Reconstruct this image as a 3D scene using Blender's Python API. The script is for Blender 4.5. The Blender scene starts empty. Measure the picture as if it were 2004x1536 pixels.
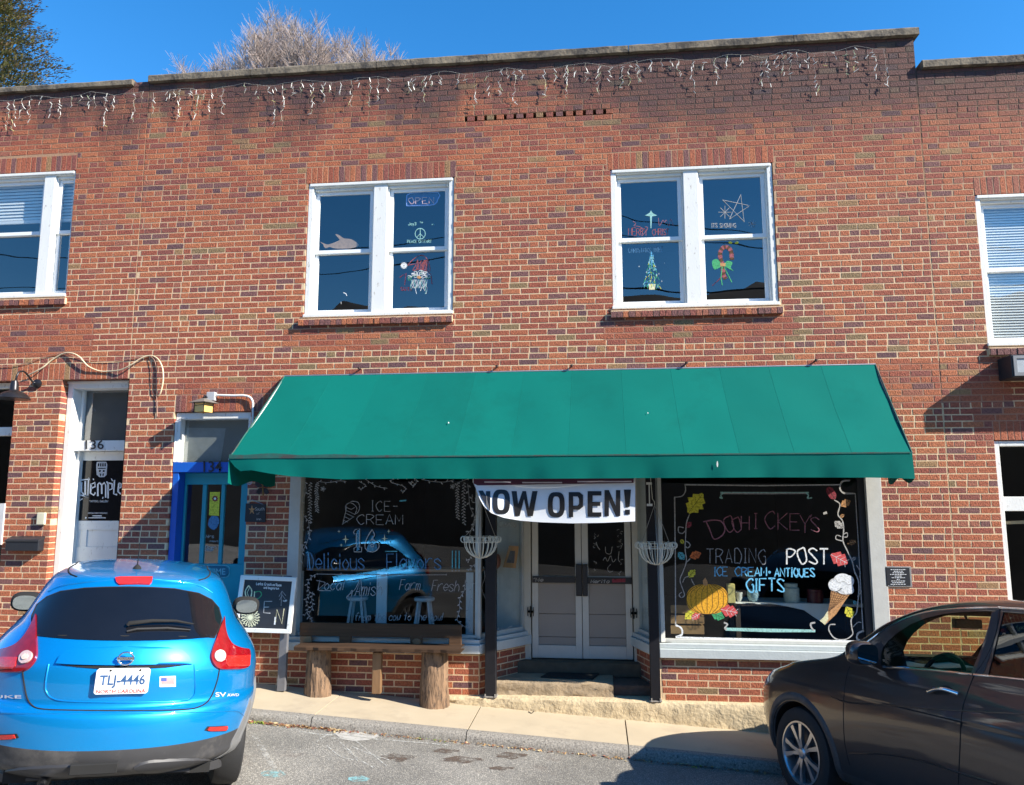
import bpy, bmesh, math, random
from mathutils import Vector, Matrix
random.seed(7)
R = random.Random(11)
S = bpy.context.scene
# ------------------------------------------------------------------ camera, world, sun
FPX = 1520.0; CX, CY = 1002.0, 768.0
pt, yw, rl = math.radians(8.08), math.radians(-6.19), math.radians(-0.03)
CAM = Vector((0, -8.5, 2.02))
FW = Vector((math.sin(yw)*math.cos(pt), math.cos(yw)*math.cos(pt), math.sin(pt)))
_r = Vector((math.cos(yw), -math.sin(yw), 0)); _u = _r.cross(FW)
RT = _r*math.cos(rl)+_u*math.sin(rl); UP = _u*math.cos(rl)-_r*math.sin(rl)
cd = bpy.data.cameras.new('camera'); cam = bpy.data.objects.new('camera', cd); S.collection.objects.link(cam)
cam.matrix_world = Matrix(((RT.x, UP.x, -FW.x, CAM.x), (RT.y, UP.y, -FW.y, CAM.y), (RT.z, UP.z, -FW.z, CAM.z), (0, 0, 0, 1)))
cd.sensor_width = 36; cd.sensor_fit = 'HORIZONTAL'; cd.lens = FPX/2004*36; cd.clip_start = .05; cd.clip_end = 3000
S.camera = cam
SUN = Vector((-2.77, 1.0, -1.9)).normalized()          # direction the light travels
W_ = bpy.data.worlds.new('World'); S.world = W_; W_.use_nodes = True
nt = W_.node_tree; bg = nt.nodes['Background']; sk = nt.nodes.new('ShaderNodeTexSky'); sk.sky_type = 'NISHITA'
sk.sun_disc = False; sk.sun_elevation = math.asin(-SUN.z); sk.sun_rotation = math.atan2(-SUN.x, -SUN.y)
sk.altitude = 900; sk.air_density = 1.0; sk.dust_density = .05; sk.ozone_density = 3.0
hs = nt.nodes.new('ShaderNodeHueSaturation'); hs.inputs['Saturation'].default_value = 1.32; hs.inputs['Hue'].default_value = .499; nt.links.new(sk.outputs[0], hs.inputs['Color'])
nt.links.new(hs.outputs[0], bg.inputs[0]); bg.inputs[1].default_value = .135
sd = bpy.data.lights.new('sun', 'SUN'); sd.energy = 5.0; sd.angle = math.radians(.5); sd.color = (1, .93, .82)
sun = bpy.data.objects.new('sun', sd); S.collection.objects.link(sun)
sun.rotation_euler = SUN.to_track_quat('-Z', 'Y').to_euler(); sun.location = (20, -10, 20)
S.view_settings.view_transform = 'Standard'; S.view_settings.look = 'None'; S.view_settings.gamma = 1
S.view_settings.exposure = 1.12
COL = S.collection

# ------------------------------------------------------------------ helpers
def ray(px, py): return FW*FPX+RT*(px-CX)+UP*(CY-py)
def at(px, py, Y=0.0):
    d = ray(px, py); return CAM+d*((Y-CAM.y)/d.y)
def onplane(px, py, P, N):
    d = ray(px, py); return CAM+d*((P-CAM).dot(N)/d.dot(N))
def proj(q):
    v = Vector(q)-CAM; z = v.dot(FW); return CX+FPX*v.dot(RT)/z, CY-FPX*v.dot(UP)/z
def sw_z(x, y=0): return -.165-.062*x+.01*y
def road_z(x, y):
    t = max(0, min(1, (x-1)/1.6)); t = t*t*(3-2*t)
    e = max(0, min(6, -y-1.9))
    x = max(-40, min(40, x))
    return -.265-.062*x-.03*(max(-9, y)+.98)+.07*e*t*max(0, min(1, (9-x)/4))

def tag(o, label=None, cat=None, group=None, kind=None):
    if label: o['label'] = label
    if cat: o['category'] = cat
    if group: o['group'] = group
    if kind: o['kind'] = kind
    return o
def thing(name, label, cat, loc=(0, 0, 0), group=None, mw=None):
    o = bpy.data.objects.new(name, None); o.empty_display_size = .1; COL.objects.link(o)
    if mw is not None: o.matrix_world = mw; o['local'] = 1
    else: o.location = loc
    return tag(o, label, cat, group)
def link(o, parent):
    COL.objects.link(o)
    if parent is not None:
        o.parent = parent
        if parent.type == 'EMPTY' and 'local' not in parent: o.location = -Vector(parent.location)
    return o
def cr(p, n=6):                                       # Catmull-Rom through points
    q = [Vector(a) for a in p]; o = []
    for i in range(len(q)-1):
        a = q[i-1] if i else q[i]*2-q[i+1]; b, c = q[i], q[i+1]; d = q[i+2] if i+2 < len(q) else q[i+1]*2-q[i]
        for k in range(n):
            t = k/n; o.append(.5*((2*b)+(c-a)*t+(2*a-5*b+4*c-d)*t*t+(3*b-a-3*c+d)*t**3))
    o.append(q[-1]); return o
class MB:
    def __init__(s): s.v = []; s.f = []; s.m = []; s.t = []
    def face(s, idx, m=0, t=0.): s.f.append(idx); s.m.append(m); s.t.append(t)
    def poly(s, pts, m=0, t=0.):
        n = len(s.v); s.v += [tuple(p) for p in pts]; s.face(tuple(range(n, n+len(pts))), m, t)
    def box(s, x0, x1, y0, y1, z0, z1, m=0, t=0., M=None):
        c = [(x, y, z) for x in (x0, x1) for y in (y0, y1) for z in (z0, z1)]
        if M is not None: c = [tuple(M @ Vector(p)) for p in c]
        n = len(s.v); s.v += c
        for a in ((0, 1, 3, 2), (4, 6, 7, 5), (0, 4, 5, 1), (2, 3, 7, 6), (0, 2, 6, 4), (1, 5, 7, 3)): s.face(tuple(n+i for i in a), m, t)
    def bbox(s, x0, x1, y0, y1, z0, z1, c=.004, m=0, M=None):    # box with its front (-y) edges chamfered
        P = [(x0, y1, z0), (x1, y1, z0), (x1, y1, z1), (x0, y1, z1), (x0, y0+c, z0), (x1, y0+c, z0), (x1, y0+c, z1), (x0, y0+c, z1),
             (x0+c, y0, z0+c), (x1-c, y0, z0+c), (x1-c, y0, z1-c), (x0+c, y0, z1-c)]
        if M is not None: P = [tuple(M @ Vector(p)) for p in P]
        n = len(s.v); s.v += P
        for a in ((0, 1, 2, 3), (8, 11, 10, 9), (0, 4, 5, 1), (1, 5, 6, 2), (2, 6, 7, 3), (3, 7, 4, 0), (4, 8, 9, 5), (5, 9, 10, 6), (6, 10, 11, 7), (7, 11, 8, 4)): s.face(tuple(n+i for i in a), m)
    def tube(s, pts, r, n=6, m=0, cap=True):
        pts = [Vector(p) for p in pts]; N = len(pts); b = len(s.v)
        rr = r if isinstance(r, (list, tuple)) else [r]*N; up = None
        for i, p in enumerate(pts):
            d = (pts[min(i+1, N-1)]-pts[max(i-1, 0)])
            if d.length < 1e-9: d = Vector((0, 0, 1))
            d.normalize()
            if up is None: up = Vector((0, 0, 1)) if abs(d.z) < .9 else Vector((1, 0, 0))
            a = d.cross(up)
            if a.length < 1e-6: a = d.orthogonal()
            a.normalize(); u2 = a.cross(d); up = u2
            for k in range(n):
                w = 2*math.pi*k/n; s.v.append(tuple(p+(a*math.cos(w)+u2*math.sin(w))*rr[i]))
        for i in range(N-1):
            for k in range(n):
                k2 = (k+1) % n; s.face((b+i*n+k, b+i*n+k2, b+(i+1)*n+k2, b+(i+1)*n+k), m)
        if cap: s.face(tuple(b+k for k in range(n))[::-1], m); s.face(tuple(b+(N-1)*n+k for k in range(n)), m)
    def lathe(s, prof, n=24, M=None, m=0, cap=True):           # prof: (radius, z)
        b = len(s.v); K = len(prof)
        for r, z in prof:
            for k in range(n):
                w = 2*math.pi*k/n; p = Vector((r*math.cos(w), r*math.sin(w), z)); s.v.append(tuple(M @ p) if M is not None else tuple(p))
        for i in range(K-1):
            for k in range(n):
                k2 = (k+1) % n; s.face((b+i*n+k, b+i*n+k2, b+(i+1)*n+k2, b+(i+1)*n+k), m)
        if cap:
            if prof[0][0] > 1e-4: s.face(tuple(b+k for k in range(n))[::-1], m)
            if prof[-1][0] > 1e-4: s.face(tuple(b+(K-1)*n+k for k in range(n)), m)
    def prism(s, pts, d, m=0):                                 # polygon extruded by vector d
        n = len(pts); b = len(s.v); s.v += [tuple(p) for p in pts]+[tuple(Vector(p)+d) for p in pts]
        s.face(tuple(range(b, b+n)), m); s.face(tuple(range(b+n, b+2*n))[::-1], m)
        for i in range(n): j = (i+1) % n; s.face((b+i, b+n+i, b+n+j, b+j), m)
    def grid(s, fn, nu, nv, m=0):
        b = len(s.v)
        for j in range(nv+1):
            for i in range(nu+1): s.v.append(tuple(fn(i/nu, j/nv)))
        for j in range(nv):
            for i in range(nu):
                a = b+j*(nu+1)+i; s.face((a, a+1, a+nu+2, a+nu+1), m)
    def ribbon(s, pts, w, mp, m=0, off=0.):                    # px polyline of width w mapped by mp(x,y,off)
        p = [Vector((a[0], a[1])) for a in pts]; p = [p[0]]+[p[i] for i in range(1, len(p)) if (p[i]-p[i-1]).length > 1e-4]
        if len(p) < 2: return
        b = len(s.v)
        for i, q in enumerate(p):
            d = p[min(i+1, len(p)-1)]-p[max(i-1, 0)]
            if d.length < 1e-6: d = p[min(i+1, len(p)-1)]-p[i]
            d.normalize(); nn = Vector((-d.y, d.x))*w/2*(1+.18*math.sin(i*2.3+q.x))
            s.v.append(tuple(mp(q.x+nn.x, q.y+nn.y, off))); s.v.append(tuple(mp(q.x-nn.x, q.y-nn.y, off)))
        for i in range(len(p)-1): s.face((b+2*i, b+2*i+1, b+2*i+3, b+2*i+2), m)
    def fill(s, pts, mp, m=0, off=0.): s.poly([mp(a[0], a[1], off) for a in pts], m)
    def build(s, name, mats, parent=None, smooth=None, tone=False, loc=None):
        me = bpy.data.meshes.new(name); me.from_pydata(s.v, [], s.f); me.validate()
        if not isinstance(mats, (list, tuple)): mats = [mats]
        for mm in mats: me.materials.append(mm)
        if len(mats) > 1 and len(me.polygons) == len(s.m): me.polygons.foreach_set('material_index', s.m)
        if tone and len(me.polygons) == len(s.t):
            a = me.attributes.new('tone', 'FLOAT', 'FACE'); a.data.foreach_set('value', s.t)
        if smooth is not None:
            me.polygons.foreach_set('use_smooth', [True]*len(me.polygons)); me.set_sharp_from_angle(angle=math.radians(smooth))
        me.update(); o = bpy.data.objects.new(name, me); link(o, parent)
        if loc is not None: o.location = loc
        return o

# ------------------------------------------------------------------ materials
MATS = {}
def N(nt, t, **k):
    n = nt.nodes.new(t)
    for a, b in k.items(): setattr(n, a, b)
    return n
def base_mat(name):
    m = bpy.data.materials.new(name); m.use_nodes = True; nt = m.node_tree; return m, nt, nt.nodes['Principled BSDF'], nt.links.new
def mat(name, col, rough=.6, metal=0., var=.15, vs=12., bump=.0, bs=60., coat=0., dirt=None, dirt_s=6., dirt_t=(.55, .7), spec=.5, stretch=None, trans=0):
    if name in MATS: return MATS[name]
    m, nt, b, L = base_mat(name)
    b.inputs['Roughness'].default_value = rough; b.inputs['Metallic'].default_value = metal
    b.inputs['Coat Weight'].default_value = coat; b.inputs['Coat Roughness'].default_value = .04
    b.inputs['Specular IOR Level'].default_value = spec
    tc = N(nt, 'ShaderNodeNewGeometry'); mp = N(nt, 'ShaderNodeMapping'); L(tc.outputs['Position'], mp.inputs[0])
    if stretch: mp.inputs['Scale'].default_value = stretch
    nz = N(nt, 'ShaderNodeTexNoise'); nz.inputs['Scale'].default_value = vs; nz.inputs['Detail'].default_value = 5; L(mp.outputs[0], nz.inputs[0])
    mr = N(nt, 'ShaderNodeMapRange'); mr.inputs[3].default_value = 1-var*1.6; mr.inputs[4].default_value = 1+var*1.6; L(nz.outputs[0], mr.inputs[0])
    mx = N(nt, 'ShaderNodeMix', data_type='RGBA', blend_type='MULTIPLY'); mx.inputs[0].default_value = 1; mx.inputs[6].default_value = (*col, 1); L(mr.outputs[0], mx.inputs[7])
    out = mx.outputs[2]
    if dirt:
        n2 = N(nt, 'ShaderNodeTexNoise'); n2.inputs['Scale'].default_value = dirt_s; n2.inputs['Detail'].default_value = 8; n2.inputs['Roughness'].default_value = .7; L(mp.outputs[0], n2.inputs[0])
        r2 = N(nt, 'ShaderNodeMapRange'); r2.inputs[1].default_value = dirt_t[0]; r2.inputs[2].default_value = dirt_t[1]; L(n2.outputs[0], r2.inputs[0])
        m2 = N(nt, 'ShaderNodeMix', data_type='RGBA'); L(r2.outputs[0], m2.inputs[0]); L(out, m2.inputs[6]); m2.inputs[7].default_value = (*dirt, 1); out = m2.outputs[2]
    L(out, b.inputs['Base Color'])
    if bump:
        n3 = N(nt, 'ShaderNodeTexNoise'); n3.inputs['Scale'].default_value = bs; n3.inputs['Detail'].default_value = 6; L(mp.outputs[0], n3.inputs[0])
        bp = N(nt, 'ShaderNodeBump'); bp.inputs['Strength'].default_value = 1; bp.inputs['Distance'].default_value = bump; L(n3.outputs[0], bp.inputs['Height']); L(bp.outputs[0], b.inputs['Normal'])
    if trans: b.inputs['Transmission Weight'].default_value = trans
    MATS[name] = m; return m

def math_n(nt, op, a, b_=None, c=None):
    n = N(nt, 'ShaderNodeMath', operation=op)
    for i, x in enumerate((a, b_, c)):
        if x is None: continue
        if isinstance(x, (int, float)): n.inputs[i].default_value = x
        else: nt.links.new(x, n.inputs[i])
    return n.outputs[0]
def soot_mask(nt):
    """old soot and rain stain that hangs below the parapet coping"""
    g = N(nt, 'ShaderNodeNewGeometry'); sp = N(nt, 'ShaderNodeSeparateXYZ'); nt.links.new(g.outputs['Position'], sp.inputs[0])
    n = N(nt, 'ShaderNodeTexNoise'); n.inputs['Scale'].default_value = .9; n.inputs['Detail'].default_value = 6; n.inputs['Roughness'].default_value = .65
    mp = N(nt, 'ShaderNodeMapping'); mp.inputs['Scale'].default_value = (1, 1, .45); nt.links.new(g.outputs['Position'], mp.inputs[0]); nt.links.new(mp.outputs[0], n.inputs[0])
    wob = math_n(nt, 'MULTIPLY', math_n(nt, 'SUBTRACT', n.outputs[0], .5), 3.1)
    # the stain is deeper around the right end of the parapet
    cx = N(nt, 'ShaderNodeMapRange'); cx.inputs[1].default_value = -8; cx.inputs[2].default_value = 3.0; cx.inputs[3].default_value = -.45; cx.inputs[4].default_value = .25; nt.links.new(sp.outputs[0], cx.inputs[0])
    zz = math_n(nt, 'ADD', math_n(nt, 'ADD', sp.outputs[2], wob), cx.outputs[0])
    mr = N(nt, 'ShaderNodeMapRange', interpolation_type='SMOOTHSTEP'); mr.inputs[1].default_value = 6.05; mr.inputs[2].default_value = 6.95; nt.links.new(zz, mr.inputs[0])
    lim = N(nt, 'ShaderNodeMapRange', interpolation_type='SMOOTHSTEP'); lim.inputs[1].default_value = 5.6; lim.inputs[2].default_value = 6.7; nt.links.new(sp.outputs[2], lim.inputs[0])
    return math_n(nt, 'MULTIPLY', mr.outputs[0], lim.outputs[0]), sp

def brick_material(name, sooty=True):
    m, nt, b, L = base_mat(name)
    at_ = N(nt, 'ShaderNodeAttribute', attribute_name='tone')
    cr_ = N(nt, 'ShaderNodeValToRGB'); e = cr_.color_ramp; e.interpolation = 'CONSTANT'
    pal = [(0, (.38, .112, .058)), (.15, (.43, .134, .063)), (.32, (.34, .094, .054)), (.47, (.41, .124, .060)), (.60, (.31, .086, .055)), (.70, (.46, .154, .070)),
           (.78, (.27, .086, .064)), (.84, (.34, .120, .074)), (.89, (.20, .088, .080)), (.94, (.15, .072, .074)), (.96, (.33, .19, .09)), (.985, (.26, .17, .085))]
    e.elements[0].position = 0; e.elements[0].color = (*pal[0][1], 1); e.elements[1].position = pal[1][0]; e.elements[1].color = (*pal[1][1], 1)
    for p, c in pal[2:]: x = e.elements.new(p); x.color = (*c, 1)
    L(at_.outputs['Fac'], cr_.inputs[0])
    g = N(nt, 'ShaderNodeNewGeometry')
    n1 = N(nt, 'ShaderNodeTexNoise'); n1.inputs['Scale'].default_value = 45; n1.inputs['Detail'].default_value = 4; L(g.outputs['Position'], n1.inputs[0])
    mr = N(nt, 'ShaderNodeMapRange'); mr.inputs[1].default_value = .3; mr.inputs[2].default_value = .7; mr.inputs[3].default_value = .66; mr.inputs[4].default_value = 1.2; L(n1.outputs[0], mr.inputs[0])
    mx = N(nt, 'ShaderNodeMix', data_type='RGBA', blend_type='MULTIPLY'); mx.inputs[0].default_value = 1; L(cr_.outputs[0], mx.inputs[6]); L(mr.outputs[0], mx.inputs[7])
    # dark flecks
    n4 = N(nt, 'ShaderNodeTexNoise'); n4.inputs['Scale'].default_value = 95; n4.inputs['Detail'].default_value = 2; L(g.outputs['Position'], n4.inputs[0])
    r4 = N(nt, 'ShaderNodeMapRange'); r4.inputs[1].default_value = .56; r4.inputs[2].default_value = .66; r4.inputs[4].default_value = .6; L(n4.outputs[0], r4.inputs[0])
    m4 = N(nt, 'ShaderNodeMix', data_type='RGBA'); L(r4.outputs[0], m4.inputs[0]); L(mx.outputs[2], m4.inputs[6]); m4.inputs[7].default_value = (.07, .03, .03, 1)
    out = m4.outputs[2]
    if sooty:
        sm, sp = soot_mask(nt)
        ms = N(nt, 'ShaderNodeMix', data_type='RGBA'); L(math_n(nt, 'MULTIPLY', sm, .80), ms.inputs[0]); L(out, ms.inputs[6]); ms.inputs[7].default_value = (.062, .042, .042, 1); out = ms.outputs[2]
    L(out, b.inputs['Base Color']); b.inputs['Roughness'].default_value = .8; b.inputs['Specular IOR Level'].default_value = .35
    n5 = N(nt, 'ShaderNodeTexNoise'); n5.inputs['Scale'].default_value = 70; n5.inputs['Detail'].default_value = 4; n5.inputs['Roughness'].default_value = .6
    mpp = N(nt, 'ShaderNodeMapping'); mpp.inputs['Rotation'].default_value = (0, .5, 0); mpp.inputs['Scale'].default_value = (1.25, 1, .7); L(g.outputs['Position'], mpp.inputs[0]); L(mpp.outputs[0], n5.inputs[0])
    bp = N(nt, 'ShaderNodeBump'); bp.inputs['Distance'].default_value = .011; L(n5.outputs[0], bp.inputs['Height']); L(bp.outputs[0], b.inputs['Normal'])
    return m
def mortar_material(name):
    m, nt, b, L = base_mat(name)
    sm, sp = soot_mask(nt); g = N(nt, 'ShaderNodeNewGeometry')
    n1 = N(nt, 'ShaderNodeTexNoise'); n1.inputs['Scale'].default_value = 30; n1.inputs['Detail'].default_value = 5; L(g.outputs['Position'], n1.inputs[0])
    mr = N(nt, 'ShaderNodeMapRange'); mr.inputs[3].default_value = .7; mr.inputs[4].default_value = 1.3; L(n1.outputs[0], mr.inputs[0])
    # weathered upper joints are browner; lower joints were repointed pale
    zz = N(nt, 'ShaderNodeMapRange', interpolation_type='SMOOTHSTEP'); zz.inputs[1].default_value = 4.2; zz.inputs[2].default_value = 6.3; L(sp.outputs[2], zz.inputs[0])
    n2 = N(nt, 'ShaderNodeTexNoise'); n2.inputs['Scale'].default_value = .7; n2.inputs['Detail'].default_value = 3; L(g.outputs['Position'], n2.inputs[0])
    zf = math_n(nt, 'MULTIPLY', zz.outputs[0], math_n(nt, 'ADD', .45, n2.outputs[0])); 
    c1 = N(nt, 'ShaderNodeMix', data_type='RGBA'); L(zf, c1.inputs[0]); c1.inputs[6].default_value = (.68, .49, .30, 1); c1.inputs[7].default_value = (.36, .20, .115, 1)
    mx = N(nt, 'ShaderNodeMix', data_type='RGBA', blend_type='MULTIPLY'); mx.inputs[0].default_value = 1; L(c1.outputs[2], mx.inputs[6]); L(mr.outputs[0], mx.inputs[7])
    # patches repointed with red mortar: (x0,x1,z0,z1)
    out = mx.outputs[2]
    for (a, b2, c, d) in ((-3.6, -1.6, 3.78, 4.02), (.1, 2.2, 3.80, 4.03), (-4.85, -3.2, 3.05, 3.45), (-9, -5.95, 3.75, 4.25), (2.95, 4.3, 3.05, 3.5), (3.9, 7, 2.6, 3.0)):
        f = math_n(nt, 'MULTIPLY', math_n(nt, 'MULTIPLY', math_n(nt, 'GREATER_THAN', sp.outputs[0], a), math_n(nt, 'LESS_THAN', sp.outputs[0], b2)),
                   math_n(nt, 'MULTIPLY', math_n(nt, 'GREATER_THAN', sp.outputs[2], c), math_n(nt, 'LESS_THAN', sp.outputs[2], d)))
        k = N(nt, 'ShaderNodeMix', data_type='RGBA'); L(math_n(nt, 'MULTIPLY', f, .8), k.inputs[0]); L(out, k.inputs[6]); k.inputs[7].default_value = (.30, .12, .08, 1); out = k.outputs[2]
    ms = N(nt, 'ShaderNodeMix', data_type='RGBA'); L(math_n(nt, 'MULTIPLY', sm, .9), ms.inputs[0]); L(out, ms.inputs[6]); ms.inputs[7].default_value = (.035, .025, .025, 1)  # soot; its dark also stands in for shade in the deeper upper joints
    L(ms.outputs[2], b.inputs['Base Color']); b.inputs['Roughness'].default_value = .9
    bp = N(nt, 'ShaderNodeBump'); bp.inputs['Distance'].default_value = .003; n3 = N(nt, 'ShaderNodeTexNoise'); n3.inputs['Scale'].default_value = 160; L(g.outputs['Position'], n3.inputs[0])
    L(n3.outputs[0], bp.inputs['Height']); L(bp.outputs[0], b.inputs['Normal'])
    return m
def glass_material(name, refl=.35, tint=(.9, .95, .95), rough=0.0, wave=.0, fres=1.6):
    m, nt, b, L = base_mat(name); nt.nodes.remove(b); o = nt.nodes['Material Output']
    tr = N(nt, 'ShaderNodeBsdfTransparent'); tr.inputs[0].default_value = (*tint, 1)
    gl = N(nt, 'ShaderNodeBsdfGlossy'); gl.inputs['Roughness'].default_value = rough
    lw = N(nt, 'ShaderNodeFresnel'); gg = N(nt, 'ShaderNodeNewGeometry'); L(math_n(nt, 'SUBTRACT', 1.5, math_n(nt, 'MULTIPLY', gg.outputs['Backfacing'], .8333)), lw.inputs[0])
    f = math_n(nt, 'ADD', math_n(nt, 'MULTIPLY', lw.outputs[0], fres), refl-.06)
    mx = N(nt, 'ShaderNodeMixShader'); L(f, mx.inputs[0]); L(tr.outputs[0], mx.inputs[1]); L(gl.outputs[0], mx.inputs[2]); L(mx.outputs[0], o.inputs[0])
    if wave:
        g = N(nt, 'ShaderNodeNewGeometry'); n = N(nt, 'ShaderNodeTexNoise'); n.inputs['Scale'].default_value = 1.6; n.inputs['Detail'].default_value = 1; L(g.outputs['Position'], n.inputs[0])
        bp = N(nt, 'ShaderNodeBump'); bp.inputs['Distance'].default_value = wave; L(n.outputs[0], bp.inputs['Height']); L(bp.outputs[0], gl.inputs['Normal'])
    return m
M_BRICK = brick_material('rugged red brick'); M_MORTAR = mortar_material('pale lime mortar')
M_GLASS = glass_material('window glass', .19, (.92, .96, .95), wave=.003)
M_SHOPGLASS = glass_material('shop window glass', .075, (.85, .9, .9), wave=.0015, fres=1.0)
M_TINT = glass_material('tinted car glass', .06, (.10, .13, .14))
M_CARGLASS = glass_material('clear car glass', .07, (.72, .78, .62), fres=.45)
M_WHITE = mat('weathered white paint', (.74, .74, .70), .55, var=.05, vs=6, bump=.0012, bs=70, dirt=(.40, .37, .32), dirt_s=26, dirt_t=(.60, .68), stretch=(1, 1, .4))
M_VINYL = mat('white vinyl', (.82, .84, .84), .4, var=.03)
M_COPE = mat('mossy concrete coping', (.185, .15, .105), .9, var=.4, vs=7, bump=.010, bs=26, dirt=(.06, .05, .04), dirt_s=5, dirt_t=(.47, .6))
M_CONC = mat('pale concrete walk', (.46, .38, .265), .85, var=.10, vs=2.5, bump=.001, bs=150, dirt=(.36, .29, .21), dirt_s=1.6, dirt_t=(.52, .72))
M_KERB = mat('exposed aggregate kerb', (.24, .22, .19), .9, var=.6, vs=70, bump=.006, bs=60, dirt=(.08, .07, .06), dirt_s=40, dirt_t=(.58, .64))
M_PLINTH = mat('rough cast concrete', (.50, .40, .25), .9, var=.2, vs=9, bump=.012, bs=26, dirt=(.22, .17, .11), dirt_s=18, dirt_t=(.60, .72))
M_STEP = mat('grey worn concrete', (.31, .235, .15), .9, var=.25, vs=9, bump=.008, bs=30)
M_BLUEGREY = mat('blue grey sill paint', (.47, .51, .50), .5, var=.06, bump=.002, bs=45)
M_GREYW = mat('off white door paint', (.56, .55, .50), .5, var=.05, bump=.0006, bs=50)
M_PANEL = mat('taupe door panel', (.30, .27, .24), .6, var=.06, vs=3)
M_FRAMEG = mat('grey shop frame paint', (.50, .50, .46), .5, var=.08, bump=.001)
M_BLACK = mat('black paint', (.018, .02, .025), .45, var=.1)
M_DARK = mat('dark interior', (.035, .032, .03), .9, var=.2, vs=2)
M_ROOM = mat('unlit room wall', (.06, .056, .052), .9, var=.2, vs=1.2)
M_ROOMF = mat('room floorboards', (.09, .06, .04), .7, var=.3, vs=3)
M_TEAL = mat('turquoise door paint', (.015, .30, .36), .4, var=.05, bump=.0006)
M_BLUE = mat('cobalt blue paint', (.008, .10, .46), .4, var=.05)
M_FILM = mat('grey window film', (.17, .18, .17), .5, var=.10, vs=3)
M_METG = mat('galvanised metal', (.42, .43, .44), .45, metal=.7, var=.1)
M_CHROME = mat('bright chrome', (.75, .75, .76), .12, metal=1, var=.02)
M_WIREW = mat('cream painted wire', (.62, .60, .50), .5, var=.08)

# ------------------------------------------------------------------ brick walls
PITCH = .06806; BL = .2127; TH = .0125
class Wall:
    def __init__(s, x0, x1, z0, z1, ops, y=0., depth=.3, hdr=5, ph=0, slit=(), solds=(), jamb=.12, steps=None):
        s.a = (x0, x1, z0, z1); s.ops = ops; s.y = y; s.depth = depth; s.hdr = hdr; s.ph = ph; s.slit = slit; s.solds = solds; s.jamb = jamb; s.bricks = []; s.edge = 0
    def core(s, mb):
        x0, x1, z0, z1 = s.a; e = .004; ops = [(a-e, b+e, c-e, d+e) for a, b, c, d in s.ops]+[tuple(q[:4]) for q in s.slit]
        xs = sorted({x0, x1}|{max(x0, min(x1, v)) for o in ops for v in o[:2]}); zs = sorted({z0, z1}|{max(z0, min(z1, v)) for o in ops for v in o[2:4]})
        inn = lambda x, z: any(a < x < b and c < z < d for a, b, c, d in ops)
        Y = s.y+.0022; D = s.depth
        cell = {}
        for i in range(len(xs)-1):
            for j in range(len(zs)-1): cell[i, j] = not inn((xs[i]+xs[i+1])/2, (zs[j]+zs[j+1])/2)
        for (i, j), f in cell.items():
            a, b, c, d = xs[i], xs[i+1], zs[j], zs[j+1]
            if f: mb.poly([(a, Y, c), (b, Y, c), (b, Y, d), (a, Y, d)])
            if f and not cell.get((i+1, j), False): mb.poly([(b, Y, c), (b, Y+D, c), (b, Y+D, d), (b, Y, d)])
            if f and not cell.get((i-1, j), False): mb.poly([(a, Y, c), (a, Y, d), (a, Y+D, d), (a, Y+D, c)])
            if f and not cell.get((i, j+1), False): mb.poly([(a, Y, d), (b, Y, d), (b, Y+D, d), (a, Y+D, d)])
            if f and not cell.get((i, j-1), False): mb.poly([(a, Y, c), (a, Y+D, c), (b, Y+D, c), (b, Y, c)])
        for a, b, c, d in s.slit: mb.poly([(a, Y+.09, c), (b, Y+.09, c), (b, Y+.09, d), (a, Y+.09, d)])
    def lay(s):
        x0, x1, z0, z1 = s.a; k0 = int(round(z0/PITCH)); k1 = int(math.ceil(z1/PITCH-1e-6))
        for k in range(k0, k1):
            za = max(z0, k*PITCH); zb = min(z1, (k+1)*PITCH)
            if zb-za < .02: continue
            zm = (za+zb)/2; header = (k % 6 == s.hdr)
            blk = [(a, b, 1) for a, b, c, d in s.ops if c < zm < d]+[(a, b, 0) for a, b, c, d in s.solds if c < zm < d]
            sl = [q for q in s.slit if q[2] < zm < q[3]]
            blk += [(a, b, 0) for a, b, c, d in sl]
            blk.sort(); L = BL/2 if header else BL
            free = []; cur = x0; lf = s.edge
            for a, b, t in blk:
                if a > cur: free.append((cur, a, lf, t))
                if b > cur: cur = b; lf = t
            if cur < x1: free.append((cur, x1, lf, 0))
            off = (L/2 if k % 2 else 0)+(k*.037 % .03)+s.ph
            for a, b, lo, ro in free:
                x = math.floor((a-off)/L)*L+off
                while x < b-1e-6:
                    xa = max(a, x); xb = min(b, x+L); j = R.uniform(-.003, .003)
                    w = xb-xa
                    if w > .035:
                        ea = 0 if (xa == a and lo) else TH/2; eb = 0 if (xb == b and ro) else TH/2
                        dp = s.jamb if (xa == a and lo) or (xb == b and ro) else .03
                        s.bricks.append((xa+ea+(j if ea else 0), xb-eb+(j if eb else 0), s.y, dp, za+TH/2, zb-TH/2, header))
                    x += L
            for a, b, c, d in sl:                            # row of headers with open gaps
                n = 15; w = (b-a)/n
                for i in range(n):
                    s.bricks.append((a+i*w+.036, a+(i+1)*w, s.y, .09, za+TH/2, zb-TH/2, True))
        for a, b, c, d in s.solds:
            n = max(1, int(round((b-a)/.0672))); w = (b-a)/n
            for i in range(n): s.bricks.append((a+i*w+.0045, a+(i+1)*w-.0045, s.y, s.jamb, c+.003, d-TH/2, True))
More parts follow.
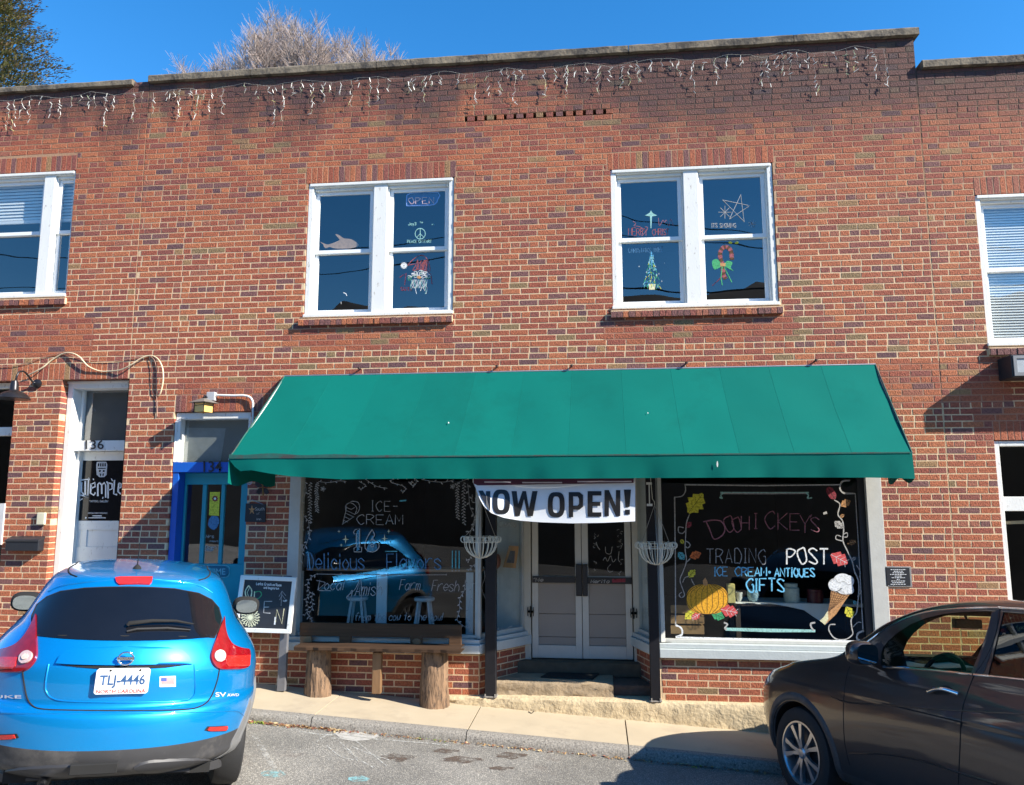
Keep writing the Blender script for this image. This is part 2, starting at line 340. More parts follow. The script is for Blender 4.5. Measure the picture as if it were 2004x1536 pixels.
def brick_verts(b, o=(0, 0, 0), r=None):
    x0, x1, y, dp, z0, z1, h = b; r = r or R; c = .0016; j = lambda a: r.uniform(-a, a)
    y0 = y+j(.0007); e = .0016
    f = [(x0, z0), (x1, z0), (x1, z1), (x0, z1)]; P = [(a+j(e), y+dp, q+j(.0008)) for a, q in f]
    f2 = [(p[0], p[2]) for p in P]; P += [(a, y0+c+j(.0002), q) for a, q in f2]
    sx = [c, -c, -c, c]; sz = [c, c, -c, -c]; tl = j(.0010); tu = j(.0008)
    P += [(f2[i][0]+sx[i], y0+(tl if i in (0, 3) else -tl)+(tu if i < 2 else -tu), f2[i][1]+sz[i]) for i in range(4)]
    return [(a-o[0], q-o[1], w-o[2]) for a, q, w in P]
BF = ((8, 11, 10, 9), (0, 4, 5, 1), (1, 5, 6, 2), (2, 6, 7, 3), (3, 7, 4, 0), (4, 8, 9, 5), (5, 9, 10, 6), (6, 10, 11, 7), (7, 11, 8, 4))
BF = tuple(tuple(reversed(f)) for f in BF)
def put_bricks(bricks, parent, limit=300, mat_=None):
    mat_ = mat_ or M_BRICK
    def score(b):
        q = ((b[0]+b[1])/2, b[2], (b[4]+b[5])/2); px, py = proj(q)
        if not (8 < px < 1996 and 8 < py < 1528): return 0
        if 455 < px < 1790 and 705 < py < 945: return 0
        if px > 1500 and py > 1180+(1985-px)*.35: return 0
        if px < 500 and py > 1090: return 0
        d = (Vector(q)-CAM).length; return (b[1]-b[0])*(b[5]-b[4])/d/d
    o = sorted(range(len(bricks)), key=lambda i: -score(bricks[i])); pick = set(i for i in o[:limit] if score(bricks[i]) > 0)
    mb = MB(); cache = {}
    for i, b in enumerate(bricks):
        t = R.random()
        if b[6] and R.random() < .3: t = R.uniform(.78, .94)
        if i in pick:
            c = ((b[0]+b[1])/2, b[2], (b[4]+b[5])/2); key = (round(b[1]-b[0], 2), round(b[5]-b[4], 3), round(b[3], 2), int(t*14))
            if key not in cache:
                bb = (b[0]-c[0], b[1]-c[0], 0, b[3], b[4]-c[2], b[5]-c[2], b[6])
                me = bpy.data.meshes.new('brick'); me.from_pydata(brick_verts(bb), [], BF); me.materials.append(mat_)
                a = me.attributes.new('tone', 'FLOAT', 'FACE'); a.data.foreach_set('value', [t]*9); cache[key] = me
            ob = bpy.data.objects.new('brick', cache[key]); link(ob, parent); ob.location = Vector(ob.location)+Vector(c)
        else:
            n = len(mb.v); mb.v += brick_verts(b)
            for f in BF: mb.face(tuple(n+k for k in f), 0, t)
    if mb.v:
        ob = mb.build('brickwork', mat_, parent, tone=True); ob['kind'] = 'stuff'

def room(mb, x0, x1, y0, y1, z0, z1):
    mb.poly([(x0, y1, z0), (x1, y1, z0), (x1, y1, z1), (x0, y1, z1)]); mb.poly([(x0, y0, z0), (x0, y1, z0), (x0, y1, z1), (x0, y0, z1)])
    mb.poly([(x1, y0, z0), (x1, y0, z1), (x1, y1, z1), (x1, y1, z0)]); mb.poly([(x0, y0, z1), (x0, y1, z1), (x1, y1, z1), (x1, y0, z1)])
    mb.poly([(x0, y0, z0), (x1, y0, z0), (x1, y1, z0), (x0, y1, z0)], 1)
    for a, b, c, d in ((x0, x1, z0-.0, z0), ): pass

# ------------------------------------------------------------------ handwriting
GL = {'A': '022842 1434', 'B': '02080~ ~08284725 0525 ~0525443302', 'C': '~473817052243', 'D': '0208 ~082845322202', 'E': '48080242 0535', 'F': '480802 0535', 'G': '~4738170522424535', 'H': '0208 4248 0545', 'I': '1232 1838 2228', 'J': '~4844220304',
 'K': '0208 480542', 'L': '080242', 'M': '0208244842', 'N': '02084248', 'O': '~28180522324538 3828', 'P': '0208 ~0828472505', 'Q': '~281805223245382 8', 'R': '0208 ~0828472505 2542', 'S': '~47280725433203', 'T': '0848 2822', 'U': '~0804223244484 8', 'V': '082248', 'W': '0812253248', 'X': '0842 0248', 'Y': '082548 2522', 'Z': '08480242',
 '1': '172822', '6': '~38052232442504', '3': '~08284725 ~2544220 3', '4': '320835 0545', '!': '2824 2322', '-': '0545', "'": '2826', '.': '2223', '|': '2822', '*': '~26152435 2635',
 'a': '~4526042244 4642', 'b': '0802 ~0426442203', 'c': '~4526042243', 'd': '~4426042244 4842', 'e': '~044445260422 2243', 'f': '~48281522 0636', 'g': '~4526042244 ~46411003', 'h': '0802 ~04264442', 'i': '2622 2827', 'l': '2822', 'm': '0602 ~04162522 ~25364542', 'n': '0602 ~04264542', 'o': '~260422442 6',
 'p': '0600 ~0526442203', 'r': '0602 ~042646', 's': '~452605432203', 't': '2822 0636', 'u': '~0603224346 4642', 'v': '062246', 'w': '0612243246', 'y': '0623 4610', 'k': '0802 460442', 'q': '~4526042244 4640', 'x': '0642 0246', 'z': '06460242', 'j': '~262110 2827'}
GL['B'] = '0208 ~08284725 0525 ~0525443302'; GL['Q'] = '~28180522324538 2342'; GL['O'] = '~2807052243453828'; GL['U'] = '~080422324448'; GL['3'] = '~0828472544220 3'.replace(' ', ''); GL['o'] = '~2604224426'; GL['3'] = '~08284725 ~25442203'
def glyph(ch):
    out = []
    for st in GL.get(ch, '').split():
        sm = st[0] == '~'; st = st.lstrip('~'); p = [(int(st[i]), int(st[i+1])-2) for i in range(0, len(st)-1, 2)]
        if sm and len(p) > 2: p = [tuple(q) for q in cr([Vector((a, b, 0)) for a, b in p], 5)]
        out.append([(a[0], a[1]) for a in p])
    return out
def write(mb, text, x, y, h, w, lw, mp, m=0, slope=0., slant=0., gap=.35, off=0., jit=.0, col=None):
    """handwritten line; x,y start of baseline, h cap height, w glyph width"""
    rr = random.Random(len(text)*7+int(x)); cx = x
    for i, ch in enumerate(text):
        if ch == ' ': cx += w*.9; continue
        ww = w*(.35 if ch in "il!'1|.I" else 1)
        jy = rr.uniform(-jit, jit)*h; js = 1+rr.uniform(-jit, jit)
        for st in glyph(ch):
            pts = []
            for gx, gy in st:
                if ch in "il!'1|.I": gx = 2+(gx-2)*1.0; X = (gx-2)/4*w*.7+ww/2
                else: X = gx/4*ww
                Y = gy/6*h*js; pts.append((cx+X+slant*Y, y+slope*(cx-x)-Y+jy))
            if len(pts) == 2 and math.hypot(pts[0][0]-pts[1][0], pts[0][1]-pts[1][1]) > lw*4: pts = [(pts[0][0]+(pts[1][0]-pts[0][0])*k/4, pts[0][1]+(pts[1][1]-pts[0][1])*k/4) for k in range(5)]
            mb.ribbon(pts, lw, mp, (col[i] if col else m), off)
        cx += ww+w*gap
def ycoord(Y):
    return lambda x, y, off=0.: at(x, y, Y-off)
def text_mesh(s, font_scale=1.0, offset=0., ext=0.):
    c = bpy.data.curves.new('lettering', 'FONT'); c.body = s; c.size = 1; c.offset = offset; c.extrude = ext; c.resolution_u = 3
    o = bpy.data.objects.new('lettering', c); COL.objects.link(o); dg = bpy.context.evaluated_depsgraph_get(); dg.update()
    me = bpy.data.meshes.new_from_object(o.evaluated_get(dg)); bpy.data.objects.remove(o); bpy.data.curves.remove(c)
    xs = [v.co.x for v in me.vertices]; ys = [v.co.y for v in me.vertices]; return me, min(xs), max(xs), min(ys), max(ys)
def put_text(s, fn, m_, parent, name='lettering', offset=0., sub=0):
    """fn(u,v)->point; u,v in 0..1 over the bounding box of the text"""
    me, a, b, c, d = text_mesh(s, offset=offset)
    if sub:
        bm = bmesh.new(); bm.from_mesh(me); bmesh.ops.triangulate(bm, faces=bm.faces); bmesh.ops.subdivide_edges(bm, edges=[e for e in bm.edges if e.calc_length() > .15], cuts=sub, use_grid_fill=False); bmesh.ops.triangulate(bm, faces=bm.faces); bm.to_mesh(me); bm.free()
    for v in me.vertices: v.co = fn((v.co.x-a)/(b-a), (v.co.y-c)/(d-c))
    me.materials.clear(); me.materials.append(m_); me.name = name
    o = bpy.data.objects.new(name, me); link(o, parent); return o
def pxbox(x0, y0, x1, y1, Y, slope=0., lean=0.):
    """text box by its pixel corners on plane Y"""
    def f(u, v):
        x = x0+(x1-x0)*u; y = y1+(y0-y1)*v+slope*(x-x0)+0; x += lean*(v)*(y1-y0); return at(x, y, Y)
    return f
# ------------------------------------------------------------------ ground
def sheet(name, xs, ys, fz, m, ox=0):
    mb = MB(); b = 0
    for y in ys:
        for x in xs: mb.v.append((x, y, fz(x, y)))
    n = len(xs)
    for j in range(len(ys)-1):
        for i in range(n-1): a = j*n+i; mb.face((a, a+1, a+n+1, a+n))
    return tag(mb.build(name, m, smooth=40), kind='structure')
def asphalt():
    m, nt, b, L = base_mat('worn asphalt'); g = N(nt, 'ShaderNodeNewGeometry')
    def nz(sc, de, lo, hi, a, c, rgh=.5):
        n = N(nt, 'ShaderNodeTexNoise'); n.inputs['Scale'].default_value = sc; n.inputs['Detail'].default_value = de; n.inputs['Roughness'].default_value = rgh; L(g.outputs['Position'], n.inputs[0])
        r = N(nt, 'ShaderNodeMapRange'); r.inputs[1].default_value = lo; r.inputs[2].default_value = hi; r.inputs[3].default_value = a; r.inputs[4].default_value = c; L(n.outputs[0], r.inputs[0]); return r.outputs[0]
    v = N(nt, 'ShaderNodeTexVoronoi'); v.inputs['Scale'].default_value = 150; L(g.outputs['Position'], v.inputs[0])
    cr_ = N(nt, 'ShaderNodeValToRGB'); e = cr_.color_ramp; e.elements[0].color = (.13, .122, .11, 1); e.elements[1].color = (.44, .41, .35, 1); e.elements[1].position = .95
    x = e.elements.new(.5); x.color = (.19, .18, .16, 1); x = e.elements.new(.8); x.color = (.26, .245, .215, 1)
    sp = N(nt, 'ShaderNodeSeparateColor'); L(v.outputs['Color'], sp.inputs[0]); L(sp.outputs[0], cr_.inputs[0])
    mx = N(nt, 'ShaderNodeMix', data_type='RGBA', blend_type='MULTIPLY'); mx.inputs[0].default_value = 1; L(cr_.outputs[0], mx.inputs[6]); L(nz(1.1, 5, .35, .65, .8, 1.2), mx.inputs[7])
    st = N(nt, 'ShaderNodeMix', data_type='RGBA'); L(nz(2.3, 5, .60, .72, 0, .3, .6), st.inputs[0]); L(mx.outputs[2], st.inputs[6]); st.inputs[7].default_value = (.10, .060, .045, 1)
    L(st.outputs[2], b.inputs['Base Color']); b.inputs['Roughness'].default_value = .85
    bp = N(nt, 'ShaderNodeBump'); bp.inputs['Distance'].default_value = .004; L(v.outputs['Distance'], bp.inputs['Height']); L(bp.outputs[0], b.inputs['Normal']); return m
M_ROAD = asphalt()
M_HILL = mat('winter hillside', (.040, .034, .027), .95, var=.5, vs=2.2, stretch=(1, 1, .25), dirt=(.016, .020, .014), dirt_s=.6)
lin = lambda a, b, n: [a+(b-a)*i/n for i in range(n+1)]
KY = -.98
sheet('ground', [-900, -200, -60, -30, 30, 60, 200, 900], [-900, -200, -60, -20, 60, 200, 900], lambda x, y: -.9+(-.062)*max(-40, min(40, x))-(2.6 if abs(x) < 45 and abs(y) < 40 else 2.0), mat('dry grass ground', (.07, .06, .04), .95, var=.3, vs=.6))
sheet('road', sorted(set([-60, -40, -25]+lin(-14, 14, 56)+[25, 40, 60])), [-15, -14]+lin(-12, -1.2, 36)+[-.995], road_z, M_ROAD)
# pavement: slabs with joints
walk = thing('sidewalk', None, None, (0, -.5, -.2)); walk['kind'] = 'structure'
js = [-14.7+1.495*i for i in range(20)]
for i in range(len(js)-1):
    a, b2 = js[i]+.006, js[i+1]-.006; mb = MB(); sk_ = -.065
    top = lambda x, y: Vector((x+(y-KY)*-.065*0, y, sw_z(x, y)))
    f = lambda u, v: top(a+(b2-a)*u, KY+.10+(.0-(KY+.10))*v)
    mb.grid(f, 4, 3)
    for q0, q1 in (((a, KY+.10), (b2, KY+.10)), ((b2, KY+.10), (b2, 0)), ((a, 0), (a, KY+.10))):
        p0, p1 = top(*q0), top(*q1); mb.poly([p0, p1, p1-Vector((0, 0, .1)), p0-Vector((0, 0, .1))])
    mb.build('slab', M_CONC, walk, smooth=30)
mb = MB(); mb.poly([(-15, KY+.09, sw_z(-15)-.03), (14, KY+.09, sw_z(14)-.03), (14, .1, sw_z(14)-.03), (-15, .1, sw_z(-15)-.03)])
mb.build('joint_bed', mat('dark joint dirt', (.07, .055, .04), .95), walk)
kb = thing('kerb', None, None, (0, KY, -.3)); kb['kind'] = 'structure'
for i in range(len(js)-1):
    a, b2 = js[i]+.004, js[i+1]-.004; mb = MB(); r0 = random.Random(i); n = 22
    prof = [(.10, .0), (.05, -.001), (.02, -.007), (.003, -.022), (-.010, -.05), (-.016, -.085), (-.02, -.16)]
    jit = [[r0.uniform(-.004, .004) for _ in prof] for _ in range(n+1)]
    def f(u, v):
        k = int(round(v*(len(prof)-1))); i_ = int(round(u*n)); x = a+(b2-a)*u; dy, dz = prof[k]; jj = jit[i_][k] if 0 < k else 0
        return Vector((x, KY+dy+jj, sw_z(x, KY)+dz+jj*.6))
    mb.grid(f, n, len(prof)-1); o = mb.build('kerbstone', M_KERB, kb, smooth=60)
uw = thing('overhead_cables', 'sagging black overhead cables across the street, mirrored in the upstairs windows', 'cables', (0, -12, 9))
for k, (y, z, sg_, sl) in enumerate(((-11, 9.0, .9, .01), (-12, 9.9, 1.1, -.02), (-12.4, 8.0, .7, .03))):
    mb = MB(); mb.tube([(x, y, z+sl*x-sg_*(1-((x % 24)/12-1)**2)) for x in range(-48, 49, 2)], .014 if k < 2 else .024, 5); mb.build('cable', mat('black cable', (.02, .02, .02), .6), uw)
# fallen leaves in the gutter
mb = MB(); rr = random.Random(5)
LM = [mat('dry leaf', (.36, .22, .09), .8, var=.3), mat('red brown leaf', (.22, .08, .05), .8, var=.3), mat('green weed', (.22, .30, .04), .7, var=.2), mat('pale straw', (.50, .38, .20), .8, var=.2)]
for i in range(2600):
    x = rr.uniform(-5.5, 6) if i % 3 else rr.uniform(-4.2, -2.4); s = rr.uniform(.006, .022)*(1 if i % 9 else 1.5)
    y = KY-.022-abs(rr.gauss(0, .028)); z = road_z(x, y)+.004+abs(rr.gauss(0, .006))
    clump = math.sin(x*3.1)+math.sin(x*7.7+1)
    k = 2 if (clump > 1.35 and rr.random() < .6) else rr.choice([0, 0, 1, 1, 3])
    a = rr.uniform(0, 6.28); u = Vector((math.cos(a), math.sin(a), rr.uniform(-.5, .5)))*s; w = Vector((-math.sin(a), math.cos(a), rr.uniform(-.4, .6)))*s*rr.uniform(.3, .7); c = Vector((x, y, z))
    mb.poly([c-u, c+w*.8, c+u, c-w*.8], k)
o = mb.build('leaf_litter', LM); tag(o, 'dry leaves and small green weeds gathered in the gutter along the kerb', 'leaves', kind='stuff')
cm = MB(); rc = random.Random(8)
wm = lambda x, y, off=0.: (lambda q: Vector((q.x, q.y, sw_z(q.x, q.y)+.0035+off)))(onplane(x, y, Vector((0, 0, -.165)), Vector((.062, -.01, 1)).normalized()))
cm.ribbon(cr([Vector(p+(0,)) for p in ((1034, 1393), (1041, 1396), (1048, 1388), (1055, 1380))], 4), 1.6, wm)
cm.ribbon(cr([Vector(p+(0,)) for p in ((900, 1377), (912, 1379), (925, 1379))], 3), 1.2, wm)
o = cm.build('pavement_crack', mat('dark crack dirt', (.06, .045, .03), .95)); tag(o, 'short dark cracks and a patch edge in the pavement before the steps', 'crack')
om = MB()
for x, y, a, b in ((1000, 1479, 30, 6), (778, 1483, 34, 7), (872, 1470, 26, 4), (980, 1504, 24, 3.5), (905, 1487, 40, 6)):
    om.fill([(x+a*math.cos(k*.4)*(1+.2*math.sin(k*2.2)), y+b*math.sin(k*.4)*(1+.3*math.cos(k*1.7))) for k in range(16)], lambda x_, y_, off=0.: (lambda q: Vector((q.x, q.y, road_z(q.x, q.y)+.0035+off)))(onplane(x_, y_, Vector((0, -.98, -.265)), Vector((.062, .03, 1)).normalized())))
STAIN = om
# chalk drawing on the road
M_CHALK = mat('white chalk dust', (.62, .62, .58), .95, var=.35, vs=25)
def worn(name, col, cut=.5, sc=22):
    m, nt, b, L = base_mat(name); b.inputs['Base Color'].default_value = (*col, 1); b.inputs['Roughness'].default_value = .9
    g = N(nt, 'ShaderNodeNewGeometry'); n = N(nt, 'ShaderNodeTexNoise'); n.inputs['Scale'].default_value = sc; n.inputs['Detail'].default_value = 8; n.inputs['Roughness'].default_value = .8; L(g.outputs['Position'], n.inputs[0])
    r = N(nt, 'ShaderNodeMapRange'); r.inputs[1].default_value = cut-.08; r.inputs[2].default_value = cut+.08; r.inputs[4].default_value = .85; L(n.outputs[0], r.inputs[0]); L(r.outputs[0], b.inputs['Alpha']); return m
RP, RN = Vector((0, KY, -.265)), Vector((.062, .03, 1)).normalized()
def rmap(x, y, off=0.):
    q = onplane(x, y, RP, RN); q.z = road_z(q.x, q.y)+.004+off; return q
cw = MB()
for st in ([(648, 1445), (690, 1448), (720, 1470), (757, 1500)], [(664, 1452), (690, 1475), (700, 1490)], [(640, 1460), (665, 1480), (692, 1488)], [(690, 1462), (730, 1478), (762, 1488)],
           [(720, 1445), (800, 1452), (880, 1459)], [(620, 1452), (640, 1440), (680, 1440), (740, 1448)], [(585, 1432), (640, 1438), (700, 1430)], [(600, 1425), (650, 1430), (680, 1425)], [(672, 1464), (705, 1488), (735, 1505)]):
    cw.ribbon(cr([Vector((a, b, 0)) for a, b in st], 6), 1.8, rmap)
o = cw.build('chalk_drawing', worn('faded chalk line', (.60, .60, .56), .52, 30)); tag(o, 'smudged white chalk scribbles on the asphalt in front of the bench', 'chalk drawing')
o = STAIN.build('oil_stain', worn('brown oil stain', (.11, .075, .055), .50, 7)); tag(o, 'brown oily stains on the asphalt in the middle of the parking bay', 'stain', kind='stuff')
cw = MB(); cw.fill([(655, 1436), (668, 1428), (690, 1424), (715, 1425), (735, 1434), (742, 1442), (720, 1449), (690, 1451), (668, 1447)], rmap)
o = cw.build('chalk_patch', worn('grey chalk smear', (.50, .48, .44), .40, 9)); tag(o, 'pale grey dusty smear on the road next to the chalk scribbles', 'stain')
for (x, y, w, h) in ((535, 1515, 26, 8), (702, 1525, 22, 6)):
    cw = MB(); cw.fill([(x+w*math.cos(k*.7), y+h*math.sin(k*.7)*(1+.3*math.sin(k*3))) for k in range(9)], rmap)
    o = cw.build('chalk_patch', worn('turquoise chalk', (.25, .50, .52), .53, 14)); tag(o, 'turquoise chalk smudge on the road '+('by the worn parking line' if x < 600 else 'right of the parking line, nearer the middle'), 'stain')
cw = MB(); cw.fill([(492, 1440), (503, 1440), (545, 1507), (530, 1507)], rmap)
o = cw.build('parking_line', worn('worn white road paint', (.50, .49, .45), .53, 16)); tag(o, kind='structure')
# wooded slope that the shop glass mirrors, across the street, and the hill behind the buildings
def hillz(x, y):
    d = -y-15; return -1.2+max(0, d)*.90
rh = random.Random(3); hn = [rh.uniform(-1, 1) for _ in range(400)]
sheet('hillside', lin(-160, -50, 11)+lin(-48, 48, 80)+lin(60, 160, 10), lin(-110, -36, 6)+lin(-34, -14, 16), lambda x, y: min(hillz(x, y), 12.3+.5*math.sin(x*.23)+.4*hn[int(x*1.3) % 400]+max(0, -y-36)*.05), M_HILL)
sheet('hill', lin(-90, 90, 36), lin(13, 90, 20), lambda x, y: -1+(y-13)*.42+1.2*math.sin(x*.13)+.6*math.sin(x*.37+y*.3), M_HILL)

# ------------------------------------------------------------------ buildings
XL, XR = -5.455, 3.605
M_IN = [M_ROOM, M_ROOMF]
BL_ = thing('brick_building', 'neighbouring two storey red brick building with the white tattoo shop door, on the far left', 'building', (-8.5, 0, .2))
BC_ = thing('brick_building', 'two storey red brick shop building with the long green awning and double doors', 'building', (-.9, 0, 0))
BR_ = thing('brick_building', 'neighbouring brick building with lower parapet, behind the grey car on the right', 'building', (6, 0, -.3))
def corez(b): return b
# upper windows of the centre building, and openings
W1 = (-3.36, -1.6, 4.145, 85*PITCH); W2 = (.205, 2.005, 4.145, 85*PITCH)
D134 = (-4.865, at(482, 1000).x, -.3, 45*PITCH)
SHOP = (-3.44, 2.94, -.35, 3.3)
DENT = (at(909, 228).x, at(1200, 228).x, 95*PITCH-.003, 96*PITCH)
SOL = lambda o, a=0., b=0.: (o[0]-a, o[1]+b, o[3], o[3]+3*PITCH)
RLK = lambda o, a=.05, b=.0: (o[0]-a, o[1]+b, o[2]-.135, o[2])
TOPC = 7.19
wc = Wall(XL, XR, -.35, TOPC, [W1, W2, D134, SHOP], hdr=84 % 6+0, solds=[SOL(W1, .03, .02), SOL(W2, .03, .02), SOL(D134, 0, .6)], slit=[DENT], jamb=.14)
wc.edge = 1
def with_sills(w, sl): w.solds = list(w.solds)
mb = MB(); wc.core(mb)
mb.build('wall', M_MORTAR, BC_)
wc.lay()
# vertical straight joint at the party pier
cutx = -4.885
for i, b in enumerate(wc.bricks):
    if b[0] < cutx-.02 < cutx+.02 < b[1] and b[4] > 3.5: wc.bricks[i] = (b[0], cutx-.006, *b[2:]); wc.bricks.append((cutx+.006, b[1], *b[2:])) if b[1]-cutx > .05 else None
put_bricks([b for b in wc.bricks if b], BC_)
# left building
HL = 51*PITCH
WLU = (-9.6, at(139, 450).x, at(66, 583).z+.0, at(147, 333).z)
D136 = (at(117, 800).x, XL-.002, -.3, HL)
OL = (-9.6, at(18, 900).x, -.3, HL)
wl = Wall(-10.2, XL-.006, -.3, 7.17, [WLU, D136, OL], hdr=0, ph=.07, solds=[SOL(WLU), (-9.6, XL-.02, HL, HL+3*PITCH)], jamb=.2)
mb = MB(); wl.core(mb); mb.build('wall', M_MORTAR, BL_); wl.lay(); put_bricks([b for b in wl.bricks if b[1] > -8.6], BL_)
# right building
WRU = (4.105, 6.1, 3.64, 78*PITCH); WRL = (4.085, 6.3, -.35, 39*PITCH)
wr = Wall(XR+.004, 9.5, -.6, 6.79, [WRU, WRL], hdr=2, ph=.05, solds=[SOL(WRU), SOL(WRL)], jamb=.14)
mb = MB(); wr.core(mb); mb.build('wall', M_MORTAR, BR_); wr.lay(); put_bricks([b for b in wr.bricks if b[0] < 6.4], BR_)

def rowlock(parent, x0, x1, ztop, h=.088, proj=.045):
    n = int(round((x1-x0)/.0655)); w = (x1-x0)/n; r = random.Random(int(x0*100))
    for i in range(n):
        mb = MB(); a = x0+i*w+.004; b = x0+(i+1)*w-.004; t = r.choice([.89, .90, .93, .76, .88, .92, .81]); z1 = ztop-.004+r.uniform(-.002, .002); p = proj+r.uniform(-.004, .004)
        c = [(a, -p, z1-h), (b, -p, z1-h), (b, -p, z1-.022), (a, -p, z1-.022), (a, .05, z1-h), (b, .05, z1-h), (b, .05, z1), (a, .05, z1)]
        k = len(mb.v); cx, cz = (a+b)/2, z1-h/2
        mb.v += [(q[0]-cx, q[1], q[2]-cz) for q in c]
        for f in ((0, 1, 2, 3), (3, 2, 6, 7), (0, 3, 7, 4), (1, 5, 6, 2), (0, 4, 5, 1), (4, 7, 6, 5)): mb.face(f, 0, t)
        o = mb.build('brick', M_BRICK, parent, tone=True); o.location = Vector(o.location)+Vector((cx, 0, cz))
    mb = MB(); mb.box(x0, x1, -proj+.012, .04, ztop-h-.0, ztop-.012); mb.build('sill_bed', M_MORTAR, parent)
rowlock(BC_, W1[0]-.045, W1[1]+.0, W1[2]-.003); rowlock(BC_, W2[0]-.02, W2[1]+.03, W2[2]-.003)
rowlock(BL_, WLU[0], WLU[1]+.02, WLU[2]-.003); rowlock(BR_, WRU[0]-.0, WRU[1], WRU[2]-.003)

# copings
def coping(parent, x0, x1, z0, z1, seed, y0=-.055, L=1.55):
    r = random.Random(seed); x = x0
    while x < x1-.05:
        xe = min(x1, x+L*r.uniform(.8, 1.2)); mb = MB(); n = max(2, int((xe-x)/.12))
        pr = [(.30, z0), (y0, z0), (y0, z1-.02), (y0+.02, z1), (.34, z1+.012)]
        jt = [[r.uniform(-.006, .006) for _ in pr] for _ in range(n+1)]
        def f(u, v):
            k = int(round(v*4)); i = int(round(u*n)); return Vector((x+.004+(xe-x-.008)*u, pr[k][0]+jt[i][k]*.7, pr[k][1]+jt[i][k]))
        mb.grid(f, n, 4); b = len(mb.v)
        for X in (x+.004, xe-.004): mb.poly([(X, a, z) for a, z in pr])
        mb.build('coping_stone', M_COPE, parent, smooth=30); x = xe
coping(BC_, XL+.0, XR+.05, TOPC-.0, TOPC+.095, 1)
coping(BL_, -10.2, -5.66, 7.17, 7.245, 2); coping(BR_, XR+.054, 9.5, 6.79, 6.885, 3)
mb = MB()
for i in range(1): mb.box(-5.655, XL-.01, .0, .25, 7.17, 7.22)
mb.build('broken_coping_stub', mat('crumbling purple brick', (.12, .06, .055), .9, var=.4, vs=30, bump=.02, bs=22), BL_)
# shells, roofs and rooms
def shell(parent, x0, x1, z0, z1, rooms, depth=12):
    mb = MB(); mb.poly([(x0, .3, z1-.35), (x1, .3, z1-.35), (x1, depth, z1-.35), (x0, depth, z1-.35)])
    for X in (x0+.01, x1-.01): mb.poly([(X, .02, z0), (X, depth, z0), (X, depth, z1-.3), (X, .02, z1-.3)])
    mb.poly([(x0, depth, z0), (x1, depth, z0), (x1, depth, z1-.3), (x0, depth, z1-.3)])
    mb.poly([(x0, .26, z1-.4), (x1, .26, z1-.4), (x1, .26, z1), (x0, .26, z1)])
    mb.build('roof_and_back_walls', mat('tar roof', (.06, .055, .05), .9), parent)
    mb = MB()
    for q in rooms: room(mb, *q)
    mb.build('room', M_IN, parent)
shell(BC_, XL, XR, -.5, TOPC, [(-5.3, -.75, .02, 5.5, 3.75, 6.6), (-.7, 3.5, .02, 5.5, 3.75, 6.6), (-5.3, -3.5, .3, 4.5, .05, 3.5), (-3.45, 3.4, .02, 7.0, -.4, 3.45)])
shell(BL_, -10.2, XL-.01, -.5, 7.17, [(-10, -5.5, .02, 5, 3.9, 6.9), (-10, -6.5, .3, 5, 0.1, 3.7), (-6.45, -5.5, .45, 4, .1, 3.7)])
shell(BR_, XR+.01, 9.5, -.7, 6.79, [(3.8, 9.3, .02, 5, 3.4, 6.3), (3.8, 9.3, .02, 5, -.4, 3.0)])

# ---- windows
def frame_mb(mb, x0, x1, z0, z1, y0, y1, wl_, wr_, wt, wb, m=0):
    mb.box(x0, x0+wl_, y0, y1, z0, z1, m); mb.box(x1-wr_, x1, y0, y1, z0, z1, m)
    mb.box(x0+wl_, x1-wr_, y0, y1, z1-wt, z1, m); mb.box(x0+wl_, x1-wr_, y0, y1, z0, z0+wb, m)
def bevel(o, w=.004, seg=1):
    m = o.modifiers.new('bevel', 'BEVEL'); m.width = w; m.segments = seg; m.limit_method = 'ANGLE'; return o
def double_window(parent, o, mats=M_WHITE, n=2, mull=.165, cas=.06, zmeet=None, art=(), xs=None):
    x0, x1, z0, z1 = o
    mb = MB(); frame_mb(mb, x0+.003, x1-.003, z0+.002, z1-.002, .012, .14, cas, cas, .05, .055)
    mb.box(x0-.004, x1+.004, -.018, .011, z0+.004, z0+.040)          # painted subsill
    mb.box(x0+.02, x1-.02, -.004, .011, z1-.040, z1-.004)
    bays = []
    xs = xs or [(x0+cas, (x0+x1)/2-mull/2), ((x0+x1)/2+mull/2, x1-cas)]
    for i in range(len(xs)-1): mb.box(xs[i][1], xs[i+1][0], .016, .14, z0+.055, z1-.05)
    for a, b in xs:                                                   # inner stops
        mb.box(a, a+.016, .045, .14, z0+.055, z1-.05); mb.box(b-.016, b, .045, .14, z0+.055, z1-.05); mb.box(a+.016, b-.016, .040, .14, z1-.085, z1-.05)
    w = bevel(mb.build('window', mats, parent), .005)
    zm = zmeet or (z0+z1)/2
    for a, b in xs:
        a += .017; b -= .017; st = .042
        for (c, d, yy, nb) in ((zm-.015, z1-.086, .075, .045), (z0+.056, zm+.02, .10, .055)):
            s_ = MB(); frame_mb(s_, a, b, c, d, yy, yy+.035, st, st, .04 if yy < .09 else .038, nb); ob = bevel(s_.build('sash', M_VINYL, w), .003)
            g = MB(); g.poly([(a+st-.004, yy+.016, c+nb-.004), (b-st+.004, yy+.016, c+nb-.004), (b-st+.004, yy+.016, d-.036), (a+st-.004, yy+.016, d-.036)]); g.build('pane', M_GLASS, w)
            bays.append((a+st, b-st, c+nb, d-.04, yy+.014))
    return w, bays
w1, bays1 = double_window(BC_, W1, zmeet=at(750, 492, .1).z); w2, bays2 = double_window(BC_, W2, zmeet=at(1350, 468, .1).z)
